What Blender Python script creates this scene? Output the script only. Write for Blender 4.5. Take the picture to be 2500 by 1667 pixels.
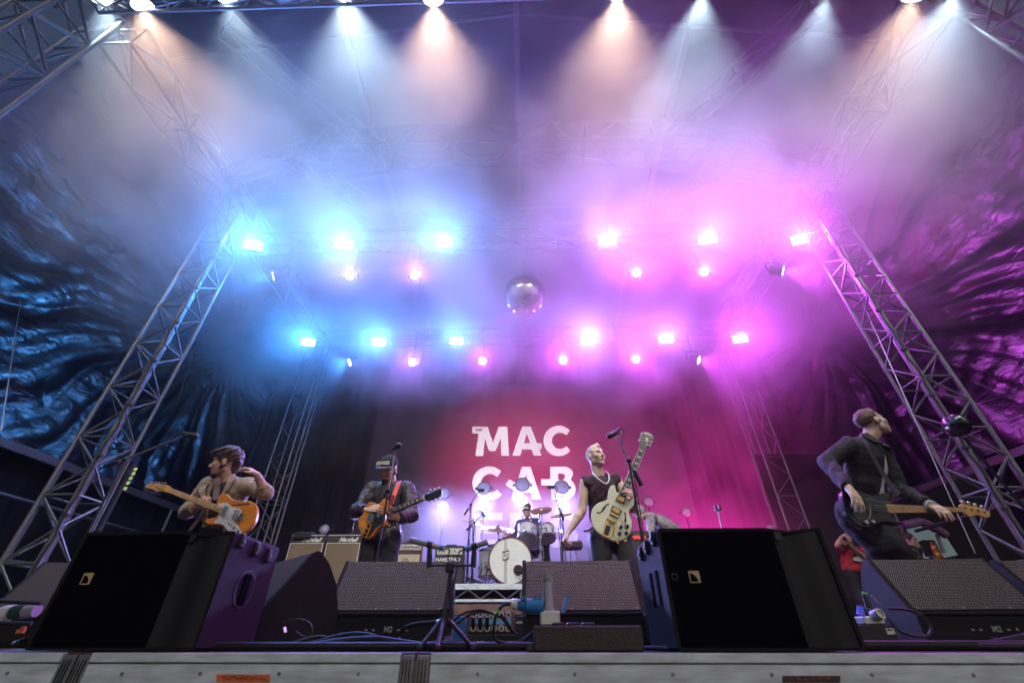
import bpy, math, random
import numpy as np
from mathutils import Vector, Matrix
from mathutils.geometry import tessellate_polygon

SC = bpy.context.scene
for _o in list(bpy.data.objects):
    bpy.data.objects.remove(_o)
COL = SC.collection
R = math.radians

# ------------------------------------------------------------------ camera
PITCH, YAW = R(35.0), R(1.53)
CAM = Vector((0.0, 0.0, 0.035))
FPX, CX, CY = 15.0 / 36.0 * 2500.0, 1250.0, 833.5
cam_data = bpy.data.cameras.new('camera')
cam_data.lens = 15.0
cam_data.sensor_width = 36.0
cam_data.clip_start = 0.02
cam_data.clip_end = 500.0
cam_data.dof.use_dof = True
cam_data.dof.focus_distance = 4.6
cam_data.dof.aperture_fstop = 2.2
cam = bpy.data.objects.new('camera', cam_data)
cam.location = CAM
cam.rotation_euler = (math.pi / 2 + PITCH, 0, YAW)
COL.objects.link(cam)
SC.camera = cam

# ------------------------------------------------------------------ sky, weak soft sun, exposure
SUN_EL, SUN_ROT = R(34), R(158)
world = bpy.data.worlds.new('World')
SC.world = world
world.use_nodes = True
wn = world.node_tree
sky = wn.nodes.new('ShaderNodeTexSky')
sky.sky_type = 'NISHITA'
sky.sun_disc = False
sky.sun_elevation = SUN_EL
sky.sun_rotation = SUN_ROT
sky.air_density = 1.2
sky.dust_density = 2.0
wn.links.new(sky.outputs[0], wn.nodes['Background'].inputs[0])
wn.nodes['Background'].inputs[1].default_value = 0.035
sun_data = bpy.data.lights.new('sun', 'SUN')
sun_data.energy = 0.45
sun_data.angle = R(25)
sun_data.color = (1.0, 0.97, 0.93)
sun = bpy.data.objects.new('sun', sun_data)
# from behind the camera, high over the crowd
sun.rotation_euler = (R(90) - SUN_EL, 0, -SUN_ROT + math.pi)
COL.objects.link(sun)
SC.view_settings.view_transform = 'Standard'
SC.view_settings.look = 'None'
SC.view_settings.exposure = -0.15
SC.view_settings.gamma = 1.0
SC.view_settings.use_curve_mapping = False
SC.render.engine = 'CYCLES'
cy = SC.cycles
cy.use_denoising = True
try:
    cy.denoiser = 'OPENIMAGEDENOISE'
    cy.denoising_input_passes = 'RGB_ALBEDO_NORMAL'
except Exception:
    pass
cy.max_bounces = 2
cy.diffuse_bounces = 1
cy.glossy_bounces = 2
cy.transmission_bounces = 4
cy.transparent_max_bounces = 6
cy.volume_bounces = 0
cy.caustics_reflective = False
cy.caustics_refractive = False
cy.sample_clamp_indirect = 4.0
cy.use_light_tree = True
cy.volume_step_rate = 2.0
cy.volume_max_steps = 64
cy.use_adaptive_sampling = True
cy.adaptive_threshold = .11
cy.adaptive_min_samples = 12

# ------------------------------------------------------------------ helpers: rays of the photograph
_fh = Vector((-math.sin(YAW), math.cos(YAW), 0))
_rt = Vector((math.cos(YAW), math.sin(YAW), 0))
_fw = _fh * math.cos(PITCH) + Vector((0, 0, 1)) * math.sin(PITCH)
_up = -_fh * math.sin(PITCH) + Vector((0, 0, 1)) * math.cos(PITCH)


def ray(x, y):
    return _fw + _rt * ((x - CX) / FPX) + _up * ((CY - y) / FPX)


def at(x, y, Y):
    d = ray(x, y)
    return CAM + d * ((Y - CAM.y) / d.y)


def onplane(x, y, p, n):
    d = ray(x, y)
    return CAM + d * ((p - CAM).dot(n) / d.dot(n))


def crop(x0, y0, s):
    return lambda x, y: (x0 + x * s, y0 + y * s)


C1 = crop(340, 1040, .17857)
C2 = crop(830, 1050, .21053)
C3 = crop(1340, 1020, .22953)
C4 = crop(1980, 980, .25513)
C5 = crop(1110, 1160, .18498)
C6 = crop(660, 1280, .22109)
C7 = crop(900, 1300, .29762)
C8 = crop(0, 1300, .23405)
D1 = crop(0, 950, .29979)
D2 = crop(1980, 1240, .27225)
D3 = crop(2150, 850, .28689)
D4 = crop(1120, 1010, .20408)
D8 = crop(1560, 1150, .14456)
DD = crop(0, 0, 1 / .9408)


# ------------------------------------------------------------------ helpers: materials
def mat(name, col, rough=.6, metal=0.0, var=0.0, vscale=8.0, bump=0.0, bscale=40.0, emit=None, estr=0.0,
        coat=0.0, col2=None, spec=.5, sheen=0.0, trans=0.0, stretch=None, alpha=None):
    m = bpy.data.materials.new(name)
    m.use_nodes = True
    nt = m.node_tree
    b = nt.nodes['Principled BSDF']
    b.inputs['Roughness'].default_value = rough
    b.inputs['Metallic'].default_value = metal
    b.inputs['Base Color'].default_value = (*col, 1)
    b.inputs['Specular IOR Level'].default_value = spec
    b.inputs['Coat Weight'].default_value = coat
    b.inputs['Sheen Weight'].default_value = sheen
    b.inputs['Transmission Weight'].default_value = trans
    tc = nt.nodes.new('ShaderNodeTexCoord')
    mp = nt.nodes.new('ShaderNodeMapping')
    nt.links.new(tc.outputs['Object'], mp.inputs[0])
    if stretch:
        mp.inputs['Scale'].default_value = stretch
    n1 = nt.nodes.new('ShaderNodeTexNoise')
    n1.inputs['Scale'].default_value = vscale
    n1.inputs['Detail'].default_value = 5
    nt.links.new(mp.outputs[0], n1.inputs['Vector'])
    if var > 0 or col2:
        rmp = nt.nodes.new('ShaderNodeValToRGB')
        rmp.color_ramp.elements[0].position = .35
        rmp.color_ramp.elements[1].position = .68
        c2 = col2 if col2 else tuple(max(0, c * (1 - var)) for c in col)
        rmp.color_ramp.elements[0].color = (*c2, 1)
        rmp.color_ramp.elements[1].color = (*[min(1, c * (1 + var * .4)) for c in col], 1)
        nt.links.new(n1.outputs['Fac'], rmp.inputs[0])
        nt.links.new(rmp.outputs[0], b.inputs['Base Color'])
    rr = nt.nodes.new('ShaderNodeMapRange')
    rr.inputs['To Min'].default_value = max(0.02, rough - .1)
    rr.inputs['To Max'].default_value = min(1, rough + .1)
    nt.links.new(n1.outputs['Fac'], rr.inputs['Value'])
    nt.links.new(rr.outputs[0], b.inputs['Roughness'])
    if bump > 0:
        n2 = nt.nodes.new('ShaderNodeTexNoise')
        n2.inputs['Scale'].default_value = bscale
        n2.inputs['Detail'].default_value = 4
        nt.links.new(mp.outputs[0], n2.inputs['Vector'])
        bp = nt.nodes.new('ShaderNodeBump')
        bp.inputs['Strength'].default_value = bump
        bp.inputs['Distance'].default_value = .02
        nt.links.new(n2.outputs['Fac'], bp.inputs['Height'])
        nt.links.new(bp.outputs[0], b.inputs['Normal'])
    if emit:
        b.inputs['Emission Color'].default_value = (*emit, 1)
        b.inputs['Emission Strength'].default_value = estr
        m.cycles.emission_sampling = 'NONE'
    return m


M = {}
M['alu'] = mat('aluminium_tube', (.17, .17, .19), .42, .6, var=.15, vscale=30, bump=.08)
M['alu_dull'] = mat('aluminium_extrusion', (.74, .81, .92), .5, .1, col2=(.50, .52, .58), vscale=7, bump=.06, bscale=30,
                    stretch=(1, 1, 5))
M['alu_in'] = mat('aluminium_groove', (.3, .3, .31), .55, .4, var=.4, vscale=12)
M['steel'] = mat('painted_steel', (.30, .30, .33), .45, .6, var=.3, vscale=20)
M['black'] = mat('black_paint', (.012, .012, .013), .55, 0, var=.4, vscale=60, bump=.12, bscale=300)
M['blackgloss'] = mat('black_gloss', (.008, .008, .009), .22, 0, coat=.4)
M['cab'] = mat('textured_black_cabinet', (.011, .010, .011), .72, 0, var=.5, vscale=90, bump=.4, bscale=220, spec=.25)
M['grilleblack'] = mat('speaker_foam', (.003, .003, .003), .95, 0, var=.3, vscale=200, spec=.03)
M['rubber'] = mat('rubber', (.02, .018, .022), .5, 0, var=.3, vscale=40)
M['cable'] = mat('cable_jacket', (.014, .011, .013), .6, 0, var=.3, vscale=30, spec=.3)
M['chrome'] = mat('chrome', (.52, .52, .55), .26, 1.0)
M['gold'] = mat('gold_plate', (.75, .48, .16), .25, 1.0)
M['deck'] = mat('plywood_deck', (.10, .055, .045), .6, 0, col2=(.04, .025, .022), vscale=5, bump=.3, bscale=60, stretch=(1, 6, 1))
M['tarp_l'] = None
M['curtain'] = mat('black_curtain', (.012, .010, .012), .9, 0, var=.3, vscale=3, spec=.2)
M['roofskin'] = mat('roof_fabric', (.022, .012, .024), .7, 0, var=.25, vscale=1.5, bump=.1, bscale=3)
M['white'] = mat('white_plastic', (.72, .71, .68), .4, 0, var=.1, vscale=20)
M['blueplastic'] = mat('blue_plastic', (.03, .2, .5), .38, 0, var=.2, vscale=30)
M['greyplastic'] = mat('grey_plastic', (.28, .27, .28), .5, 0, var=.2, vscale=30)
M['red'] = mat('red_plastic', (.6, .03, .02), .4, 0, var=.1, vscale=30)
M['orange'] = mat('orange_sticker', (.75, .16, .04), .55, 0, var=.3, vscale=40)
M['green'] = mat('green_tape', (.2, .6, .06), .5, 0, var=.1, vscale=40)
M['skin'] = mat('skin', (.60, .36, .27), .5, 0, var=.16, vscale=24, bump=.06, bscale=120)
M['skin_pale'] = mat('skin_pale', (.68, .45, .36), .48, 0, var=.14, vscale=24, bump=.06, bscale=120)
M['lip'] = mat('lip', (.42, .14, .12), .4, 0, var=.1)
M['eye'] = mat('eye_white', (.6, .58, .55), .25, 0, var=.05)
M['iris'] = mat('eye_iris', (.04, .05, .05), .15, 0, var=.05)
M['hair_brown'] = mat('brown_hair', (.07, .03, .018), .42, 0, var=.6, vscale=60, bump=.7, bscale=90, stretch=(1, 1, .35))
M['hair_blond'] = mat('bleached_hair', (.66, .58, .44), .5, 0, var=.35, vscale=60, bump=.6, bscale=90, stretch=(1, 1, .35))
M['hair_ginger'] = mat('auburn_hair', (.13, .05, .025), .5, 0, var=.5, vscale=60, bump=.7, bscale=100)
M['hair_grey'] = mat('grey_hair', (.35, .33, .34), .6, 0, var=.4, vscale=60, bump=.6, bscale=90)
M['stubble'] = mat('dark_beard', (.05, .025, .018), .7, 0, var=.5, vscale=120, bump=.7, bscale=200)
M['blazer'] = mat('tan_herringbone_blazer', (.36, .26, .19), .85, 0, var=.4, vscale=70, bump=.5, bscale=160, sheen=.2)
M['tee'] = mat('black_tee', (.015, .013, .014), .9, 0, var=.2, vscale=30, bump=.2, bscale=200)
M['tee_wine'] = mat('dark_maroon_tank', (.045, .018, .022), .85, 0, var=.25, vscale=30, bump=.3, bscale=200)
M['tee_white'] = mat('white_tee', (.62, .60, .60), .85, 0, var=.1, vscale=20, bump=.3, bscale=100)
M['tee_red'] = mat('red_tee', (.42, .02, .03), .85, 0, var=.2, vscale=20, bump=.3, bscale=100)
M['nylon'] = mat('charcoal_nylon_jacket', (.036, .029, .033), .55, 0, var=.3, vscale=16, bump=.35, bscale=50)
M['denim_black'] = mat('black_denim', (.010, .009, .010), .8, 0, var=.35, vscale=24, bump=.4, bscale=240)
M['trouser'] = mat('dark_trousers', (.016, .014, .016), .8, 0, var=.3, vscale=20, bump=.3, bscale=120)
M['purple_shirt'] = mat('dark_violet_shirt', (.05, .03, .10), .8, 0, var=.2, vscale=20)
M['pattern_shirt'] = mat('pale_patterned_shirt', (.40, .37, .36), .8, 0, col2=(.2, .14, .18), vscale=26)
M['maple'] = mat('amber_maple', (.58, .21, .022), .4, 0, col2=(.42, .13, .012), vscale=7, coat=.12, spec=.3, stretch=(1, 7, 7))
M['neckwood'] = mat('maple_neck', (.58, .32, .10), .45, 0, var=.15, vscale=20, coat=.05, spec=.3)
M['rosewood'] = mat('rosewood', (.06, .025, .02), .45, 0, var=.3, vscale=40)
M['cream'] = mat('aged_white_lacquer', (.70, .69, .54), .35, 0, var=.05, vscale=4, coat=.2, spec=.4)
M['pearl'] = mat('pearl_plastic', (.62, .62, .66), .25, 0, col2=(.38, .38, .44), vscale=90, coat=.3)
M['strap_red'] = mat('red_leather_strap', (.62, .07, .06), .5, 0, var=.15, vscale=30)
M['strap_dark'] = mat('dark_strap', (.06, .03, .028), .6, 0, var=.3, vscale=30)
M['drum'] = mat('pearl_wrap', (.62, .6, .62), .3, 0, col2=(.42, .4, .44), vscale=40, coat=.4, stretch=(1, 1, 3))
M['drumhead'] = mat('white_drumhead', (.76, .77, .76), .5, 0, var=.05, vscale=10)
M['clearhead'] = mat('smoked_drumhead', (.34, .28, .38), .3, 0, var=.15, vscale=10)
M['bronze'] = mat('cymbal_bronze', (.50, .33, .22), .32, .8, var=.2, vscale=30, bump=.1, bscale=60)
M['ampcloth'] = mat('tan_grille_cloth', (.24, .17, .11), .9, 0, var=.4, vscale=120, bump=.4, bscale=240)
M['tolex'] = mat('dark_tolex', (.035, .025, .028), .6, 0, var=.3, vscale=120, bump=.4, bscale=260)
M['tolex_wine'] = mat('wine_tolex', (.10, .03, .04), .6, 0, var=.3, vscale=120, bump=.4, bscale=260)
M['piping'] = mat('white_piping', (.66, .62, .56), .5, 0, var=.1)
M['panel'] = mat('pale_control_panel', (.56, .52, .46), .45, 0, var=.15, vscale=20)
M['creamcloth'] = mat('cream_grille_cloth', (.55, .46, .33), .9, 0, var=.3, vscale=120, bump=.3, bscale=200)


# ------------------------------------------------------------------ helpers: objects
def thing(name, label, cat, loc=(0, 0, 0), group=None, rot=None):
    o = bpy.data.objects.new(name, None)
    COL.objects.link(o)
    o.empty_display_size = .05
    o.location = loc
    if rot:
        o.rotation_euler = rot
    o['label'] = label
    o['category'] = cat
    if group:
        o['group'] = group
    return o


def origin(o):
    v = Vector((0, 0, 0))
    while o is not None:
        v = v + o.location
        o = o.parent
    return v


def tag(o, label, cat, group=None, kind=None):
    if label:
        o['label'] = label
    if cat:
        o['category'] = cat
    if group:
        o['group'] = group
    if kind:
        o['kind'] = kind
    return o


class MB:
    """collects geometry in world (or local) coordinates"""

    def __init__(s):
        s.v, s.f = [], []

    def add(s, verts, faces):
        n = len(s.v)
        s.v += [tuple(p) for p in verts]
        s.f += [tuple(i + n for i in f) for f in faces]
        return s

    def box(s, lo, hi, M4=None, bev=0.0):
        lo, hi = Vector(lo), Vector(hi)
        if bev <= 0:
            vs = [(x, y, z) for x in (lo.x, hi.x) for y in (lo.y, hi.y) for z in (lo.z, hi.z)]
            fs = [(0, 1, 3, 2), (4, 6, 7, 5), (0, 4, 5, 1), (2, 3, 7, 6), (0, 2, 6, 4), (1, 5, 7, 3)]
        else:
            b = min(bev, .49 * min(hi.x - lo.x, hi.y - lo.y, hi.z - lo.z))
            vs, idx = [], {}
            for i in (0, 1):
                for j in (0, 1):
                    for k in (0, 1):
                        c = [(lo.x, hi.x)[i], (lo.y, hi.y)[j], (lo.z, hi.z)[k]]
                        sg = [1 if i == 0 else -1, 1 if j == 0 else -1, 1 if k == 0 else -1]
                        for a in range(3):
                            p = [c[q] + (0 if q == a else sg[q] * b) for q in range(3)]
                            idx[(i, j, k, a)] = len(vs)
                            vs.append(tuple(p))
            fs = []
            I = idx
            for i in (0, 1):
                fs.append((I[i, 0, 0, 0], I[i, 0, 1, 0], I[i, 1, 1, 0], I[i, 1, 0, 0]) if i == 0 else (I[i, 0, 0, 0], I[i, 1, 0, 0], I[i, 1, 1, 0], I[i, 0, 1, 0]))
                fs.append((I[0, i, 0, 1], I[1, i, 0, 1], I[1, i, 1, 1], I[0, i, 1, 1]) if i == 0 else (I[0, i, 0, 1], I[0, i, 1, 1], I[1, i, 1, 1], I[1, i, 0, 1]))
                fs.append((I[0, 0, i, 2], I[0, 1, i, 2], I[1, 1, i, 2], I[1, 0, i, 2]) if i == 0 else (I[0, 0, i, 2], I[1, 0, i, 2], I[1, 1, i, 2], I[0, 1, i, 2]))
                for j in (0, 1):
                    fs.append((I[i, j, 0, 0], I[i, j, 1, 0], I[i, j, 1, 1], I[i, j, 0, 1]))
                    fs.append((I[i, 0, j, 0], I[i, 1, j, 0], I[i, 1, j, 2], I[i, 0, j, 2]))
                    fs.append((I[0, i, j, 1], I[1, i, j, 1], I[1, i, j, 2], I[0, i, j, 2]))
                    for k in (0, 1):
                        fs.append((I[i, j, k, 0], I[i, j, k, 1], I[i, j, k, 2]))
        if M4 is not None:
            vs = [M4 @ Vector(p) for p in vs]
        return s.add(vs, fs)

    def ring(s, pts_list, close_ends=True):
        """loft through rings of equal length"""
        n = len(pts_list[0])
        vs = [p for r in pts_list for p in r]
        fs = []
        for a in range(len(pts_list) - 1):
            for i in range(n):
                j = (i + 1) % n
                fs.append((a * n + i, a * n + j, (a + 1) * n + j, (a + 1) * n + i))
        if close_ends:
            fs.append(tuple(range(n - 1, -1, -1)))
            fs.append(tuple(range((len(pts_list) - 1) * n, len(pts_list) * n)))
        return s.add(vs, fs)

    def cyl(s, p, q, r, n=10, r2=None):
        p, q = Vector(p), Vector(q)
        d = (q - p)
        if d.length < 1e-7:
            return s
        u, w = basis(d)
        r2 = r if r2 is None else r2
        A = [p + (u * math.cos(t) + w * math.sin(t)) * r for t in [2 * math.pi * i / n for i in range(n)]]
        B = [q + (u * math.cos(t) + w * math.sin(t)) * r2 for t in [2 * math.pi * i / n for i in range(n)]]
        return s.ring([A, B])

    def lathe(s, p, ax, prof, n=20, close=True):
        """prof: list of (distance along ax, radius)"""
        p, ax = Vector(p), Vector(ax).normalized()
        u, w = basis(ax)
        rs = []
        for (h, r) in prof:
            rs.append([p + ax * h + (u * math.cos(2 * math.pi * i / n) + w * math.sin(2 * math.pi * i / n)) * max(r, 1e-4) for i in range(n)])
        return s.ring(rs, close)

    def tube(s, pts, r, n=8):
        pts = [Vector(p) for p in pts]
        rings = []
        u = None
        for i, p in enumerate(pts):
            d = (pts[min(i + 1, len(pts) - 1)] - pts[max(i - 1, 0)])
            if d.length < 1e-8:
                d = Vector((0, 0, 1))
            d.normalize()
            if u is None:
                u, w = basis(d)
            else:
                u = (u - d * u.dot(d))
                if u.length < 1e-5:
                    u, w = basis(d)
                u.normalize()
            w = d.cross(u)
            rr = r[i] if isinstance(r, (list, tuple)) else r
            rings.append([p + (u * math.cos(2 * math.pi * k / n) + w * math.sin(2 * math.pi * k / n)) * rr for k in range(n)])
        return s.ring(rings)

    def ball(s, c, r, n=14, m=9, sc=(1, 1, 1)):
        c = Vector(c)
        vs, fs = [], []
        for j in range(m + 1):
            ph = math.pi * j / m
            for i in range(n):
                th = 2 * math.pi * i / n
                vs.append(c + Vector((r * sc[0] * math.sin(ph) * math.cos(th), r * sc[1] * math.sin(ph) * math.sin(th), r * sc[2] * math.cos(ph))))
        for j in range(m):
            for i in range(n):
                k = (i + 1) % n
                fs.append((j * n + i, (j + 1) * n + i, (j + 1) * n + k, j * n + k))
        return s.add(vs, fs)

    def slab(s, outer, thick, holes=(), chamfer=0.0, back=None):
        """planar outline in 3D -> solid pushed back along -normal (normal = towards the camera side)"""
        outer = [Vector(p) for p in outer]
        holes = [[Vector(p) for p in h] for h in holes]
        nrm = Vector((0, 0, 0))
        for i in range(len(outer)):
            a, b = outer[i], outer[(i + 1) % len(outer)]
            nrm += a.cross(b)
        nrm.normalize()
        cen = sum(outer, Vector()) / len(outer)
        if nrm.dot(CAM - cen) < 0:
            nrm = -nrm
            outer = outer[::-1]
        t = nrm * thick
        if chamfer > 0 and not holes:
            N = len(outer)
            ins = []
            for i in range(N):
                a, b, c = outer[i - 1], outer[i], outer[(i + 1) % N]
                e1, e2 = (b - a), (c - b)
                n1, n2 = nrm.cross(e1), nrm.cross(e2)
                m = n1.normalized() + n2.normalized()
                if m.length < 1e-6:
                    m = n1
                ins.append(b + m.normalized() * chamfer)
            loops = [ins, [p - nrm * chamfer * .35 + (q - p) * .3 for p, q in zip(ins, outer)], [p - nrm * chamfer for p in outer], [p - t for p in outer]]
            for a, b in zip(loops[:-1], loops[1:]):
                s.add(a + b, [(i, N + i, N + (i + 1) % N, (i + 1) % N) for i in range(N)])
            tri = tessellate_polygon([ins])
            s.add(ins, [tuple(f) for f in tri])
            s.add(loops[-1], [tuple(f)[::-1] for f in tessellate_polygon([loops[-1]])])
            return s
        loops = [outer] + holes
        flat = [p for l in loops for p in l]
        tri = tessellate_polygon(loops)
        s.add(flat, [tuple(f) for f in tri])
        s.add([p - t for p in flat], [tuple(f)[::-1] for f in tri])
        for l in loops:
            N = len(l)
            s.add(l + [p - t for p in l], [(i, N + i, N + (i + 1) % N, (i + 1) % N) for i in range(N)])
        return s

    def build(s, name, m, parent=None, smooth=False, local=False):
        me = bpy.data.meshes.new(name)
        off = Vector((0, 0, 0)) if (parent is None or local) else origin(parent)
        me.from_pydata([(p[0] - off.x, p[1] - off.y, p[2] - off.z) for p in s.v], [], s.f)
        me.update()
        o = bpy.data.objects.new(name, me)
        if m is not None:
            me.materials.append(M[m] if isinstance(m, str) else m)
        COL.objects.link(o)
        if parent is not None:
            o.parent = parent
        fix_normals(me)
        if smooth:
            me.polygons.foreach_set('use_smooth', [True] * len(me.polygons))
            try:
                me.set_sharp_from_angle(angle=R(smooth if smooth > 1 else 40))
            except Exception:
                pass
        return o


def fix_normals(me):
    import bmesh
    bm = bmesh.new()
    bm.from_mesh(me)
    bmesh.ops.recalc_face_normals(bm, faces=bm.faces)
    bm.to_mesh(me)
    bm.free()


def basis(d):
    d = Vector(d).normalized()
    a = Vector((0, 0, 1)) if abs(d.z) < .9 else Vector((1, 0, 0))
    u = a.cross(d).normalized()
    return u, d.cross(u).normalized()


def spline(pts, k=8, closed=False):
    """Catmull-Rom through 2D/3D points"""
    P = [Vector(p) for p in pts]
    n = len(P)
    out = []
    rng = range(n) if closed else range(n - 1)
    for i in rng:
        p0 = P[(i - 1) % n] if closed or i > 0 else P[i]
        p1, p2 = P[i], P[(i + 1) % n]
        p3 = P[(i + 2) % n] if closed or i + 2 < n else P[i + 1]
        for j in range(k):
            t = j / k
            out.append(.5 * ((2 * p1) + (p2 - p0) * t + (2 * p0 - 5 * p1 + 4 * p2 - p3) * t * t + (3 * p1 - p0 - 3 * p2 + p3) * t ** 3))
    if not closed:
        out.append(P[-1])
    return out


def outline(cr, pts, p, n, k=3, closed=True):
    """outline read off the photograph, laid on a plane in the scene"""
    pp = [Vector((*cr(*q), 0)) for q in pts]
    if k > 1:
        pp = spline(pp, k, closed)
    return [onplane(q.x, q.y, p, n) for q in pp]


_unit_cyl = {}


def bar(name, p, q, r, m, parent, n=8, loc0=None):
    """a straight tube that shares one unit mesh per (material, n)"""
    key = (m, n)
    if key not in _unit_cyl:
        b = MB()
        b.cyl((0, 0, 0), (0, 0, 1), 1, n)
        me = bpy.data.meshes.new('tube_mesh')
        me.from_pydata(b.v, [], b.f)
        me.materials.append(M[m])
        fix_normals(me)
        me.polygons.foreach_set('use_smooth', [True] * len(me.polygons))
        me.set_sharp_from_angle(angle=R(50))
        _unit_cyl[key] = me
    p, q = Vector(p), Vector(q)
    o = bpy.data.objects.new(name, _unit_cyl[key].copy())
    d = q - p
    off = Vector((0, 0, 0)) if parent is None else (origin(parent) if loc0 is None else loc0)
    o.location = p - off
    o.rotation_mode = 'QUATERNION'
    o.rotation_quaternion = d.to_track_quat('Z', 'Y')
    o.scale = (r, r, d.length)
    COL.objects.link(o)
    o.parent = parent
    return o


_txt = 0


def text(name, s, size, p, right, upv, m, parent, shear=0.0, thick=.0015, bold=0.0, align='CENTER', space=1.0, label=None):
    """flat lettering as thin mesh: p is the middle, right/upv the writing directions"""
    cu = bpy.data.curves.new('lettering', 'FONT')
    cu.body = s
    cu.size = size
    cu.align_x = align
    cu.align_y = 'CENTER'
    cu.shear = shear
    cu.offset = bold
    cu.space_character = space
    cu.resolution_u = 3
    tmp = bpy.data.objects.new('lettering', cu)
    COL.objects.link(tmp)
    bpy.context.view_layer.update()
    me = bpy.data.meshes.new_from_object(tmp.evaluated_get(bpy.context.evaluated_depsgraph_get()))
    bpy.data.objects.remove(tmp)
    right, upv = Vector(right).normalized(), Vector(upv).normalized()
    nrm = right.cross(upv).normalized()
    b = MB()
    vs = [Vector(p) + right * v.co.x + upv * v.co.y + nrm * thick for v in me.vertices]
    b.add(vs, [tuple(f.vertices) for f in me.polygons])
    b2 = [v - nrm * thick * .9 for v in vs]
    edges = {}
    for f in me.polygons:
        vv = list(f.vertices)
        for i in range(len(vv)):
            e = (vv[i], vv[(i + 1) % len(vv)])
            edges[e] = edges.get(e, 0) + 1
    n0 = len(vs)
    b.add(vs + b2, [(a, n0 + a, n0 + c, c) for (a, c) in edges if (c, a) not in edges])
    return b.build(name, m, parent)


LAMP_GAIN = 1.25
SMOKE = .27


def lamp(name, kind, p, direction, power, col, parent, size=R(60), blend=.6, radius=.05):
    L = bpy.data.lights.new(name, kind)
    L.energy = power * LAMP_GAIN
    L.color = col
    if kind == 'SPOT':
        L.spot_size = size
        L.spot_blend = blend
        L.shadow_soft_size = radius
    o = bpy.data.objects.new(name, L)
    off = origin(parent) if parent is not None else Vector((0, 0, 0))
    o.location = Vector(p) - off
    o.rotation_mode = 'QUATERNION'
    o.rotation_quaternion = Vector(direction).to_track_quat('-Z', 'Y')
    COL.objects.link(o)
    o.parent = parent
    return o
# ================================================================== the setting
random.seed(7)
g = MB()
g.add([(-11.8, -1.8, -1.5), (11.8, -1.8, -1.5), (11.8, 12.8, -1.5), (-11.8, 12.8, -1.5)], [(0, 1, 2, 3)])
tag(g.build('ground', mat('trodden_ground', (.06, .05, .035), .95, 0, var=.5, vscale=2, bump=.5, bscale=12)), None, None, kind='structure')

# ---- stage floor: one structure, its front boards as parts
FRONT = 1.91
st = bpy.data.objects.new('stage_floor', None)
COL.objects.link(st)
st.location = (0, FRONT, 0)
st['kind'] = 'structure'
JX = [at(DD(185, 1500)[0], 1590, FRONT).x, at(DD(957, 1500)[0], 1590, FRONT).x]
W4 = JX[1] - JX[0]
joints = [JX[0] - 2 * W4 - 4 * W4, JX[0] - 4 * W4, JX[0] - 2 * W4, JX[0], JX[1], JX[1] + 2 * W4, JX[1] + 4 * W4, JX[1] + 6 * W4]
for i, (a, b) in enumerate(zip(joints[:-1], joints[1:])):
    for j in range(8):
        y0 = FRONT + .012 + j * W4
        bd = MB()
        bd.box((a + .004, y0, -.022), (b - .004, y0 + W4 - .006, random.uniform(-.0012, .0)), bev=.002)
        bd.build('deck_board', 'deck', st)

# ---- the aluminium deck modules along the lip
def deck_edge(a, b, label, idx):
    t = thing('deck_module', label, 'stage deck', ((a + b) / 2, FRONT, -.12), 'aluminium deck modules along the stage lip')
    gap = .055
    A, B = a + gap, b - gap
    m = MB(); m.box((A, FRONT - .010, -.030), (B, FRONT + .012, -.0015), bev=.002); m.build('top_rail', 'alu_dull', t)
    m = MB(); m.box((A, FRONT + .000, -.0355), (B, FRONT + .012, -.030)); m.build('groove', 'alu_in', t)
    m = MB(); m.box((A, FRONT - .007, -.175), (B, FRONT + .012, -.0355), bev=.002); m.build('side_rail', 'alu_dull', t)
    m = MB(); m.box((A, FRONT - .0095, -.098), (B, FRONT - .007, -.092)); m.build('ridge', 'alu_dull', t)
    nb_ = max(4, int((B - A) / .3))
    for k in range(nb_):
        m = MB(); xx = A + (B - A) * (k + .5) / nb_; m.cyl((xx, FRONT - .0072, -.062), (xx, FRONT - .0105, -.062), .006, 8); m.build('bolt', 'steel', t)
    for x0 in (a + .004, b - gap + .002):
        m = MB()
        m.box((x0, FRONT - .002, -.175), (x0 + gap - .008, FRONT + .012, -.008), bev=.002)
        p = m.build('corner_post', M['steel'], t)
        for k in range(3):
            xx = x0 + .008 + k * .012
            m = MB(); m.box((xx, FRONT - .0045, -.10), (xx + .004, FRONT - .0022, -.022)); m.build('slot', 'black', p)
        m = MB(); m.box((x0 + .014, FRONT - .005, -.165), (x0 + .034, FRONT - .0022, -.105)); m.build('socket', 'black', p)
    return t


for i, (a, b) in enumerate(zip(joints[2:6], joints[3:7])):
    deck_edge(a, b, ['pale aluminium deck module at the far left end of the lip', 'pale aluminium deck module carrying an orange sticker',
                     'long pale aluminium deck module with a dark red sticker', 'pale aluminium deck module beyond the far right edge'][i], i)
# stickers on the lip
def sticker(name, x0, x1, y0, y1, m, label, stripes):
    p = Vector((0, FRONT - .0102, 0)); n = Vector((0, -1, 0))
    s = MB(); s.slab([onplane(*DD(x, y), p, n) for x, y in ((x0, y0), (x1, y0), (x1, y1), (x0, y1))], .0012)
    o = s.build(name, m); tag(o, label, 'sticker')
    for k in range(stripes):
        xx = x0 + (x1 - x0) * (.12 + .78 * k / stripes) + random.uniform(-2, 2)
        s = MB(); q = Vector((0, FRONT - .0110, 0)); w = random.uniform(3, 9); yy = y0 + (y1 - y0) * random.choice((.25, .5, .28))
        s.slab([onplane(*DD(x, y), q, n) for x, y in ((xx, yy), (xx + w, yy), (xx + w, yy + 2.6), (xx, yy + 2.6))], .0004)
        s.build('print_line', 'strap_dark' if m == 'orange' else 'red', o)


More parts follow.
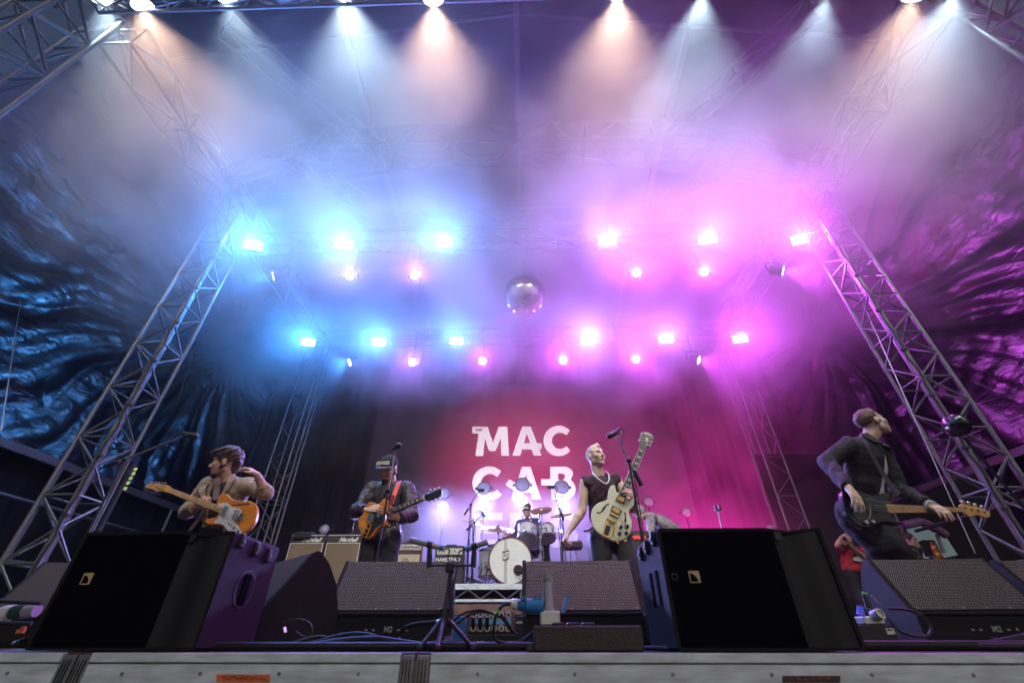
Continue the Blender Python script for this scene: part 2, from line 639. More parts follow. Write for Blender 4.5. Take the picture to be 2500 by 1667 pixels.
sticker('sticker', 497, 620, 1548, 1566, 'orange', 'orange warning sticker on the pale deck edge at left', 16)
sticker('sticker', 1798, 1930, 1551, 1567, 'strap_dark', 'dark red worn sticker on the deck edge at right', 6)

# ---- trusses
def truss(name, label, cat, p0, p1, w, bay, r=.025, rb=.014, side=(1, 0, 0), m='alu', group=None, faces=(0, 1, 2, 3), h=None, n=8):
    p0, p1 = Vector(p0), Vector(p1)
    d = (p1 - p0)
    L = d.length
    d.normalize()
    u = Vector(side)
    u = (u - d * u.dot(d)).normalized()
    v = d.cross(u).normalized()
    t = thing(name, label, cat, p0, group)
    h = h or w
    cs = [u * (w / 2) * a + v * (h / 2) * b for a, b in ((-1, -1), (1, -1), (1, 1), (-1, 1))]
    for c in cs:
        bar('chord', p0 + c, p1 + c, r, m, t, n, p0)
    nb = max(1, round(L / bay))
    for i in range(nb):
        a, b = p0 + d * (L * i / nb), p0 + d * (L * (i + 1) / nb)
        for f in faces:
            c0, c1 = cs[f], cs[(f + 1) % 4]
            if (i + f) % 2:
                c0, c1 = c1, c0
            bar('brace', a + c0, b + c1, rb, m, t, 6, p0)
            if i % 2 == 0:
                bar('brace', a + c0, a + c1, rb, m, t, 6, p0)
    return t


TX, TY, TW = 5.5, 5.25, .42
for s, nm in ((-1, 'left'), (1, 'right')):
    side_word = 'blue-lit' if s < 0 else 'magenta-lit'
    t = truss('truss_tower', f'{side_word} lattice truss tower beside the {nm} side sheet', 'truss tower', (s * TX, TY, 0), (s * TX, TY, 6.9), TW, .36, group='stage truss towers')
    # cable loom strapped to the inner chord
    lx_ = s * (TX - .24); b_ = MB(); b_.tube([(lx_ + .012 * math.sin(2.1 * k), TY - .235 + .010 * math.sin(3.3 * k), .1 + k * .22) for k in range(30)], .014, 6); b_.build('cable_loom', 'cable', t, smooth=True)
    for k in range(9):
        bar('cable_tie', (lx_, TY - .225, .5 + k * .7), (lx_, TY - .225, .53 + k * .7), .034, 'black', t)
    # sleeve mast inside the tower
    bar('mast', (s * (TX + .02), TY + .03, 0), (s * (TX + .02), TY + .03, 6.7), .05, 'steel', t, 10)
    m = MB(); m.box((s * TX - .4, TY - .4, 0.001), (s * TX + .4, TY + .4, .05), bev=.01); m.build('base_plate', 'steel', t)
    truss('truss_tower', f'slim rear lattice tower in front of the {nm} back curtain', 'truss tower', (s * TX, 9.5, 0), (s * TX, 9.5, 7.1), .42, .42, .022, .011, group='stage truss towers', n=6)
    for k, dx in enumerate((.32, .42)):
        o = bar('scaffold_pole', (s * (TX - dx), 9.35, 0), (s * (TX - dx), 9.35, 7), .022, 'alu', None, 8)
        tag(o, f'{["inner", "outer"][1 - k]} of two upright tubes beside the {nm} rear tower', 'pole', 'upright tubes by the rear towers')
    truss('truss_tower', f'heavy front lattice tower at the top {nm} corner', 'truss tower', (s * 5.95, 2.0, -1.5), (s * 5.95, 2.0, 7.4), .52, .45, .03, .018, group='stage truss towers')
    truss('roof_truss', f'hazy eaves truss running back above the {nm} tower', 'truss', (s * TX, 2.3, 6.95), (s * TX, 9.6, 6.95), .45, .6, .024, .013, side=(1, 0, 0), group='roof trusses')
    for k, (yy, zz) in enumerate(((4.75, 8.15), (6.9, 8.3))):
        truss('roof_truss', f'short sloping truss joining the {["front", "rear"][k]} cross truss to the {nm} eaves', 'truss',
              (s * TX, yy, 7.1), (s * 3.9, yy, zz), .4, .6, .022, .012, side=(0, 1, 0), group='roof trusses', n=6)
        truss('roof_truss', f'{["near", "far"][k]} diagonal rafter truss rising from the {nm} eaves', 'truss', (s * 4.6, yy - 2.2, 8.0), (s * 2.9, yy + .4, 8.6), .3, .6, .02, .011, side=(1, 0, 0), group='roof trusses', n=6)
truss('roof_truss', 'hazy cross truss high above the stage, nearer one', 'truss', (-3.9, 4.75, 8.15), (3.9, 4.75, 8.15), .55, .65, .026, .014, side=(0, 1, 0), group='roof trusses', h=.6)
truss('roof_truss', 'hazy cross truss above the upper lamp row, farther one', 'truss', (-4.6, 6.9, 8.3), (4.6, 6.9, 8.3), .55, .7, .026, .014, side=(0, 1, 0), group='roof trusses', h=.6)
truss('lighting_truss', 'dark front truss carrying the spotlights along the top edge', 'truss', (-5.7, 1.85, 7.25), (5.7, 1.85, 7.25), .4, .5, .025, .013, side=(0, 1, 0), m='steel', group='lighting trusses')
truss('lighting_truss', 'hazy lighting truss carrying the upper lamp row', 'truss', (-5.3, 5.85, 6.65), (5.3, 5.85, 6.65), .3, .5, .02, .010, side=(0, 1, 0), group='lighting trusses', n=6)
truss('lighting_truss', 'hazy lighting truss carrying the lower lamp row', 'truss', (-5.3, 8.85, 6.4), (5.3, 8.85, 6.4), .3, .5, .02, .010, side=(0, 1, 0), group='lighting trusses', n=6)
# ---- roof
rf = thing('stage_roof', 'dark violet fabric stage roof with pale ribs above the trusses', 'roof', (0, 6, 8.9))
m = MB()
for s in (-1, 1):
    m.add([(0, 1.6, 9.75), (s * 6.1, 1.6, 8.1), (s * 6.1, 11.2, 7.5), (0, 11.2, 9.15)], [(0, 1, 2, 3)])
m.build('roof_fabric', 'roofskin', rf)
m = MB(); m.slab([Vector(q) for q in ((-6.3, 1.58, 7.65), (6.3, 1.58, 7.65), (6.3, 1.58, 8.05), (0, 1.58, 9.75), (-6.3, 1.58, 8.05))], .01); m.build('unseen_daylight_block', 'roofskin', rf)  # out-of-view panel added to keep daylight off the upper smoke
for x in (-5.9, -3.0, 0.0, 3.0, 5.9):
    z0 = 9.66 - abs(x) * .27
    m = MB(); m.box((x - .05, -.03, -.06), (x + .05, 9.6, .06), Matrix.Translation((0, 1.6, z0)) @ Matrix.Rotation(-math.atan(.6 / 9.6), 4, 'X'))
    m.build('rib', 'alu', rf)
for yy in (3.0, 5.6, 8.2):
    for s in (-1, 1):
        zc = 9.62 - (yy - 1.6) * .0625
        bar('purlin', (s * .06, yy, zc), (s * 6.0, yy, zc - 1.62), .035, 'alu', rf, 8)

# ---- side sheets: glossy creased tarpaulin
def tarp_mat(name, base):
    m = bpy.data.materials.new(name); m.use_nodes = True
    nt = m.node_tree; b = nt.nodes['Principled BSDF']
    b.inputs['Base Color'].default_value = (*base, 1)
    b.inputs['Roughness'].default_value = .30
    b.inputs['Specular IOR Level'].default_value = .9
    b.inputs['Coat Weight'].default_value = .25
    b.inputs['Coat Roughness'].default_value = .18
    tc = nt.nodes.new('ShaderNodeTexCoord'); mp = nt.nodes.new('ShaderNodeMapping')
    nt.links.new(tc.outputs['Object'], mp.inputs[0])
    mp.inputs['Rotation'].default_value = (R(35), 0, 0)
    mp.inputs['Scale'].default_value = (1, .55, 1.5)
    n1 = nt.nodes.new('ShaderNodeTexNoise'); n1.inputs['Scale'].default_value = 3.2; n1.inputs['Detail'].default_value = 6; n1.inputs['Distortion'].default_value = 1.0
    v1 = nt.nodes.new('ShaderNodeTexVoronoi'); v1.feature = 'DISTANCE_TO_EDGE'; v1.inputs['Scale'].default_value = 5.5
    mx = nt.nodes.new('ShaderNodeMixRGB'); mx.inputs[0].default_value = .35
    ad = nt.nodes.new('ShaderNodeVectorMath'); ad.operation = 'ADD'
    nt.links.new(mp.outputs[0], mx.inputs[1]); nt.links.new(n1.outputs['Color'], mx.inputs[2])
    nt.links.new(mp.outputs[0], n1.inputs['Vector'])
    nt.links.new(mx.outputs[0], v1.inputs['Vector'])
    v2 = nt.nodes.new('ShaderNodeMath'); v2.operation = 'MINIMUM'; v2.inputs[1].default_value = .18
    nt.links.new(v1.outputs['Distance'], v2.inputs[0])
    a2 = nt.nodes.new('ShaderNodeMath'); a2.operation = 'MULTIPLY_ADD'; a2.inputs[1].default_value = 1.6
    nt.links.new(v2.outputs[0], a2.inputs[0]); nt.links.new(n1.outputs['Fac'], a2.inputs[2])
    bp = nt.nodes.new('ShaderNodeBump'); bp.inputs['Strength'].default_value = .20; bp.inputs['Distance'].default_value = .10
    nt.links.new(a2.outputs[0], bp.inputs['Height']); nt.links.new(bp.outputs[0], b.inputs['Normal']); nt.links.new(bp.outputs[0], b.inputs['Coat Normal'])
    return m


M['tarp'] = tarp_mat('black_tarpaulin', (.008, .007, .012))


def tarp(s, label):
    ny, nz = 260, 200
    vs, fs = [], []
    rs = np.random.RandomState(11 if s < 0 else 23)
    ph = rs.uniform(0, 6.28, 12)
    for j in range(nz + 1):
        w = j / nz
        for i in range(ny + 1):
            u = i / ny
            y = 2.7 + 8.7 * u
            z = 2.45 + 6.4 * w
            # folds fanning out from where the sheet is tied back to the tower
            an = 1.9 * math.atan2(z - 6.6, 9.4 - y); rr = math.hypot(z - 6.6, y - 9.4); gr_ = min(1.0, rr / 2.6)
            wob = .35 * math.sin(1.3 * rr + ph[0]) + .2 * math.sin(2.9 * rr + ph[1])
            rd = lambda q: 1 - 2 * abs(math.sin(q))
            a = gr_ * .035 * math.sin(4 * an + ph[2] + wob)
            a += gr_ * .030 * rd(5.5 * an + ph[3] + wob * 1.3)
            a += gr_ * .022 * rd(11 * an + ph[4] + 1.8 * wob) * (.35 + .65 * math.sin(.9 * rr + ph[5]) ** 2)
            a += gr_ * .010 * rd(19 * an + ph[6] + 2.6 * wob) * (.3 + .7 * math.sin(1.5 * rr + ph[7]) ** 2)
            a += .006 * rd(4.5 * y + 3 * math.sin(2.3 * z + ph[8]) + ph[9]) + .004 * rd(7 * z - 4 * y + 3 * math.sin(2.1 * y + ph[10]))
            belly = .55 * math.sin(math.pi * min(1, w * 1.05)) * math.sin(math.pi * (.12 + .8 * u))
            vs.append((s * (7.55 + belly + a * 1.5 - 2.6 * max(0, w - .55)), y, z + .03 * math.sin(2 * y + ph[10])))
    for j in range(nz):
        for i in range(ny):
            k = j * (ny + 1) + i
            fs.append((k, k + 1, k + ny + 2, k + ny + 1))
    b = MB(); b.add(vs, fs)
    o = b.build('side_tarpaulin', 'tarp', None, smooth=80)
    tag(o, label, 'tarpaulin', 'tarpaulins hung along the stage sides')
    return o


tarp(-1, 'creased glossy tarpaulin shining blue along the left side')
tarp(1, 'creased glossy tarpaulin shining magenta along the right side')

# side rails and wing scaffold
for s, nm in ((-1, 'left'), (1, 'right')):
    t = thing('side_scaffold', f'scaffold rails and posts of the {nm} wing under the sheet', 'scaffold', (s * 7.6, 6.5, 0), 'wing scaffolds')
    m = MB(); m.box((s * 7.5 - .05, 2.0, 2.30), (s * 7.5 + .05, 11.2, 2.43), bev=.01); m.build('rail', 'alu', t)
    bar('rail', (s * 7.35, 2.0, 1.72), (s * 7.35, 8.8, 1.72), .03, 'alu', t)
    bar('rail', (s * 7.6, 2.0, 1.0), (s * 7.6, 11, 1.0), .024, 'steel', t)
    for yy in (3.5, 6.6, 9.2):
        bar('post', (s * 7.42, yy, -1.5), (s * 7.42, yy, 2.3), .03, 'alu', t)
    o = bar('clamp', (s * 7.42, 6.6, .62), (s * 7.42, 6.6, .68), .035, 'red', t)

# black drapes of the wings, below the sheets
def drape(name, p0, p1, z0, z1, n, label, amp=.05, freq=9.0, m='curtain', seed=1, hole=None):
    p0, p1 = Vector((*p0, 0)), Vector((*p1, 0))
    d = (p1 - p0); L = d.length; d.normalize()
    nr = Vector((d.y, -d.x, 0))
    rs = np.random.RandomState(seed); ph = rs.uniform(0, 6.28, 6)
    vs, fs = [], []
    nz = 10
    for j in range(nz + 1):
        w = j / nz
        for i in range(n + 1):
            q = L * i / n
            a = amp * (math.sin(freq * q + ph[0] + .8 * math.sin(.9 * q + ph[1])) + .5 * math.sin(2.3 * freq * q + ph[2])) * (1.0 - .35 * w)
            p = p0 + d * q + nr * (a + .02 * math.sin(3 * w + ph[3] + q))
            vs.append((p.x, p.y, z0 + (z1 - z0) * w))
    for j in range(nz):
        for i in range(n):
            k = j * (n + 1) + i
            fs.append((k, k + 1, k + n + 2, k + n + 1))
    b = MB(); b.add(vs, fs)
    o = b.build(name, m, None, smooth=80)
    tag(o, label, 'curtain', 'black stage drapes')
    return o


for i in range(6):
    x0, x1 = -9.3 + i * 18.6 / 6, -9.3 + (i + 1) * 18.6 / 6
    drape('back_curtain', (x0 + .02, 11.3 + .05 * (i % 2)), (x1 - .02, 11.3 + .05 * (i % 2)), 0.0 if i != 5 else 3.2, 8.6, 70,
          ['dark back curtain at the far left behind the rear tower', 'dark folded back curtain behind the left guitar cabinets', 'back curtain hidden behind the left half of the screen',
           'back curtain hidden behind the right half of the screen', 'pink-lit back curtain behind the right rear tower', 'dark back curtain at the far right above the tent opening'][i], seed=i + 3)
drape('wing_drape', (-7.7, 2.6), (-7.7, 11.1), -1.5, 2.75, 80, 'black drape closing the left wing below the rail', seed=21)
drape('wing_drape', (7.75, 2.6), (7.75, 7.4), -1.5, 2.75, 60, 'black drape closing the right wing below the rail', seed=22)
drape('wing_drape', (-5.9, 10.2), (-4.0, 10.6), .0, 6.2, 60, 'folded grey-black drape hanging beside the left rear tower', amp=.06, freq=11, seed=24)
drape('wing_drape', (4.2, 10.6), (5.7, 10.2), .0, 6.2, 60, 'folded pink-lit drape hanging beside the right rear tower', amp=.06, freq=11, seed=25)

# tent panel with the bright opening to the sky at the right
PW = Vector((0, 9.3, 0)); NW = Vector((0, -1, 0))
hole = [onplane(*D2(x, y), PW, NW) for x, y in ((700, 195), (770, 182), (905, 166), (990, 158), (1100, 215), (1215, 252), (1320, 420), (1150, 455), (880, 450), (790, 330))]
b = MB()
b.slab([Vector((5.1, 9.3, -1.5)), Vector((11.5, 9.3, -1.5)), Vector((11.5, 9.3, 3.4)), Vector((5.1, 9.3, 3.4))], .01, [hole])
o = b.build('tent_wall', 'curtain'); tag(o, 'black tent wall with a bright opening to the sky', 'tent wall')
tp = thing('tent_flap', 'purple rolled canvas flap along the tent opening', 'tent flap', onplane(*D2(985, 140), PW, NW))
b = MB()
pts = [onplane(*D2(x, y), Vector((0, 9.15, 0)), NW) for x, y in ((820, 155), (900, 140), (985, 122), (1060, 150), (1140, 195), (1215, 245))]
b.tube(spline(pts, 5), .075, 8); b.build('rolled_canvas', mat('purple_canvas', (.2, .08, .22), .7, 0, var=.4, vscale=14, bump=.4), tp, smooth=True)
for x0, y0, x1, y1 in ((770, 180, 850, 345), (820, 170, 850, 235)):
    bar('tent_pole', onplane(*D2(x0, y0), Vector((0, 9.22, 0)), NW), onplane(*D2(x1, y1), Vector((0, 9.22, 0)), NW), .045, 'black', tp)
bar('tent_pole', onplane(*D2(1130, 235), Vector((0, 9.22, 0)), NW), onplane(*D2(1190, 395), Vector((0, 9.22, 0)), NW), .035, 'greyplastic', tp)

# ---- risers
RT, RY = .70, 6.95
def riser(x0, x1, label, y0=RY, z1=RT, depth=2.2):
    t = thing('riser', label, 'riser', ((x0 + x1) / 2, y0, 0), 'lattice risers under the backline')
    m = MB(); m.box((x0, y0, z1 - .075), (x1, y0 + .03, z1), bev=.004); m.build('top_rail', 'alu_dull', t)
    m = MB(); m.box((x0, y0, z1 - .225), (x1, y0 + .03, z1 - .19), bev=.004); m.build('bottom_rail', 'alu_dull', t)
    m = MB(); m.box((x0, y0 + .032, z1 - .03), (x1, y0 + depth, z1 - .002)); m.build('deck_board', 'deck', t)
    n = max(2, round((x1 - x0) / .2))
    for i in range(n):
        a, b = x0 + .05 + (x1 - x0 - .1) * i / n, x0 + .05 + (x1 - x0 - .1) * (i + 1) / n
        zz = (z1 - .19, z1 - .075)
        bar('lattice', (a, y0 + .016, zz[i % 2]), (b, y0 + .016, zz[1 - i % 2]), .010, 'alu', t, 6)
    for xx in (x0 + .03, x1 - .03):
        for yy in (y0 + .06, y0 + depth - .06):
            bar('leg', (xx, yy, 0), (xx, yy, z1 - .03), .026, 'alu', t, 8)
    m = MB(); m.box((x0, y0 + .07, .02), (x1, y0 + .085, z1 - .23)); m.build('skirt', 'black', t)


rx = [-4.3, -2.15, -.02, 2.1, 4.2]
for i in range(4):
    riser(rx[i] + .01, rx[i + 1] - .01, ['lattice riser under the pair of guitar cabinets', 'lattice riser under the amplifiers beside the drums', 'lattice riser under the drum kit', 'lattice riser behind the right speaker box'][i])
# lower step in front of the drum riser
t = thing('step_unit', 'low brown step with pale studs before the drum riser', 'step', (-.3, RY - .35, 0))
m = MB(); m.box((-1.6, RY - .45, .30), (.9, RY - .05, .42), bev=.008); m.build('tread', mat('brown_worn_ply', (.2, .1, .07), .6, 0, col2=(.1, .05, .04), vscale=9), t)
m = MB(); m.box((-1.6, RY - .43, .0), (.9, RY - .06, .298)); m.build('box', 'black', t)
for i in range(26):
    m = MB(); x = -1.55 + i * .094; m.cyl((x, RY - .451, .36), (x, RY - .4545, .36), .012, 8); m.build('stud', 'alu', t)

# ---- video screen with lettering
SY = 10.5
SX0, SX1 = at(DD(850, 1050)[0], DD(850, 1050)[1], SY).x, at(DD(1566, 1050)[0], DD(1566, 1050)[1], SY).x
scr = thing('video_screen', 'dark crimson video wall showing large pale block letters', 'video screen', ((SX0 + SX1) / 2, SY, .8))
m = MB(); m.box((SX0 - .04, SY + .03, .7), (SX1 + .04, SY + .18, 5.9)); m.build('cabinet', 'black', scr)
sm = bpy.data.materials.new('screen_picture'); sm.use_nodes = True
nt = sm.node_tree; bs = nt.nodes['Principled BSDF']; bs.inputs['Base Color'].default_value = (.01, .008, .01, 1); bs.inputs['Roughness'].default_value = .5
tc = nt.nodes.new('ShaderNodeTexCoord')
mp = nt.nodes.new('ShaderNodeMapping'); mp.inputs['Location'].default_value = (-.05, 0, -.36); mp.inputs['Scale'].default_value = (.36, .0, .40)
gr = nt.nodes.new('ShaderNodeTexGradient'); gr.gradient_type = 'SPHERICAL'
rp = nt.nodes.new('ShaderNodeValToRGB'); rp.color_ramp.elements[0].color = (.012, .001, .006, 1); rp.color_ramp.elements[1].color = (.62, .0, .13, 1); rp.color_ramp.elements[1].position = .75
wv = nt.nodes.new('ShaderNodeTexWave'); wv.bands_direction = 'Z'; wv.inputs['Scale'].default_value = 14
mr = nt.nodes.new('ShaderNodeMapRange'); mr.inputs['To Min'].default_value = .75; mr.inputs['To Max'].default_value = 1
ml = nt.nodes.new('ShaderNodeMixRGB'); ml.blend_type = 'MULTIPLY'; ml.inputs[0].default_value = 1
nt.links.new(tc.outputs['Object'], mp.inputs[0]); nt.links.new(mp.outputs[0], gr.inputs[0]); nt.links.new(gr.outputs['Fac'], rp.inputs[0])
nt.links.new(tc.outputs['Object'], wv.inputs[0]); nt.links.new(wv.outputs['Fac'], mr.inputs[0])
nt.links.new(rp.outputs[0], ml.inputs[1]); nt.links.new(mr.outputs[0], ml.inputs[2])
nt.links.new(ml.outputs[0], bs.inputs['Emission Color']); bs.inputs['Emission Strength'].default_value = .9
sm.cycles.emission_sampling = 'NONE'
pz = at(*DD(1203, 1060), SY)
m = MB(); m.add([(SX0, SY, .75), (SX1, SY, .75), (SX1, SY, 5.85), (SX0, SY, 5.85)], [(0, 1, 2, 3)])
face = m.build('screen_face', sm, scr)
for v in face.data.vertices:      # object space centred on the lettering so that the picture's gradient sits there
    v.co.x -= pz.x - scr.location.x; v.co.z -= pz.z - scr.location.z
face.location = (pz.x - scr.location.x, 0, pz.z - scr.location.z)
mp.inputs['Location'].default_value = (0, 0, 0)
M['letter'] = mat('lit_letter', (.3, .25, .28), .6, emit=(.95, .80, .90), estr=1.15)
M['letter_red'] = mat('lit_letter_red', (.2, .0, .03), .6, emit=(.35, .0, .06), estr=.6)
PS, NS = Vector((0, SY - .008, 0)), Vector((0, -1, 0))


M['letter_glare_dim'] = mat('glare_dimmed_letter', (.3, .25, .28), .6, emit=(.95, .70, .90), estr=.35)  # weaker emission stands in for lamp glare washing out the third row


def letter(outer, holes=(), k=1, name='letter', m_='letter'):
    m = MB()
    m.slab([onplane(*D4(x, y), PS, NS) for x, y in outer], .004, [[onplane(*D4(x, y), PS, NS) for x, y in h] for h in holes])
    return m.build(name, m_, scr)


def arc(cx, cy, r, a0, a1, n=24, ry=None):
    ry = ry or r
    return [(cx + r * math.cos(R(a0 + (a1 - a0) * i / n)), cy + ry * math.sin(R(a0 + (a1 - a0) * i / n))) for i in range(n + 1)]


letter([(163, 155), (345, 155), (408, 345), (480, 152), (580, 152), (602, 500), (508, 500), (503, 290), (440, 442), (362, 442), (313, 290), (292, 500), (198, 502), (238, 232), (163, 232)])
letter([(760, 152), (858, 152), (937, 350), (990, 350), (990, 422), (962, 422), (988, 497), (898, 497), (868, 422), (757, 422), (735, 500), (640, 500)], [[(815, 230), (855, 352), (778, 352)]])
letter(arc(1195, 322, 181, -43, -320, 36) + arc(1212, 322, 98, -320, -40, 36))
letter(arc(365, 830, 202, -45, -318, 36) + arc(375, 830, 112, -318, -42, 36))
letter([(755, 632), (858, 632), (988, 1022), (880, 1022), (855, 940), (770, 940), (738, 1022), (625, 1022), (655, 910), (560, 850), (605, 780), (695, 835)], [[(805, 720), (830, 850), (765, 850)]])
letter([(1095, 632)] + arc(1262, 717, 103, -90, 42, 10, 86) + arc(1280, 900, 117, -52, 90, 12, 124) + [(1110, 1024), (1110, 855), (985, 855), (985, 780), (1095, 780)],
       [[(1190, 710), (1250, 712), (1278, 745), (1250, 788), (1190, 788)], [(1200, 862), (1260, 864), (1290, 910), (1258, 956), (1200, 956)]])
for x in (155, 610):
    letter([(x, 1178), (x + 370, 1178), (x + 370, 1268), (x + 100, 1268), (x + 100, 1345), (x + 300, 1345), (x + 300, 1425), (x + 100, 1425), (x + 100, 1500), (x + 370, 1500), (x + 370, 1590), (x, 1590)], m_='letter_glare_dim')
letter([(1400, 1200), (1365, 1275)] + arc(1250, 1290, 55, -40, -180, 8, 40) + arc(1270, 1330, 75, 180, 110, 5, 40) + [(1330, 1390)] + arc(1270, 1470, 160, -40, 90, 10, 125)
       + [(1130, 1595), (1090, 1560), (1120, 1490), (1250, 1510)] + arc(1270, 1470, 50, 90, -60, 6, 45) + [(1170, 1420)] + arc(1230, 1290, 140, 120, 270, 10, 120) + [(1330, 1170)], m_='letter_glare_dim')
tp_ = [onplane(*D4(x, y), Vector((0, SY - .0125, 0)), NS) for x, y in ((235, 193), (187, 193), (283, 193), (235, 177), (235, 208))]
text('small_word', 'THE', (tp_[3] - tp_[4]).length * 1.42, tp_[0], (1, 0, 0), (0, 0, 1), 'letter_red', scr, bold=.006, thick=.001, space=1.05)
# ================================================================== lamps (each carries its own light)
M['lens_cool'] = mat('lit_lens_cool', (.5, .5, .5), .3, emit=(.6, .92, 1.0), estr=26)
M['lens_white'] = mat('lit_lens_white', (.5, .5, .5), .3, emit=(.85, .95, 1.0), estr=9)
M['lens_off'] = mat('dark_lens', (.25, .25, .30), .2, 0, coat=.5)
M['lens_pale'] = mat('pale_lens', (.32, .30, .40), .3, 0, coat=.4, var=.2, vscale=14, emit=(.45, .4, .6), estr=.06)
def unit_(v):
    return Vector(v).normalized()


ORD = ['first', 'second', 'third', 'fourth', 'fifth', 'sixth', 'seventh', 'eighth', 'ninth', 'tenth', 'eleventh']


def panel_lamp(p, col, power, label, group, tgt, w=.31, h=.16, ztop=None):
    t = thing('panel_lamp', label, 'stage lamp', p, group)
    d = (Vector(tgt) - p).normalized()
    rt = d.cross(Vector((0, 0, 1))).normalized(); up = rt.cross(d).normalized()
    M4 = Matrix((( rt.x, d.x, up.x, p.x), (rt.y, d.y, up.y, p.y), (rt.z, d.z, up.z, p.z), (0, 0, 0, 1)))
    m = MB(); m.box((-w / 2 - .03, -.16, -h / 2 - .03), (w / 2 + .03, -.012, h / 2 + .03), M4, bev=.012); m.build('housing', 'black', t)
    for i in range(2):
        m = MB(); m.box((-w / 2 + i * w / 2 + .004, -.011, -h / 2), (-w / 2 + (i + 1) * w / 2 - .004, .002, h / 2), M4, bev=.003); m.build('lens', 'lens_cool', t)
    m = MB(); pts = [M4 @ Vector(q) for q in ((-w / 2 - .05, -.08, 0), (-w / 2 - .05, -.08, h / 2 + .1), (w / 2 + .05, -.08, h / 2 + .1), (w / 2 + .05, -.08, 0))]
    m.tube(pts, .012, 6); m.build('yoke', 'black', t)
    if ztop:
        q = M4 @ Vector((0, -.08, h / 2 + .1)); bar('clamp', q, Vector((q.x, q.y, ztop)), .015, 'black', t)
    lamp('light', 'SPOT', p + d * .05, d, power * 1.7, col, t, R(128), .7, .10)
    return t


def round_lamp(p, col, power, label, group, tgt, r=.085, zbar=None, cone=70):
    t = thing('moving_lamp', label, 'stage lamp', p, group)
    d = (Vector(tgt) - p).normalized()
    m = MB(); m.lathe(p - d * .22, d, [(0, .05), (.03, .085), (.12, .095), (.2, r + .012), (.218, r + .012), (.218, r)], 16); m.build('head', 'black', t, smooth=True)
    u, w = basis(d)
    cells = [Vector((0, 0, 0))] + [(u * math.cos(R(60 * k)) + w * math.sin(R(60 * k))) * r * .64 for k in range(6)]
    for c in cells:
        m = MB(); m.lathe(p + c - d * .004, d, [(0, r * .31), (.008, r * .31), (.014, r * .2)], 10); m.build('lens_cell', 'lens_white', t)
    q = p - d * .12
    m = MB(); a = Vector((r + .04, 0, 0)); m.tube([q + a, q + a + Vector((0, 0, .2)), q - a + Vector((0, 0, .2)), q - a], .014, 6); m.build('yoke', 'black', t)
    if zbar and abs(zbar - (q.z + .2)) > .02:
        bar('clamp', q + Vector((0, 0, .2)), Vector((q.x, q.y, zbar)), .014, 'black', t)
    lamp('light', 'SPOT', p + d * .03, d, power, col, t, R(cone), .6, .05)
    return t


B_ = (.05, .33, 1.0); V_ = (.32, .22, 1.0); P_ = (.48, .17, 1.0); G_ = (.72, .08, .94)
side = ['leftmost', 'second from the left', 'third from the left', 'third from the right', 'second from the right', 'rightmost']
for i, (x, y, c, pw) in enumerate(((582, 563, B_, 300), (790, 561, B_, 340), (1020, 557, B_, 300), (1395, 553, V_, 190), (1625, 549, P_, 160), (1840, 549, G_, 330))):
    p = at(*DD(x, y), 5.6)
    panel_lamp(p, c, pw, f'bright glowing panel lamp, {side[i]} of six in the upper row', 'panel lamps of the upper row', (p.x * .6, -1.0, 3.6), ztop=6.5)
for i, (x, y, c, pw) in enumerate(((708, 786, B_, 300), (870, 786, B_, 300), (1048, 783, B_, 300), (1350, 781, V_, 320), (1530, 779, P_, 210), (1700, 778, G_, 300))):
    p = at(*DD(x, y), 8.6)
    panel_lamp(p, c, pw, f'bright glowing panel lamp, {side[i]} of six in the lower row', 'panel lamps of the lower row', (p.x * .6, -1.0, 3.4), ztop=6.25)
for i, (x, y, c, pw, tx) in enumerate(((628, 634, B_, 240, -4), (803, 633, V_, 150, -3), (953, 632, P_, 170, -2), (1462, 626, G_, 300, 3), (1617, 624, G_, 300, 3.5), (1798, 622, G_, 380, 4.5))):
    p = at(*DD(x, y), 5.6)
    round_lamp(p, c, pw, f'small round lit lamp, {side[i]} of six under the upper row', 'round lamps of the upper row', (p.x * .6, 0.0, 3.4) if 0 < i < 5 else ((-7.6, 4.6, 4.0) if i == 0 else (7.6, 4.6, 4.0)), zbar=6.3, cone=125 if 0 < i < 5 else 95)
for i, (x, y, c, pw, tx) in enumerate(((803, 832, B_, 200, -4), (947, 832, P_, 150, -3), (1108, 829, G_, 130, -2), (1293, 827, G_, 260, 3), (1460, 825, G_, 280, 3.5), (1605, 827, G_, 200, 4.5))):
    p = at(*DD(x, y), 8.6)
    round_lamp(p, c, pw, f'small round lit lamp, {side[i]} of six under the lower row', 'round lamps of the lower row', (p.x * .7, 0.0, 3.2) if 0 < i < 5 else ((-7.4, 7.0, 3.2) if i == 0 else (7.4, 7.0, 3.2)), zbar=6.3, r=.10, cone=120)

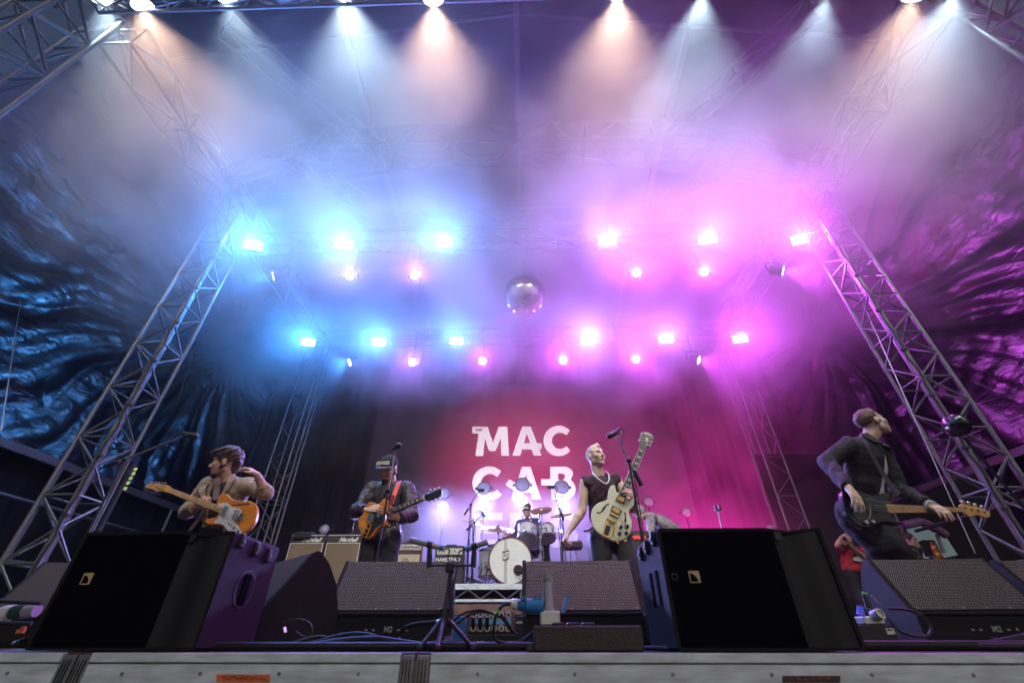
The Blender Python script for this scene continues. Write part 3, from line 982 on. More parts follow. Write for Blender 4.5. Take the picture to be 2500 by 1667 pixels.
# front spotlights, hanging from the top truss and aimed upstage
def front_spot(x, y, col, power, label, cone, lens='lens_white', r=.13, on=True, aim=(0, 7.5, 1.0), k=.6):
    p = at(*DD(x, y - 9), 1.98)
    t = thing('front_spotlight', label, 'spotlight', p, 'spotlights on the front truss')
    d = (Vector((p.x * k + aim[0], aim[1], aim[2])) - p).normalized()
    m = MB(); m.lathe(p - d * .42, d, [(0, .06), (.04, .12), (.2, .135), (.36, r + .02), (.42, r + .025), (.42, r)], 18); m.build('housing', 'black', t, smooth=True)
    m = MB(); m.lathe(p + d * .002, d, [(0, r), (.01, r * .97), (.022, r * .6), (.027, .01)], 18); m.build('lens', lens, t, smooth=True)
    q = p - d * .2
    m = MB(); a = Vector((.17, 0, 0)); m.tube([q + a, q + a + Vector((0, 0, .22)), q - a + Vector((0, 0, .22)), q - a], .016, 6); m.build('yoke', 'black', t)
    bar('clamp', q + Vector((0, 0, .22)), (q.x, q.y, 6.62), .016, 'black', t)
    if on:
        lamp('light', 'SPOT', p + d * .04, d, power, col, t, R(cone), .75, .06)
    return t


CW = (.60, .90, 1.0); WM = (1.0, .74, .48)
fs = ((232, 4, CW, 1500, 'cool white spotlight nearest the top left tower', 46), (327, 22, WM, 1800, 'warm-edged spotlight second from the top left tower', 58),
      (520, 2, CW, 1500, 'cool white spotlight left of the unlit one', 48), (790, -14, CW, 2600, 'glaring cool white spotlight right of the unlit one', 50),
      (995, 8, WM, 2000, 'warm-edged spotlight hanging left of the roof rib', 54), (1420, -4, WM, 2000, 'warm-edged spotlight hanging right of the roof rib', 56),
      (1615, -14, CW, 2000, 'cool white spotlight at the upper right of the centre', 48), (1900, -10, CW, 1200, 'faint cool spotlight third from the top right tower', 44),
      (2100, -2, WM, 1000, 'warm spotlight second from the top right tower', 54), (2195, -12, CW, 1100, 'cool spotlight nearest the top right tower', 56))
for x, y, c, pw, lab, cone in fs:
    front_spot(x, y, c, pw * .33, lab, min(98, cone * 1.75))
front_spot(660, 10, CW, 0, 'unlit dark spotlight between two shining ones', 40, lens='lens_off', on=False)

# floor lamps on stands behind the band
def stand_lamp(x, y, Y, label, glow, col, power, rpx=22):
    p = at(*DD(x, y), Y)
    base = Vector((p.x, p.y, RT if Y < 9.2 else 0.0))
    t = thing('stand_lamp', label, 'stage lamp', base, 'round lamps on stands behind the band')
    r = rpx / .9408 / FPX * ((p - CAM).dot(_fw))
    d = Vector((-p.x * .05, -1, .25)).normalized()
    m = MB(); m.lathe(p - d * r * .9, d, [(0, r * .4), (r * .3, r * .8), (r * .8, r * 1.08), (r * .95, r * 1.08), (r * .95, r * .9)], 20); m.build('head', 'black', t, smooth=True)
    m = MB(); m.lathe(p + d * r * .06, d, [(0, r * .92), (.01, r * .86), (.03, r * .45), (.035, .01)], 20); m.build('lens', 'lens_pale', t, smooth=True)
    for s in (-1, 1):
        m = MB(); q = p + Vector((s * r * 1.12, .05, 0)); m.cyl(q, q + Vector((s * r * .25, 0, 0)), r * .22, 8); m.build('knob', 'black', t)
    bar('pole', base, p - Vector((0, -.05, r * 1.1)), .022, 'black', t)
    m = MB(); m.box(base - Vector((.16, .12, 0)), base + Vector((.16, .12, .03)), bev=.008); m.build('foot', 'black', t)
    if glow:
        q = p + Vector((0, -.03, -r * 2.3))
        m = MB(); m.lathe(q + Vector((0, .2, .02)), Vector((0, -1, -.15)), [(0, .06), (.05, .1), (.16, .115), (.17, .1)], 14); hd = m.build('lower_head', 'black', t, smooth=True)
        m = MB(); m.lathe(q + Vector((0, .035, 0)), Vector((0, -1, -.15)), [(0, .1), (.012, .09), (.02, .01)], 14); m.build('lower_lens', 'lens_cool', t)
        lamp('light', 'SPOT', q + Vector((0, -.03, 0)), Vector((-p.x * .02, -.75, -.5)), power, col, t, R(120), .7, .08)


sl = ((745, 1215, 0, 11), (1020, 1133, 1, 13), (1112, 1120, 1, 15), (1200, 1112, 1, 16), (1290, 1118, 1, 16), (1490, 1152, 0, 11), (1577, 1176, 0, 11), (1772, 1214, 0, 11))
nm = ['small round stand lamp above the guitar cabinets', 'round stand lamp beside the headstock of the capped guitarist', 'round stand lamp in front of the left letter C', 'round stand lamp in front of the middle letter A',
      'round stand lamp in front of the letter B', 'small round stand lamp right of the white guitar', 'small round stand lamp at the right edge of the screen', 'small round stand lamp by the empty microphone stand']
for (x, y, gl, rp_), lab in zip(sl, nm):
    stand_lamp(x, y, 9.4 if gl else 9.6, lab, gl, (.36, .34, 1.0), 650, rp_)

# magenta uplights on the floor behind the right-hand side
for i, (x, yy, pw) in enumerate(((2.9, 9.7, 1600), (3.7, 9.9, 1800), (4.6, 9.7, 1400))):
    p = Vector((x, yy, .28))
    t = thing('floor_uplight', ['left floor uplight of three glowing pink behind the right speaker', 'middle floor uplight of three glowing pink behind the right speaker', 'right floor uplight of three glowing pink behind the right speaker'][i], 'stage lamp', (x, yy, 0), 'pink floor uplights')
    d = unit_((-.05 + .1 * i, .05, 1))
    m = MB(); m.lathe(p - d * .2, d, [(0, .06), (.03, .1), (.17, .11), (.19, .1)], 14); m.build('housing', 'black', t, smooth=True)
    m = MB(); m.lathe(p - d * .012, d, [(0, .1), (.01, .09), (.018, .01)], 14); m.build('lens', mat('pink_lit_lens', (.5, .2, .3), .3, emit=(1, .15, .4), estr=6), t)
    m = MB(); m.tube([p + Vector((-.14, 0, -.1)), p + Vector((-.14, 0, -.27)), p + Vector((.14, 0, -.27)), p + Vector((.14, 0, -.1))], .012, 6); m.build('yoke', 'black', t)
    lamp('light', 'SPOT', p + d * .03, d, pw, (.90, .02, .42), t, R(95), .8, .06)

# disco ball
p = at(*DD(1205, 677), 6.5)
db = thing('mirror_ball', 'mirrored disco ball hanging in the haze at the centre', 'disco ball', p)
r = 47 / .9408 / FPX * ((p - CAM).dot(_fw))
b = MB(); nlat = 34
for j in range(nlat):
    a0, a1 = math.pi * j / nlat, math.pi * (j + 1) / nlat
    n = max(6, int(2 * nlat * math.sin((a0 + a1) / 2)))
    for i in range(n):
        t0, t1 = 2 * math.pi * (i + .04) / n, 2 * math.pi * (i + .96) / n
        e = .04 * (a1 - a0)
        q = [p + Vector((math.sin(a) * math.cos(tt), math.sin(a) * math.sin(tt), math.cos(a))) * r for a, tt in ((a0 + e, t0), (a1 - e, t0), (a1 - e, t1), (a0 + e, t1))]
        b.add(q, [(0, 1, 2, 3)])
mt = b.build('mirror_tile', mat('mirror_tile', (.9, .92, .95), .06, 1.0), db); mt['kind'] = 'stuff'
b = MB(); b.ball(p, r * .985, 28, 18); b.build('core', 'steel', db, smooth=True)
bar('hanger', p + Vector((0, 0, r * .98)), (p.x, p.y, 8.05), .008, 'steel', db)
# ================================================================== implicit surfaces for people
def V3(a):
    return np.array(a, dtype=np.float32)


class Field:
    def __init__(s, lo, hi, h):
        s.h = h
        s.lo = V3(lo)
        s.n = np.maximum(((V3(hi) - s.lo) / h).astype(int) + 2, 4)
        s.D = np.full(s.n, 1.0, np.float32)
        s.ax = [s.lo[i] + h * np.arange(s.n[i], dtype=np.float32) for i in range(3)]

    def region(s, lo, hi):
        a = np.clip(((V3(lo) - s.lo) / s.h).astype(int) - 1, 0, s.n)
        b = np.clip(((V3(hi) - s.lo) / s.h).astype(int) + 3, 0, s.n)
        if np.any(b - a < 1):
            return None
        sl = tuple(slice(a[i], b[i]) for i in range(3))
        X = s.ax[0][sl[0]][:, None, None]
        Y = s.ax[1][sl[1]][None, :, None]
        Z = s.ax[2][sl[2]][None, None, :]
        return sl, X, Y, Z

    def comb(s, sl, d, k, op):
        A = s.D[sl]
        if op == 'u':
            hh = np.clip(.5 + .5 * (A - d) / k, 0, 1)
            s.D[sl] = A * (1 - hh) + d * hh - k * hh * (1 - hh)
        else:
            d = -d
            hh = np.clip(.5 - .5 * (A - d) / k, 0, 1)
            s.D[sl] = A * (1 - hh) + d * hh + k * hh * (1 - hh)

    def cone(s, a, b, ra, rb, k=.02, op='u', cap=False, cap0=False):
        a, b = V3(a), V3(b)
        m = max(ra, rb) + k + 3 * s.h
        rg = s.region(np.minimum(a, b) - m, np.maximum(a, b) + m)
        if rg is None:
            return
        sl, X, Y, Z = rg
        ba = b - a
        L2 = float(ba @ ba) + 1e-9
        t = ((X - a[0]) * ba[0] + (Y - a[1]) * ba[1] + (Z - a[2]) * ba[2]) / L2
        tc = np.clip(t, 0, 1)
        d = np.sqrt((X - a[0] - tc * ba[0]) ** 2 + (Y - a[1] - tc * ba[1]) ** 2 + (Z - a[2] - tc * ba[2]) ** 2) - (ra + (rb - ra) * tc)
        if cap:
            d = np.maximum(d, (t - 1) * math.sqrt(L2))
        if cap0:
            d = np.maximum(d, -t * math.sqrt(L2))
        s.comb(sl, d, k, op)

    def ell(s, c, r, B=None, k=.02, op='u'):
        c = V3(c)
        r = V3(r)
        m = float(r.max()) + k + 3 * s.h
        rg = s.region(c - m, c + m)
        if rg is None:
            return
        sl, X, Y, Z = rg
        X, Y, Z = X - c[0], Y - c[1], Z - c[2]
        if B is None:
            u, v, w = X, Y, Z
        else:
            u, v, w = [X * e[0] + Y * e[1] + Z * e[2] for e in B]
        q = np.sqrt((u / r[0]) ** 2 + (v / r[1]) ** 2 + (w / r[2]) ** 2)
        q2 = np.sqrt((u / r[0] ** 2) ** 2 + (v / r[1] ** 2) ** 2 + (w / r[2] ** 2) ** 2) + 1e-6
        d = q * (q - 1) / q2
        d = np.maximum(d, -float(r.min()))
        s.comb(sl, d.astype(np.float32), k, op)

    def half(s, p, n, k=.01, within=None):
        """cut away what lies on the n side of the plane through p"""
        p, n = V3(p), V3(n)
        if within is None:
            rg = s.region(s.lo, s.lo + s.h * s.n)
        else:
            rg = s.region(V3(within[0]) - within[1], V3(within[0]) + within[1])
        sl, X, Y, Z = rg
        d = -((X - p[0]) * n[0] + (Y - p[1]) * n[1] + (Z - p[2]) * n[2])
        s.comb(sl, d, k, 's')

    def folds(s, amp, freq, seed=0, ridge=.5):
        rs = np.random.RandomState(seed)
        near = np.abs(s.D) < .08
        I = np.argwhere(near)
        if len(I) == 0:
            return
        P = s.lo + I * s.h
        acc = np.zeros(len(I), np.float32)
        for o in range(4):
            f = freq * (1.55 ** o)
            k1 = rs.normal(size=3)
            k1 /= np.linalg.norm(k1)
            k2 = rs.normal(size=3)
            w = np.sin(P @ (k2 * f * .45) + rs.uniform(0, 6.28)) * 1.2
            q = np.sin(P @ (k1 * f) + w + rs.uniform(0, 6.28))
            acc += ((1 - ridge) * q + ridge * (1 - 2 * np.abs(q))) / (1.5 ** o)
        s.D[near] += (amp * acc / 2).astype(np.float32)

    def mesh(s, name, m, parent):
        D = s.D
        S = D < 0
        nx, ny, nz = [int(q) for q in s.n]
        cnt = np.zeros((nx - 1, ny - 1, nz - 1), np.int8)
        for i in (0, 1):
            for j in (0, 1):
                for k in (0, 1):
                    cnt += S[i:nx - 1 + i, j:ny - 1 + j, k:nz - 1 + k]
        mask = (cnt > 0) & (cnt < 8)
        C = np.argwhere(mask)
        vid = np.full(mask.shape, -1, np.int32)
        vid[mask] = np.arange(len(C))
        pos = np.zeros((len(C), 3), np.float32)
        num = np.zeros(len(C), np.float32)
        cor = [(i, j, k) for i in (0, 1) for j in (0, 1) for k in (0, 1)]
        val = {c: D[C[:, 0] + c[0], C[:, 1] + c[1], C[:, 2] + c[2]] for c in cor}
        for c in cor:
            for a in range(3):
                if c[a] == 0:
                    e = list(c)
                    e[a] = 1
                    v0, v1 = val[c], val[tuple(e)]
                    x = (v0 < 0) != (v1 < 0)
                    t = np.where(x, v0 / np.where(np.abs(v0 - v1) < 1e-9, 1e-9, v0 - v1), 0)
                    for q in range(3):
                        pos[:, q] += np.where(x, c[q] + (t if q == a else 0), 0)
                    num += x
        pos = s.lo + (C + pos / num[:, None]) * s.h
        F = []
        for a in range(3):
            sh = [slice(None)] * 3
            s0, s1 = list(sh), list(sh)
            s0[a] = slice(0, -1)
            s1[a] = slice(1, None)
            E0, E1 = S[tuple(s0)], S[tuple(s1)]
            X = np.argwhere(E0 != E1)
            b, c = (a + 1) % 3, (a + 2) % 3
            ok = (X[:, b] > 0) & (X[:, c] > 0) & (X[:, b] < s.n[b] - 1) & (X[:, c] < s.n[c] - 1)
            X = X[ok]
            q = []
            for db, dc in ((1, 1), (0, 1), (0, 0), (1, 0)):
                Y = X.copy()
                Y[:, b] -= db
                Y[:, c] -= dc
                q.append(vid[Y[:, 0], Y[:, 1], Y[:, 2]])
            q = np.stack(q, 1)
            ins = S[X[:, 0], X[:, 1], X[:, 2]]
            q[~ins] = q[~ins][:, ::-1]
            F.append(q)
        F = np.concatenate(F)
        F = F[(F >= 0).all(1)]
        off = V3(origin(parent)) if parent is not None else V3((0, 0, 0))
        me = bpy.data.meshes.new(name)
        me.vertices.add(len(pos))
        me.vertices.foreach_set('co', (pos - off).astype(np.float32).ravel())
        me.loops.add(len(F) * 4)
        me.loops.foreach_set('vertex_index', F.astype(np.int32).ravel())
        me.polygons.add(len(F))
        me.polygons.foreach_set('loop_start', np.arange(0, len(F) * 4, 4, dtype=np.int32))
        me.polygons.foreach_set('use_smooth', np.ones(len(F), bool))
        me.update(calc_edges=True)
        me.validate()
        me.materials.append(M[m] if isinstance(m, str) else m)
        o = bpy.data.objects.new(name, me)
        COL.objects.link(o)
        o.parent = parent
        return o


def unit(v):
    return Vector(v).normalized()


def frame(fwd, up):
    f = unit(fwd)
    r = f.cross(Vector(up)).normalized()
    return r, f, r.cross(f).normalized()


class Head:
    def __init__(s, c, fwd, up=(0, 0, 1), sc=1.0):
        s.c, s.sc = Vector(c), sc
        s.r, s.f, s.u = frame(fwd, up)
        s.B = (s.r, s.f, s.u)

    def p(s, x, y, z):
        return s.c + (s.r * x + s.f * y + s.u * z) * s.sc

    def skin(s, F, mouth=0.0):
        q = s.sc
        F.ell(s.p(0, -.012, .032), V3((.074, .095, .086)) * q, s.B, .02)
        F.ell(s.p(0, .028, -.03), V3((.061, .062, .078)) * q, s.B, .025)
        F.cone(s.p(-.048, -.002, -.055), s.p(0, .066, -.094), .024 * q, .019 * q, .02)
        F.cone(s.p(.048, -.002, -.055), s.p(0, .066, -.094), .024 * q, .019 * q, .02)
        F.cone(s.p(-.032, .076, .020), s.p(.032, .076, .020), .012 * q, .012 * q, .012)
        for e in (-1, 1):
            F.ell(s.p(e * .031, .098, .000), V3((.017, .02, .012)) * q, s.B, .012, 's')
            F.ell(s.p(e * .042, .058, -.022), V3((.022, .022, .018)) * q, s.B, .02)
            F.ell(s.p(e * .077, -.006, -.006), V3((.009, .019, .031)) * q, s.B, .008)
        F.cone(s.p(0, .083, .008), s.p(0, .106, -.026), .008 * q, .0125 * q, .008)
        F.cone(s.p(-.012, .094, -.031), s.p(.012, .094, -.031), .007 * q, .007 * q, .008)
        F.cone(s.p(-.02, .080, -.060), s.p(.02, .080, -.060), .010 * q, .010 * q, .01)
        if mouth > 0:
            F.ell(s.p(0, .094, -.062 - mouth * .4), V3((.017, .02, mouth)) * q, s.B, .006, 's')

    def features(s, par, brow='hair_brown', mouth=0.0):
        q = s.sc
        for e in (-1, 1):
            b = MB(); b.ball(s.p(e * .031, .0715, -.001), .0118 * q, 10, 8); o = b.build('eye', 'eye', par, smooth=True)
            b = MB(); b.ball(s.p(e * .031, .0785, -.001), .0058 * q, 8, 6); b.build('iris', 'iris', par, smooth=True)
            b = MB(); b.tube([s.p(e * .014, .0895, .0185), s.p(e * .030, .0885, .0235), s.p(e * .050, .0715, .0195)], [.0042 * q, .005 * q, .003 * q], 6); b.build('eyebrow', brow, par, smooth=True)
        for dz, rr in ((.0045, .0048), (-.0055 - mouth, .0056)):
            b = MB(); b.tube([s.p(-.021, .079, -.060 + dz * .4), s.p(-.009, .0885, -.060 + dz), s.p(.009, .0885, -.060 + dz), s.p(.021, .079, -.060 + dz * .4)], [.003 * q, rr * q, rr * q, .003 * q], 6)
            b.build('lip', 'lip', par, smooth=True)


def hand(F, w, d, n, flip=1, curl=(.5, .6, .4), spread=.1, sc=1.0, thumb=(.6, .7, .35), tcurl=.3):
    """w wrist, d towards the knuckles, n palm normal (fingers curl towards it), flip: side of the thumb"""
    d, n = unit(d), Vector(n)
    n = (n - d * n.dot(d)).normalized()
    x = d.cross(n).normalized() * flip          # thumb side
    w = Vector(w)
    for i in range(4):
        a = (1.5 - i) * .0185 * sc
        kn = w + d * ((.088 - .006 * abs(i - 1)) * sc) + x * a
        F.cone(w + x * a * .45 + d * .008, kn, .0165 * sc, .0115 * sc, .010)
        dd = (d + x * (1.5 - i) * spread).normalized()
        p = kn
        L = (.043, .027, .021)
        ls = (.95, 1.05, 1.0, .8)[i] * sc
        cur = dd
        for j in range(3):
            ax = cur.cross(n if abs(cur.dot(n)) < .98 else d)
            ang = curl[j]
            cur = (Matrix.Rotation(ang, 3, ax.normalized()) @ cur).normalized() if ax.length > 1e-5 else cur
            # keep bending the same way round
            q = p + cur * L[j] * ls
            F.cone(p, q, (.0095 - j * .0009) * sc, (.0086 - j * .0009) * sc, .004)
            n2 = (Matrix.Rotation(ang, 3, ax.normalized()) @ n) if ax.length > 1e-5 else n
            n_i = n2
            p = q
            n = n_i
        n = Vector(n)
        # restore palm normal for the next finger
        n = (x * flip).cross(d).normalized() if (x * flip).cross(d).dot(Vector(n)) > -2 else n
        n = n if n.length > 0 else d
    t0 = w + d * .028 * sc + x * .024 * sc
    nn = (x * flip).cross(d).normalized()
    td = (d * thumb[0] + x * thumb[1] + nn * thumb[2]).normalized()
    t1 = t0 + td * .038 * sc
    td2 = (td + d * .6 - x * tcurl + nn * .2).normalized()
    t2 = t1 + td2 * .032 * sc
    F.cone(t0, t1, .0155 * sc, .011 * sc, .010)
    F.cone(t1, t2, .0108 * sc, .0085 * sc, .004)


def torso(F, J, r, k=.03, nk=False, hip=True):
    up = unit(J['neck'] - J['pelvis'])
    sd = J['RS'] - J['LS']
    sw = sd.length
    sd = (sd - up * sd.dot(up)).normalized()
    fr = sd.cross(up).normalized()
    B = (sd, fr, up)
    L = (J['neck'] - J['pelvis']).length
    P = lambda t, f=0.0: J['pelvis'].lerp(J['neck'], t) + fr * f
    F.cone(J['LS'] - up * .012, J['RS'] - up * .012, .048 + r, .048 + r, k)
    if nk:
        F.cone(P(.98, -.012), P(.84), .052, .075 + r, k)
    else:
        F.cone(P(.88, -.012), P(.80), .05 + r * .4, .07 + r, k)
    F.ell(P(.66, .005), (.165 * sw / .38 + r, .105 + r, .165 * L / .5 + r), B, k)
    F.ell(P(.34), (.145 + r, .100 + r, .17 * L / .5 + r), B, k)
    if hip:
        F.ell(P(-.02), (.160 + r, .112 + r, .13 + r), B, k)
    return B, P


def person(name, label, J, cr=None, skin='skin', head=None, vox=.0065, body=None, hands=(), mouth=0.0, brow='hair_brown', group=None, hsc=1.0):
    base = Vector((J['pelvis'].x, J['pelvis'].y, 0))
    T = thing(name, label, 'person', base, group)
    T['category'] = 'person'
    allp = list(J.values()) + [head.p(0, 0, .14), head.p(0, 0, -.1), head.p(.12, 0, 0), head.p(-.12, 0, 0), head.p(0, .13, 0), head.p(0, -.12, 0)]
    lo = V3([min(p[i] for p in allp) for i in range(3)]) - .2
    hi = V3([max(p[i] for p in allp) for i in range(3)]) + .2
    F = Field(lo, hi, vox)
    torso(F, J, -.012, nk=True)
    for a, b, c in (('LS', 'LE', 'LW'), ('RS', 'RE', 'RW')):
        F.cone(J[a], J[b], .052, .040, .02)
        mid = J[b].lerp(J[c], .3)
        F.cone(J[b], mid, .040, .041, .015)
        F.cone(mid, J[c], .041, .0265, .015)
    for a, b, c in (('LH', 'LK', 'LA'), ('RH', 'RK', 'RA')):
        F.cone(J[a], J[b], .080, .052, .03)
        F.cone(J[b], J[b].lerp(J[c], .3), .05, .052, .02)
        F.cone(J[b].lerp(J[c], .3), J[c], .05, .033, .02)
        F.cone(J[c], J[c] + Vector((0, -.17, -.04)), .036, .028, .02)
    F.cone(head.p(0, -.022, -.05), J['neck'], .054, .060, .02)
    head.skin(F, mouth)
    for h in hands:
        hand(F, **h)
    body = F.mesh('body', skin, T)
    head.features(body, brow, mouth)
    return T, (lo, hi)
# ================================================================== the band
def JJ(cr, **kw):
    return {k: at(*cr(v[0], v[1]), v[2]) for k, v in kw.items()}


def legs_down(J, spread=.11, yoff=0.0, bend=.0):
    p = J['pelvis']
    for s, a in ((-1, 'L'), (1, 'R')):
        J[a + 'H'] = p + Vector((s * .085, 0, -.05))
        J[a + 'K'] = Vector((p.x + s * spread, p.y + yoff * .5 - bend, p.z * .54))
        J[a + 'A'] = Vector((p.x + s * (spread + .04), p.y + yoff, .075))


def shoes(T, J, m='black'):
    for a in 'LR':
        p = J[a + 'A']
        F = Field(V3(p) - .3, V3(p) + .3, .012)
        F.cone(p + Vector((0, .03, -.03)), p + Vector((0, -.19, -.04)), .046, .036, .02)
        F.half((0, 0, .002), (0, 0, -1))
        F.mesh('shoe', m, T)


def trousers(T, J, bb, m='trouser', seed=5, top=.12):
    F = Field(bb[0], bb[1], .009)
    up = unit(J['neck'] - J['pelvis'])
    F.ell(J['pelvis'] + up * .0, (.178, .132, .15), None, .03)
    for a in 'LR':
        F.cone(J[a + 'H'], J[a + 'K'], .098, .072, .03)
        F.cone(J[a + 'K'], J[a + 'A'] + Vector((0, 0, .02)), .072, .060, .03)
    F.folds(.012, 22, seed)
    F.half(J['pelvis'] + up * top, up)
    return F.mesh('trousers', m, T)


# ---------------------------------------------------------------- guitarist at the left, tan blazer
Y0 = 3.95
J = JJ(C1, neck=(1215, 740, Y0), LS=(940, 810, Y0 + .02), RS=(1480, 815, Y0 - .04), LE=(655, 1165, Y0 + .02), LW=(765, 1100, Y0 - .21), RE=(1730, 915, Y0 - .22), RW=(1610, 665, Y0 - .34), pelvis=(1130, 1430, Y0 + .06))
legs_down(J, .16, 0, .08)
hd = Head(at(*C1(1180, 500), Y0 - .06), (-.95, -.34, -.12), (-.04, -.12, 1), 1.14)
T, bb = person('person', 'dark-haired guitarist in a tan blazer looking to the left', J, head=hd,
               hands=[dict(w=J['LW'], d=at(*C1(870, 1035), Y0 - .27) - J['LW'], n=(.2, .7, .75), flip=-1, curl=(.75, .8, .6), spread=.05),
                      dict(w=J['RW'], d=at(*C1(1480, 560), Y0 - .36) - J['RW'], n=(-.35, .25, -1), flip=1, curl=(.45, .5, .4), spread=.12)], group='musicians on stage')
GUITARIST_L = T
F = Field(*bb, .008)
B, P = torso(F, J, .008, hip=False)
F.half(J['pelvis'] + B[2] * -.02, -B[2])
F.cone(P(.95, .01), J['neck'] + B[2] * .2, .066, .075, .01, 's')
F.mesh('shirt', 'tee', T)
F = Field(*bb, .0075)
B, P = torso(F, J, .028)
for a, fr in (('L', 1.0), ('R', .42)):
    S, E_, W = J[a + 'S'], J[a + 'E'], J[a + 'W']
    F.cone(S, E_, .074, .060, .02)
    F.cone(E_, E_.lerp(W, fr * .98), .062, .052, .02, cap=True)
F.folds(.012, 26, 3, .6)
F.half(P(-.22), -B[2])
F.cone(P(1.15, .0), P(.94, .02), .085, .085, .01, 's')
F.cone(P(.96, .12), P(.62, .165), .080, .085, .01, 's')
F.cone(P(.62, .165), P(.0, .18), .085, .13, .01, 's')
F.mesh('blazer', 'blazer', T)
for sgn, pts in ((-1, ((1.03, -.085, .02), (.9, -.10, .118), (.72, -.085, .142), (.55, -.05, .150))), (1, ((1.03, .085, .02), (.9, .105, .118), (.72, .095, .142), (.55, .06, .150)))):
    b = MB(); pp = spline([P(t, f) + B[0] * x for t, x, f in pts], 5); N = len(pp)
    o1 = [p + B[0] * sgn * (.012 + .05 * math.sin(math.pi * (i / (N - 1)) ** .7)) + B[1] * .004 for i, p in enumerate(pp)]
    b.add(pp + o1 + [p + B[1] * .008 for p in pp] + [p + B[1] * .008 for p in o1], [(i, i + 1, N + i + 1, N + i) for i in range(N - 1)] + [(2 * N + i, 3 * N + i, 3 * N + i + 1, 2 * N + i + 1) for i in range(N - 1)] + [(N + i, N + i + 1, 3 * N + i + 1, 3 * N + i) for i in range(N - 1)])
    b.build('lapel', 'blazer', T, smooth=True)
trousers(T, J, bb, 'tee', 5, .05); shoes(T, J)
F = Field(V3(hd.c) - .2, V3(hd.c) + .2, .006)
F.ell(hd.p(0, -.022, .050), (.098, .118, .102), hd.B, .02)
F.cone(hd.p(0, .072, .085), hd.p(.02, .100, .062), .03, .018, .02)
F.cone(hd.p(-.04, .06, .09), hd.p(-.045, .088, .065), .03, .016, .02)
F.cone(hd.p(0, -.085, -.01), hd.p(0, -.075, -.06), .045, .035, .03)
F.ell(hd.p(0, .078, -.030), (.12, .084, .078), hd.B, .012, 's')
F.ell(hd.p(.088, .004, -.012), (.034, .030, .044), hd.B, .01, 's'); F.ell(hd.p(-.088, .004, -.012), (.034, .030, .044), hd.B, .01, 's')
F.folds(.016, 62, 8, .5)
F.folds(.005, 150, 18, .5)
F.mesh('hair', 'hair_brown', T)
F = Field(V3(hd.c) - .2, V3(hd.c) + .2, .005)
F.cone(hd.p(-.052, .0, -.045), hd.p(0, .064, -.097), .0275, .0255, .02); F.cone(hd.p(.052, .0, -.045), hd.p(0, .064, -.097), .0275, .0255, .02)
F.cone(hd.p(-.024, .080, -.046), hd.p(.024, .080, -.046), .0095, .0095, .01)
F.ell(hd.p(0, .096, -.060), (.02, .02, .009), hd.B, .006, 's')
F.folds(.003, 160, 9, .3)
F.mesh('beard', 'stubble', T)
w = J['RW']; d = unit(J['RE'] - w)
b = MB(); u, v = basis(d); b.tube([w + d * .03 + (u * math.cos(a) + v * math.sin(a)) * .036 for a in [i * 2 * math.pi / 20 for i in range(21)]], .0045, 6); b.build('bracelet', 'chrome', T, smooth=True)

# ---------------------------------------------------------------- guitarist with the cap
Y0 = 4.45
J = JJ(C2, neck=(590, 610, Y0), LS=(385, 680, Y0), RS=(780, 670, Y0), LE=(205, 925, Y0 - .10), LW=(300, 925, Y0 - .31), RE=(835, 975, Y0 - .12), RW=(675, 1020, Y0 - .30), pelvis=(500, 1200, Y0 + .04))
legs_down(J, .12, 0, .04)
hd = Head(at(*C2(560, 462), Y0 - .07), (-.18, -.88, -.42), (-.03, -.40, 1), 1.06)
T, bb = person('person', 'guitarist in a black cap and dark jacket looking down', J, head=hd,
               hands=[dict(w=J['LW'], d=at(*C2(440, 895), Y0 - .36) - J['LW'], n=(.1, .9, -.35), flip=1, curl=(.25, .3, .25), spread=.06),
                      dict(w=J['RW'], d=at(*C2(600, 940), Y0 - .36) - J['RW'], n=(-.5, .75, .4), flip=1, curl=(.8, .8, .6), spread=.03)], group='musicians on stage')
GUITARIST_C = T
F = Field(*bb, .0075)
B, P = torso(F, J, .024)
for a in 'LR':
    S, E_, W = J[a + 'S'], J[a + 'E'], J[a + 'W']
    F.cone(S, E_, .070, .064, .02)
    F.cone(E_, E_.lerp(W, .95), .066, .044, .02, cap=True)
F.folds(.019, 24, 13, .7)
F.half(P(-.14), -B[2])
F.cone(P(1.15), P(.95, .02), .072, .072, .01, 's')
F.mesh('jacket', 'nylon', T)
for sgn in (-1, 1):
    b = MB(); pp = [P(1.04, -.05) + B[0] * sgn * .075, P(1.04, .03) + B[0] * sgn * .07, P(.97, .085) + B[0] * sgn * .03, P(.90, .115) + B[0] * sgn * .075, P(.98, .03) + B[0] * sgn * .115]
    b.slab(pp, .012); b.build('collar', 'nylon', T)
F = Field(*bb, .009)
trousers(T, J, bb, 'trouser', 15, .02); shoes(T, J)
F = Field(V3(hd.c) - .2, V3(hd.c) + .2, .005)
F.cone(hd.p(-.052, .0, -.03), hd.p(0, .070, -.098), .027, .024, .02); F.cone(hd.p(.052, .0, -.03), hd.p(0, .070, -.098), .027, .024, .02)
F.cone(hd.p(-.026, .080, -.045), hd.p(.026, .080, -.045), .0105, .0105, .01)
F.ell(hd.p(0, .098, -.060), (.02, .02, .008), hd.B, .006, 's')
F.folds(.003, 160, 9, .3)
F.mesh('beard', 'stubble', T)
F = Field(V3(hd.c) - .24, V3(hd.c) + .24, .006)
F.ell(hd.p(0, -.012, .062), (.089, .108, .088), hd.B, .02)
F.half(hd.p(0, 0, .040), -hd.u)
F.mesh('cap', 'tee', T)
b = MB(); rim = []
for a in np.linspace(-80, 80, 17):
    rim.append(hd.p(.088 * math.sin(R(a)), .03 + .155 * math.cos(R(a)), .044 - .012 * abs(math.sin(R(a)))))
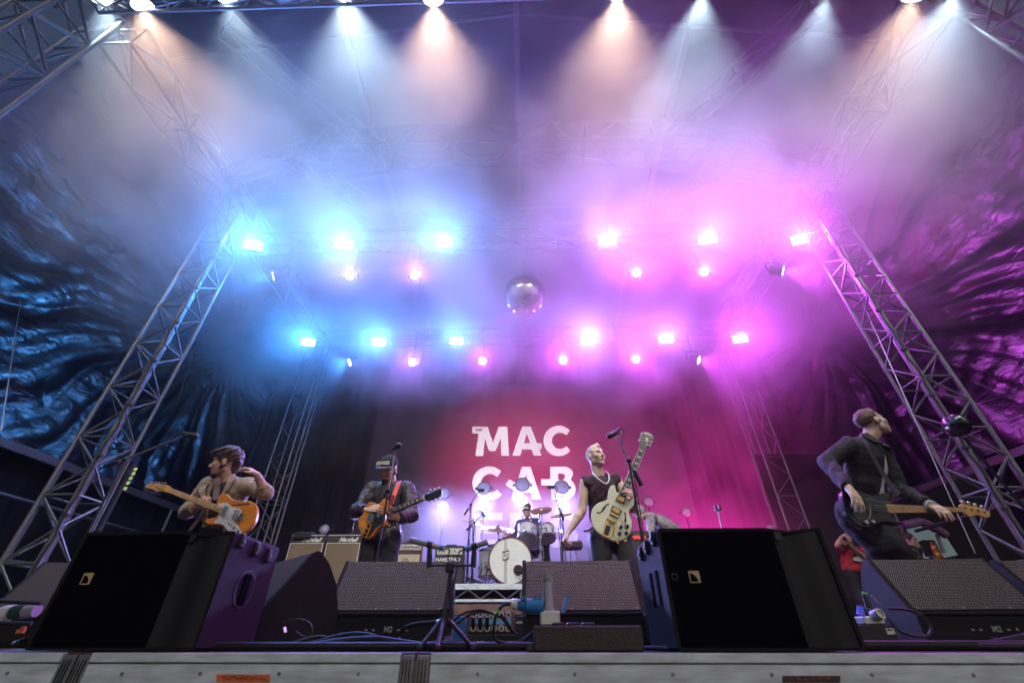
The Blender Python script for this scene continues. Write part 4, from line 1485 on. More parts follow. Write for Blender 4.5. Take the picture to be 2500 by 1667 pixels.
inn = [hd.p(.086 * math.sin(R(a)), -.01 + .105 * math.cos(R(a)), .046) for a in np.linspace(-80, 80, 17)]
N = 17
dn = -hd.u * .006
b.add(rim + inn + [p + dn for p in rim] + [p + dn for p in inn], [(i, i + 1, N + i + 1, N + i) for i in range(N - 1)] + [(2 * N + i, 3 * N + i, 3 * N + i + 1, 2 * N + i + 1) for i in range(N - 1)] + [(i, 2 * N + i, 2 * N + i + 1, i + 1) for i in range(N - 1)])
b.build('cap_brim', mat('grey_brim', (.06, .06, .07), .7), T, smooth=60)
text('cap_lettering', 'JANGE:', .046, hd.p(0, .101, .078), -hd.r, (hd.u - hd.f * .25), 'white', T, bold=.0035, thick=.003)

# ---------------------------------------------------------------- blond singer
Y0 = 4.28
J = JJ(C3, neck=(528, 610, Y0), LS=(385, 690, Y0 - .02), RS=(715, 660, Y0 + .03), LE=(352, 985, Y0 - .03), LW=(205, 1215, Y0 - .08), RE=(890, 960, Y0 - .02), RW=(905, 850, Y0 - .24), pelvis=(655, 1240, Y0 + .06))
legs_down(J, .13, -.06, .05)
hd = Head(at(*C3(500, 412), Y0 - .02), (.50, -.84, .10), (-.10, .05, 1), 1.02)
T, bb = person('person', 'bleach-blond singer in a sleeveless dark top at the centre', J, skin='skin_pale', head=hd, brow='hair_ginger',
               hands=[dict(w=J['LW'], d=at(*C3(165, 1310), Y0 - .10) - J['LW'], n=(.8, .3, .1), flip=-1, curl=(.9, 1.0, .8), spread=.02),
                      dict(w=J['RW'], d=at(*C3(850, 770), Y0 - .36) - J['RW'], n=(-.75, .6, .0), flip=1, curl=(.55, .75, .6), spread=.03)], group='musicians on stage')
SINGER = T
F = Field(*bb, .0075)
B, P = torso(F, J, .020)
for a in 'LR':
    S, E_ = J[a + 'S'], J[a + 'E']
    F.cone(S, S.lerp(E_, .06), .056, .060, .02, cap=True)
F.folds(.011, 20, 33, .6)
F.half(J['LS'] - B[0] * .030, -B[0], .006, (J['LS'], .16)); F.half(J['RS'] + B[0] * .030, B[0], .006, (J['RS'], .16))
F.half(P(-.02), -B[2])
F.cone(P(1.2), P(.96, .01), .066, .062, .008, 's')
F.mesh('tank_top', 'tee_wine', T)
trousers(T, J, bb, 'trouser', 35, .03); shoes(T, J)
b = MB(); pl = spline([P(1.05, .02) + B[0] * -.068, P(.97, .08) + B[0] * -.07, P(.86, .125) + B[0] * -.04, P(.80, .142) + B[0] * .002, P(.86, .125) + B[0] * .045, P(.97, .08) + B[0] * .07, P(1.05, .02) + B[0] * .068], 8)
b.tube([p + B[1] * .012 for p in pl], .0065, 6); b.build('necklace', 'white', T, smooth=True)
F = Field(V3(hd.c) - .2, V3(hd.c) + .2, .005)
F.ell(hd.p(0, -.014, .036), (.0775, .099, .086), hd.B, .02)
F.cone(hd.p(0, .050, .100), hd.p(.0, .074, .088), .022, .014, .02)
F.ell(hd.p(0, .085, -.012), (.10, .076, .078), hd.B, .008, 's')
F.half(hd.p(0, 0, -.035), -hd.u)
F.ell(hd.p(.082, .0, -.008), (.03, .026, .036), hd.B, .008, 's'); F.ell(hd.p(-.082, .0, -.008), (.03, .026, .036), hd.B, .008, 's')
F.folds(.0035, 170, 8, .3)
F.mesh('hair', 'hair_blond', T)
b = MB(); b.tube(spline([at(*C3(375, 1202), Y0 - .05), at(*C3(420, 1196), Y0 - .08), at(*C3(470, 1165), Y0 - .06), at(*C3(530, 1160), Y0 - .02)], 6), .009, 6); b.build('belt_end', 'black', T, smooth=True)

# ---------------------------------------------------------------- bass player
Y0 = 3.42
J = JJ(C4, neck=(545, 375, Y0), LS=(375, 425, Y0 - .05), RS=(680, 490, Y0 + .10), LE=(150, 580, Y0 - .05), LW=(365, 835, Y0 - .33), RE=(850, 850, Y0 + .06), RW=(1135, 990, Y0 - .27), pelvis=(490, 1070, Y0 + .08))
legs_down(J, .13, .0, .03)
J['LK'] = at(*C4(640, 1400), Y0 + .06); J['RK'] = at(*C4(800, 1380), Y0 - .02)
J['LA'] = Vector((J['LK'].x + .06, Y0 + .1, .075)); J['RA'] = Vector((J['RK'].x + .14, Y0 - .02, .075))
hd = Head(at(*C4(588, 205), Y0 - .03), (.94, -.12, .30), (-.30, .0, 1), .98)
T, bb = person('person', 'bass player in a black jacket gazing up to the right', J, skin='skin_pale', head=hd, mouth=.010, brow='hair_ginger',
               hands=[dict(w=J['LW'], d=at(*C4(430, 915), Y0 - .37) - J['LW'], n=(-.25, .9, -.3), flip=1, curl=(.35, .35, .3), spread=.10),
                      dict(w=J['RW'], d=at(*C4(1235, 1030), Y0 - .345) - J['RW'], n=(.15, .85, -.5), flip=1, curl=(.35, .5, .4), spread=.05)], group='musicians on stage')
BASSIST = T
F = Field(*bb, .008)
B, P = torso(F, J, .006)
F.folds(.005, 18, 4, .5)
F.half(P(-.1), -B[2])
F.cone(P(1.2), P(1.0, .005), .066, .07, .01, 's')
F.mesh('shirt', 'tee_white', T)
F = Field(*bb, .0075)
B, P = torso(F, J, .022)
for a in 'LR':
    S, E_, W = J[a + 'S'], J[a + 'E'], J[a + 'W']
    F.cone(S, E_, .068, .058, .02)
    F.cone(E_, E_.lerp(W, .96), .058, .042, .02, cap=True)
F.folds(.013, 24, 43, .6)
F.half(P(-.16), -B[2])
F.cone(P(1.2), P(.95, .02), .068, .068, .008, 's')
F.cone(P(.90, .13) + B[0] * .045, P(.5, .15) + B[0] * .065, .030, .062, .008, 's')
F.cone(P(.5, .15) + B[0] * .065, P(.0, .16) + B[0] * .03, .062, .085, .008, 's')
F.mesh('jacket', 'denim_black', T)
for t, x in ((.93, .0), (.55, -.01), (.36, -.02)):
    b = MB(); c = P(t, .132) + B[0] * x; b.lathe(c, B[1], [(-.02, .008), (.0, .008), (.003, .005)], 10); b.build('button', 'chrome', T)
for sgn in (-1, 1):
    b = MB(); b.slab([P(1.06, -.02) + B[0] * sgn * .074, P(1.05, .04) + B[0] * sgn * .07, P(.93, .125) + B[0] * sgn * .035, P(.90, .115) + B[0] * sgn * .085, P(.99, .03) + B[0] * sgn * .11], .012); b.build('collar', 'denim_black', T)
trousers(T, J, bb, 'tee', 45, .03); shoes(T, J)
F = Field(V3(hd.c) - .2, V3(hd.c) + .2, .005)
F.ell(hd.p(0, -.020, .044), (.0775, .096, .084), hd.B, .02)
F.cone(hd.p(0, .040, .105), hd.p(.0, .062, .096), .022, .016, .02)
F.ell(hd.p(0, .092, -.005), (.11, .090, .090), hd.B, .008, 's')
F.half(hd.p(0, -.03, -.030), -hd.u)
F.ell(hd.p(.084, .005, -.010), (.03, .034, .044), hd.B, .008, 's'); F.ell(hd.p(-.084, .005, -.010), (.03, .034, .044), hd.B, .008, 's')
F.folds(.005, 150, 8, .3)
F.mesh('hair', 'hair_ginger', T)
b = MB(); b.ball(hd.p(.081, .006, -.012), .011, 8, 6); b.build('earpiece', 'blueplastic', T, smooth=True)
w = J['RW']; d = unit(w - J['RE'])
for k, mm in ((.018, 'white'), (-.004, 'chrome')):
    b = MB(); u, v = basis(d); b.cyl(w + d * k, w + d * (k + .016), .037, 14); b.build('wristband', mm, T, smooth=True)

# ---------------------------------------------------------------- drummer
Y0 = 8.15
J = JJ(C5, neck=(985, 560, Y0), LS=(860, 640, Y0 - .02), RS=(1090, 620, Y0 + .02), LE=(775, 830, Y0 - .05), LW=(690, 770, Y0 - .28), RE=(1150, 800, Y0 - .05), RW=(1130, 760, Y0 - .25), pelvis=(985, 960, Y0 + .1))
p = J['pelvis']
for s, a in ((-1, 'L'), (1, 'R')):
    J[a + 'H'] = p + Vector((s * .09, -.02, -.03)); J[a + 'K'] = p + Vector((s * .26, -.38, -.02)); J[a + 'A'] = Vector((p.x + s * .3, p.y - .45, RT + .08))
hd = Head(at(*C5(955, 465), Y0 - .03), (-.55, -.8, -.1), (0, 0, 1), 1.0)
T, bb = person('person', 'drummer in dark sunglasses sitting behind the drum kit', J, head=hd, vox=.01,
               hands=[dict(w=J['LW'], d=(-.4, -.6, 0), n=(0, .2, -1), flip=1, curl=(.9, .9, .7), spread=.02), dict(w=J['RW'], d=(-.2, -.8, .1), n=(0, .2, -1), flip=-1, curl=(.9, .9, .7), spread=.02)], group='musicians on stage')
F = Field(*bb, .012)
B, P = torso(F, J, .024)
for a in 'LR':
    F.cone(J[a + 'S'], J[a + 'E'], .068, .056, .02); F.cone(J[a + 'E'], J[a + 'E'].lerp(J[a + 'W'], .7), .056, .046, .02, cap=True)
F.folds(.01, 20, 53, .6)
F.cone(P(1.2), P(1.0, .005), .064, .07, .01, 's')
F.mesh('shirt', 'purple_shirt', T)
F = Field(*bb, .012)
F.ell(p, (.178, .14, .14), None, .03)
for a in 'LR':
    F.cone(J[a + 'H'], J[a + 'K'], .095, .072, .03); F.cone(J[a + 'K'], J[a + 'A'], .07, .06, .03)
F.mesh('trousers', 'trouser', T)
F = Field(V3(hd.c) - .2, V3(hd.c) + .2, .008)
F.ell(hd.p(0, -.018, .042), (.080, .101, .088), hd.B, .02); F.ell(hd.p(0, .085, -.02), (.10, .080, .085), hd.B, .008, 's'); F.half(hd.p(0, 0, -.05), -hd.u)
F.mesh('hair', 'hair_brown', T)
b = MB(); b.tube(spline([hd.p(-.078, .02, .004), hd.p(-.05, .088, .004), hd.p(0, .104, .004), hd.p(.05, .088, .004), hd.p(.078, .02, .004)], 6), .013, 8); b.build('sunglasses', 'blackgloss', T, smooth=True)
for w, dd in ((J['LW'], (-.62, -.45, .02)), (J['RW'], (-.25, -.3, .32))):
    b = MB(); d = unit(dd); q = w + unit((-.3, -.6, 0)) * .07; b.cyl(q - d * .08, q + d * .32, .0075, 8, .005)
    o = b.build('drumstick', 'neckwood'); tag(o, 'drumstick held in the left of the drummer\'s hands' if w is J['LW'] else 'drumstick held in the right of the drummer\'s hands', 'drumstick', 'drumsticks')

# ---------------------------------------------------------------- bent figure behind the singer's amp
Y0 = 7.9
J = dict(neck=at(1595, 1262, Y0), pelvis=at(1688, 1330, Y0 + .25))
J.update(LS=J['neck'] + Vector((-.10, -.17, -.03)), RS=J['neck'] + Vector((.10, .17, -.03)))
J.update(LE=J['LS'] + Vector((-.05, -.05, -.27)), LW=J['LS'] + Vector((-.18, -.18, -.36)), RE=J['RS'] + Vector((-.05, .05, -.27)), RW=J['RS'] + Vector((-.2, 0, -.4)))
p = J['pelvis']
for s, a in ((-1, 'L'), (1, 'R')):
    J[a + 'H'] = p + Vector((.02, s * .09, -.05)); J[a + 'K'] = Vector((p.x - .06, p.y + s * .1, RT + .42)); J[a + 'A'] = Vector((p.x, p.y + s * .1, RT + .08))
hd = Head(at(1562, 1253, Y0 - .05), (-.75, -.3, -.55), (-.4, 0, 1), 1.0)
T, bb = person('person', 'stooping figure in a pale patterned shirt behind the singer', J, head=hd, vox=.01, group='musicians on stage', hands=[dict(w=J['LW'], d=(-.5, -.3, -.4), n=(0, 0, -1), flip=1), dict(w=J['RW'], d=(-.5, -.1, -.4), n=(0, 0, -1), flip=-1)])
F = Field(*bb, .012)
torso(F, J, .03)
for a in 'LR':
    F.cone(J[a + 'S'], J[a + 'E'], .075, .065, .02); F.cone(J[a + 'E'], J[a + 'E'].lerp(J[a + 'W'], .9), .062, .05, .02, cap=True)
F.folds(.012, 20, 63, .6); F.mesh('shirt', 'pattern_shirt', T)
F = Field(*bb, .013)
F.ell(p, (.14, .175, .14), None, .03)
for a in 'LR':
    F.cone(J[a + 'H'], J[a + 'K'], .095, .072, .03); F.cone(J[a + 'K'], J[a + 'A'], .07, .06, .03)
F.mesh('trousers', 'trouser', T)
F = Field(V3(hd.c) - .22, V3(hd.c) + .22, .009)
F.ell(hd.p(0, -.02, .035), (.09, .11, .095), hd.B, .02); F.ell(hd.p(0, .085, -.03), (.10, .07, .085), hd.B, .008, 's'); F.folds(.01, 90, 3)
F.mesh('hair', 'hair_grey', T)

# ---------------------------------------------------------------- photographer at the right
Y0 = 8.3
J = JJ(D2, neck=(345, 355, Y0), LS=(290, 378, Y0), RS=(440, 385, Y0), LE=(238, 335, Y0 - .12), LW=(272, 262, Y0 - .22), RE=(470, 440, Y0 - .1), RW=(350, 330, Y0 - .26), pelvis=(385, 545, Y0 + .04))
legs_down(J, .1)
hd = Head(at(*D2(322, 300), Y0 - .04), (-.35, -.95, .1), (0, 0, 1), 1.0)
T, bb = person('person', 'photographer in a red T-shirt raising a camera at the right', J, head=hd, vox=.01, hands=[dict(w=J['LW'], d=(.45, -.3, .35), n=(.5, -.1, -.6), flip=-1, curl=(.5, .5, .4)), dict(w=J['RW'], d=(-.1, -.5, .5), n=(-.2, .2, 1), flip=1, curl=(.5, .5, .4))])
F = Field(*bb, .012)
B, P = torso(F, J, .026)
for a in 'LR':
    F.cone(J[a + 'S'], J[a + 'S'].lerp(J[a + 'E'], .6), .07, .068, .02, cap=True)
F.folds(.01, 20, 73, .6); F.cone(P(1.2), P(1.0, .005), .064, .07, .01, 's'); F.half(P(-.12), -B[2])
F.mesh('shirt', 'tee_red', T)
text('shirt_print', 'LABOR', .06, P(.72, .155), B[0], B[2], 'white', T, thick=.002)
b = MB(); c = P(.45, .150); b.slab([c + B[0] * x + B[2] * z for x, z in ((-.07, -.03), (.06, -.03), (.075, .0), (.05, .03), (.01, .045), (-.03, .03), (-.075, .01))], .004); b.build('shirt_emblem', 'white', T)
trousers(T, J, bb, 'trouser', 5, .05); shoes(T, J)
F = Field(V3(hd.c) - .2, V3(hd.c) + .2, .009)
F.ell(hd.p(0, -.018, .042), (.085, .105, .09), hd.B, .02); F.ell(hd.p(0, .085, -.02), (.10, .08, .085), hd.B, .008, 's'); F.half(hd.p(0, 0, -.05), -hd.u); F.mesh('hair', 'hair_brown', T)
ph = thing('camera', 'black camera held up to the photographer\'s face', 'camera', hd.p(0, .16, .0))
b = MB(); c = hd.p(0, .15, 0); u = hd
MM = Matrix(((u.r.x, u.f.x, u.u.x, c.x), (u.r.y, u.f.y, u.u.y, c.y), (u.r.z, u.f.z, u.u.z, c.z), (0, 0, 0, 1)))
b.box((-.07, -.03, -.045), (.07, .03, .05), MM, bev=.01); b.build('camera_body', 'black', ph)
b = MB(); b.lathe(hd.p(0, .175, 0), hd.f, [(0, .035), (.06, .037), (.09, .042), (.12, .042)], 14); b.build('camera_lens', 'blackgloss', ph, smooth=True)
b = MB(); b.tube(spline([hd.p(.07, .15, .02), P(.8, .2) + B[0] * -.02, P(.55, .19) + B[0] * .06], 6), .012, 6); b.build('camera_strap', 'black', ph, smooth=True)

# ---------------------------------------------------------------- dark figure in the tent opening
Y0 = 8.75
J = JJ(D2, neck=(885, 345, Y0), LS=(850, 372, Y0), RS=(950, 372, Y0), LE=(840, 440, Y0), LW=(880, 480, Y0 - .15), RE=(965, 440, Y0), RW=(930, 480, Y0 - .15), pelvis=(905, 520, Y0))
legs_down(J, .1)
hd = Head(at(*D2(880, 295), Y0), (.6, -.7, -.1), (0, 0, 1), 1.25)
T, bb = person('person', 'dark figure standing against the bright tent opening', J, head=hd, vox=.013)
F = Field(*bb, .013)
torso(F, J, .03)
for a in 'LR':
    F.cone(J[a + 'S'], J[a + 'E'], .07, .06, .02); F.cone(J[a + 'E'], J[a + 'W'], .06, .05, .02)
F.mesh('jacket', 'tee', T); trousers(T, J, bb, 'tee', 5, .05)
F = Field(V3(hd.c) - .25, V3(hd.c) + .25, .011)
F.ell(hd.p(0, -.02, .035), (.10, .125, .12), hd.B, .02); F.ell(hd.p(0, .10, -.03), (.09, .06, .08), hd.B, .01, 's'); F.mesh('hair', 'hair_brown', T)
# ================================================================== instruments held by the band
def quad(cr, pts, p, n):
    return [onplane(*cr(*q), p, n) for q in pts]


class Guitar:
    def __init__(s, name, label, cr, cpx, Y, n):
        s.cr, s.n = cr, unit(n)
        s.p = at(*cr(*cpx), Y)
        s.T = thing(name, label, 'guitar', s.p, 'guitars')

    def pl(s, d=0.0):
        return s.p + s.n * d

    def slab(s, name, pts, th, m, d=0.0, k=3, cham=0.0, parent=None):
        b = MB()
        b.slab(outline(s.cr, pts, s.pl(d), s.n, k), th, chamfer=cham)
        return b.build(name, m, parent or s.T, smooth=30 if k > 1 else False)

    def line(s, name, pts, r, m, d=0.0, k=1, parent=None):
        b = MB()
        q = [Vector((*s.cr(*a), 0)) for a in pts]
        q = spline(q, k) if k > 1 else q
        b.tube([onplane(a.x, a.y, s.pl(d), s.n) for a in q], r, 5)
        return b.build(name, m, parent or s.T, smooth=True)

    def knob(s, name, xy, r, h, m, d=0.0, parent=None):
        b = MB()
        c = onplane(*s.cr(*xy), s.pl(d), s.n)
        b.lathe(c, s.n, [(-.004, r), (h * .7, r), (h, r * .75)], 12)
        return b.build(name, m, parent or s.T, smooth=True)

    def neck(s, a0, a1, b0, b1, m, frets=20, d=.018, th=.024, wire='chrome', inlay=None):
        s.slab('neck', [a0, a1, b1, b0], th, m, d, 1)
        for i in range(frets):
            t = 1 - 2 ** (-(i + 1) / 12.0)
            t = t / (1 - 2 ** (-frets / 12.0)) * .97
            A = (a0[0] + (a1[0] - a0[0]) * t, a0[1] + (a1[1] - a0[1]) * t)
            Bq = (b0[0] + (b1[0] - b0[0]) * t, b0[1] + (b1[1] - b0[1]) * t)
            s.line('fret', [A, Bq], .0011, wire, d + .0015)
        if inlay:
            for i in (1, 3, 5, 7, 9, 12, 15, 17):
                if i > frets - 1:
                    continue
                f = lambda q: (1 - 2 ** (-q / 12.0)) / (1 - 2 ** (-frets / 12.0)) * .97
                t0, t1 = f(i - 1) if i > 1 else 0.02, f(i)
                ta, tb = t0 + (t1 - t0) * .2, t0 + (t1 - t0) * .8
                qq = []
                for t, w in ((ta, .2), (tb, .2), (tb, .8), (ta, .8)):
                    A = (a0[0] + (a1[0] - a0[0]) * t, a0[1] + (a1[1] - a0[1]) * t)
                    Bq = (b0[0] + (b1[0] - b0[0]) * t, b0[1] + (b1[1] - b0[1]) * t)
                    qq.append((A[0] + (Bq[0] - A[0]) * w, A[1] + (Bq[1] - A[1]) * w))
                s.slab('inlay', qq, .001, inlay, d + .0012, 1)

    def strings(s, ends, starts, n, m='steel', d=.024, r=.0007):
        for i in range(n):
            w = (i + .5) / n
            A = tuple(ends[0][k] + (ends[1][k] - ends[0][k]) * w for k in (0, 1))
            Bq = tuple(starts[0][k] + (starts[1][k] - starts[0][k]) * w for k in (0, 1))
            s.line('string', [A, Bq], r, m, d)


# ---- natural thinline guitar of the left guitarist
g = Guitar('electric_guitar', 'amber semi-hollow guitar with white pickguard held by the blazered guitarist', C1, (1300, 1200), 3.60, (.10, -1, .12))
g.slab('body', [(1050, 1060), (1075, 990), (1095, 940), (1140, 920), (1200, 925), (1240, 965), (1275, 995), (1330, 1010), (1410, 1010), (1490, 1015), (1555, 1037), (1600, 1080), (1613, 1140), (1605, 1220), (1580, 1300), (1520, 1390), (1450, 1450),
                (1370, 1500), (1300, 1510), (1230, 1470), (1190, 1410), (1140, 1368), (1080, 1350), (1000, 1345), (940, 1338), (897, 1312), (890, 1283), (915, 1262), (980, 1255), (1050, 1230), (1080, 1180), (1062, 1120)], .042, 'maple', 0, 3, .006)
pg = g.slab('pickguard', [(1080, 1070), (1130, 1050), (1190, 1045), (1225, 1060), (1245, 1090), (1280, 1110), (1330, 1110), (1375, 1125), (1390, 1160), (1370, 1210), (1330, 1240), (1305, 1280), (1320, 1330), (1360, 1370), (1390, 1430), (1380, 1480),
                          (1310, 1480), (1240, 1450), (1190, 1400), (1150, 1348), (1100, 1332), (1035, 1325), (1022, 1305), (1060, 1270), (1090, 1220), (1105, 1170)], .003, 'pearl', .004, 3)
for q in (((1165, 1085), (1225, 1100), (1165, 1228), (1105, 1208)), ((1312, 1138), (1375, 1155), (1325, 1282), (1262, 1262))):
    pk = g.slab('pickup', q, .01, 'chrome', .013, 1)
    for i in range(6):
        w = (i + .5) / 6
        g.knob('pole_piece', (q[0][0] * (1 - w) + q[3][0] * w + 18, q[0][1] * (1 - w) + q[3][1] * w + 6), .0028, .002, 'steel', .0135, pk)
br = g.slab('bridge', ((1385, 1185), (1438, 1200), (1388, 1298), (1335, 1280)), .01, 'chrome', .012, 1)
for i in range(6):
    w = (i + .5) / 6
    g.slab('saddle', [(1385 + (1335 - 1385) * w + dx, 1188 + (1282 - 1188) * w + dy) for dx, dy in ((6, -5), (40, 4), (36, 12), (2, 3))], .004, 'black', .0165, 1, parent=br)
g.slab('f_hole', [(1270, 1078), (1285, 1062), (1310, 1070), (1360, 1062), (1430, 1062), (1470, 1048), (1500, 1048), (1503, 1066), (1480, 1076), (1430, 1076), (1370, 1086), (1310, 1082), (1285, 1088)], .002, 'black', .0012, 2)
g.knob('knob', (1300, 1388), .011, .015, 'chrome', .006); g.knob('knob', (1355, 1440), .011, .015, 'chrome', .006)
g.line('switch', [(1222, 1322), (1265, 1362)], .003, 'chrome', .008)
g.neck((435, 845), (1140, 1100), (410, 910), (1085, 1178), 'neckwood', 20, .014, .022, 'steel')
g.slab('headstock', [(437, 845), (402, 808), (330, 797), (240, 790), (150, 783), (102, 795), (82, 820), (97, 845), (140, 850), (180, 862), (212, 885), (260, 890), (330, 886), (411, 911)], .016, 'neckwood', .008, 2, .003)
for i, (x, y) in enumerate(((135, 765), (180, 767), (225, 770), (268, 772), (315, 777), (357, 780))):
    g.knob('tuner_key', (x, y), .0085, .006, 'chrome', -.002); g.knob('tuner_post', (x + 5, y + 43), .004, .010, 'chrome', .008)
g.strings(((1395, 1185), (1345, 1285)), ((432, 852), (413, 905)), 6)
c = onplane(*C1(275, 855), g.pl(.0085), g.n); rt = unit(onplane(*C1(310, 868), g.pl(.0085), g.n) - onplane(*C1(240, 845), g.pl(.0085), g.n))
text('headstock_script', 'Fender', .030, c, rt, rt.cross(g.n) * -1, 'tee', g.T, shear=.3, thick=.0008)
b = MB(); pts = spline([at(*C1(1075, 690), 3.86), at(*C1(1065, 760), 3.78), at(*C1(1060, 860), 3.74), at(*C1(1050, 960), 3.66), at(*C1(1055, 1010), 3.63)], 5)
def ribbon(pts, wv, th=.003):
    wv = Vector(wv); N = len(pts); b = MB(); up = Vector((0, -1, 0)) * th
    b.ring([[p - wv, p + wv, p + wv + up, p - wv + up] for p in pts]); return b
ribbon(pts, (.026, 0, .004)).build('strap', 'strap_dark', g.T, smooth=True)
ribbon(spline([at(*C1(900, 1110), 3.85), at(*C1(830, 1240), 3.75), at(*C1(690, 1430), 3.72)], 5), (.02, 0, .008)).build('strap', 'strap_dark', g.T, smooth=True)

# ---- sunburst guitar of the man with the cap
g = Guitar('electric_guitar', 'amber single-cut guitar with black pickguard and red strap held by the capped guitarist', C2, (400, 1050), 4.10, (-.08, -1, .10))
g.slab('body', [(530, 790), (490, 803), (460, 838), (430, 852), (385, 830), (342, 828), (312, 858), (290, 900), (270, 958), (230, 1000), (210, 1050), (215, 1130), (240, 1200), (280, 1245), (330, 1250), (380, 1220), (420, 1160), (460, 1122), (510, 1112), (552, 1102), (562, 1085),
                (532, 1060), (522, 1000), (532, 960), (565, 930), (582, 880), (572, 825)], .045, 'maple', 0, 3, .007)
g.slab('pickguard', [(350, 960), (430, 955), (520, 990), (502, 1060), (460, 1098), (412, 1130), (380, 1182), (335, 1230), (315, 1238), (350, 1150), (368, 1085), (342, 1040)], .003, 'blackgloss', .004, 2)
for q in (((352, 962), (385, 965), (376, 1062), (345, 1052)), ((440, 930), (465, 938), (455, 1015), (428, 1005))):
    pk = g.slab('pickup', q, .01, 'chrome', .012, 1)
g.slab('bridge', ((322, 975), (340, 980), (328, 1055), (310, 1045)), .01, 'chrome', .012, 1)
for xy in ((335, 1105), (310, 1160), (287, 1210)):
    g.knob('knob', xy, .014, .016, 'black', .004)
g.slab('jack_plate', ((235, 1120), (255, 1118), (270, 1158), (250, 1160)), .003, 'chrome', .004, 1)
g.neck((968, 752), (560, 915), (976, 803), (585, 968), 'rosewood', 20, .012, .024, 'chrome', 'pearl')
g.slab('nut', ((962, 752), (974, 748), (980, 800), (970, 806)), .004, 'white', .016, 1)
g.slab('headstock', [(975, 750), (1012, 735), (1100, 703), (1158, 680), (1172, 690), (1186, 702), (1174, 750), (1110, 785), (1060, 812), (1020, 816), (980, 802)], .016, 'blackgloss', .008, 1, .003)
for x, y in ((1050, 692), (1100, 682), (1143, 667), (1066, 820), (1110, 801), (1158, 785)):
    g.knob('tuner_key', (x, y), .010, .008, 'white', -.002)
for x, y in ((1032, 718), (1083, 708), (1132, 698), (1040, 788), (1088, 765), (1134, 745)):
    g.knob('tuner_post', (x, y), .005, .010, 'chrome', .008)
g.strings(((325, 980), (315, 1050)), ((970, 757), (975, 800)), 6)
ribbon(spline([at(*C2(690, 590), 4.40), at(*C2(676, 625), 4.30), at(*C2(640, 720), 4.24), at(*C2(612, 800), 4.18), at(*C2(592, 862), 4.12)], 6), (.024, 0, .010)).build('strap', 'strap_red', g.T, smooth=True)
g.slab('strap_end', [(585, 762), (610, 745), (638, 765), (625, 810), (605, 862), (582, 862), (578, 810)], .004, mat('oxblood_leather', (.3, .02, .03), .5), .045, 2)

# ---- white semi-hollow guitar of the singer
g = Guitar('electric_guitar', 'white semi-hollow guitar with gold pickups held by the blond singer', C3, (680, 1050), 3.98, (-.05, -1, .06))
bd = g.slab('body', [(628, 820), (640, 752), (668, 715), (700, 718), (712, 760), (725, 788), (765, 790), (800, 815), (832, 850), (868, 852), (890, 838), (906, 872), (900, 930), (862, 970), (852, 1012), (870, 1060), (886, 1120), (880, 1190), (850, 1250), (800, 1290), (740, 1306),
                     (670, 1300), (600, 1270), (540, 1230), (490, 1180), (460, 1120), (448, 1050), (455, 990), (480, 940), (530, 900), (590, 880), (620, 860)], .044, 'cream', 0, 3, .005)
g.line('binding', [(448, 1050), (460, 1120), (490, 1180), (540, 1230), (600, 1270), (670, 1300), (740, 1306), (800, 1290), (850, 1250), (880, 1190), (886, 1120)], .0022, 'tee', -.006, 4)
for q in (((742, 815), (826, 850), (800, 912), (708, 868)), ((678, 928), (776, 982), (750, 1034), (656, 980))):
    g.slab('pickup_ring', q, .008, 'black', .008, 1)
    cx_, cy_ = sum(a for a, _ in q) / 4, sum(a for _, a in q) / 4
    qi = [(cx_ + (a - cx_) * .78, cy_ + (c - cy_) * .74) for a, c in q]
    pk = g.slab('pickup', qi, .006, 'gold', .013, 1)
    for i in range(6):
        w = (i + .5) / 6
        g.knob('pole_piece', (qi[3][0] * (1 - w) + qi[2][0] * w + 4, qi[3][1] * (1 - w) + qi[2][1] * w - 10), .0025, .002, 'rosewood', .0135, pk)
g.slab('bridge', ((655, 998), (746, 1042), (738, 1058), (645, 1012)), .012, 'gold', .014, 1)
vb = g.slab('vibrato_frame', [(618, 1062), (722, 1105), (712, 1130), (640, 1098), (600, 1240), (640, 1258), (690, 1150), (706, 1160), (650, 1278), (572, 1252), (565, 1235), (600, 1120)], .006, 'gold', .010, 1)
g.slab('vibrato_badge', ((608, 1135), (660, 1158), (628, 1250), (585, 1236)), .004, 'blackgloss', .011, 1)
g.line('vibrato_roller', [(612, 1072), (722, 1112)], .007, 'gold', .016)
g.line('vibrato_arm', [(706, 1128), (695, 1180), (712, 1260), (738, 1338)], .0055, 'gold', .022, 5)
g.slab('f_hole', [(508, 1005), (518, 996), (545, 1002), (572, 958), (600, 928), (632, 908), (645, 914), (635, 922), (612, 936), (600, 960), (578, 990), (550, 1012), (520, 1014)], .002, 'black', .0012, 2)
g.slab('f_hole', [(800, 1008), (810, 1000), (820, 1012), (822, 1060), (826, 1085), (818, 1120), (814, 1160), (828, 1172), (824, 1184), (808, 1180), (804, 1150), (808, 1110), (800, 1085), (810, 1050)], .002, 'black', .0012, 2)
for xy in ((768, 1160), (838, 1152), (755, 1230), (825, 1224)):
    g.knob('knob', xy, .0145, .018, 'black', .003)
g.knob('switch', (780, 1104), .007, .014, 'gold', .003)
g.slab('output_jack', ((800, 1298), (826, 1285), (834, 1300), (806, 1318)), .01, 'gold', .0, 1)
g.neck((972, 312), (752, 800), (1022, 335), (822, 842), 'rosewood', 21, .014, .024, 'chrome', 'pearl')
g.line('neck_binding', [(970, 312), (750, 800)], .0022, 'cream', .0155); g.line('neck_binding', [(1024, 335), (824, 842)], .0022, 'cream', .0155)
g.slab('headstock', [(970, 312), (963, 262), (985, 200), (1005, 140), (1035, 152), (1060, 150), (1085, 168), (1110, 185), (1098, 225), (1078, 272), (1050, 310), (1022, 336)], .016, 'blackgloss', .008, 1, .003)
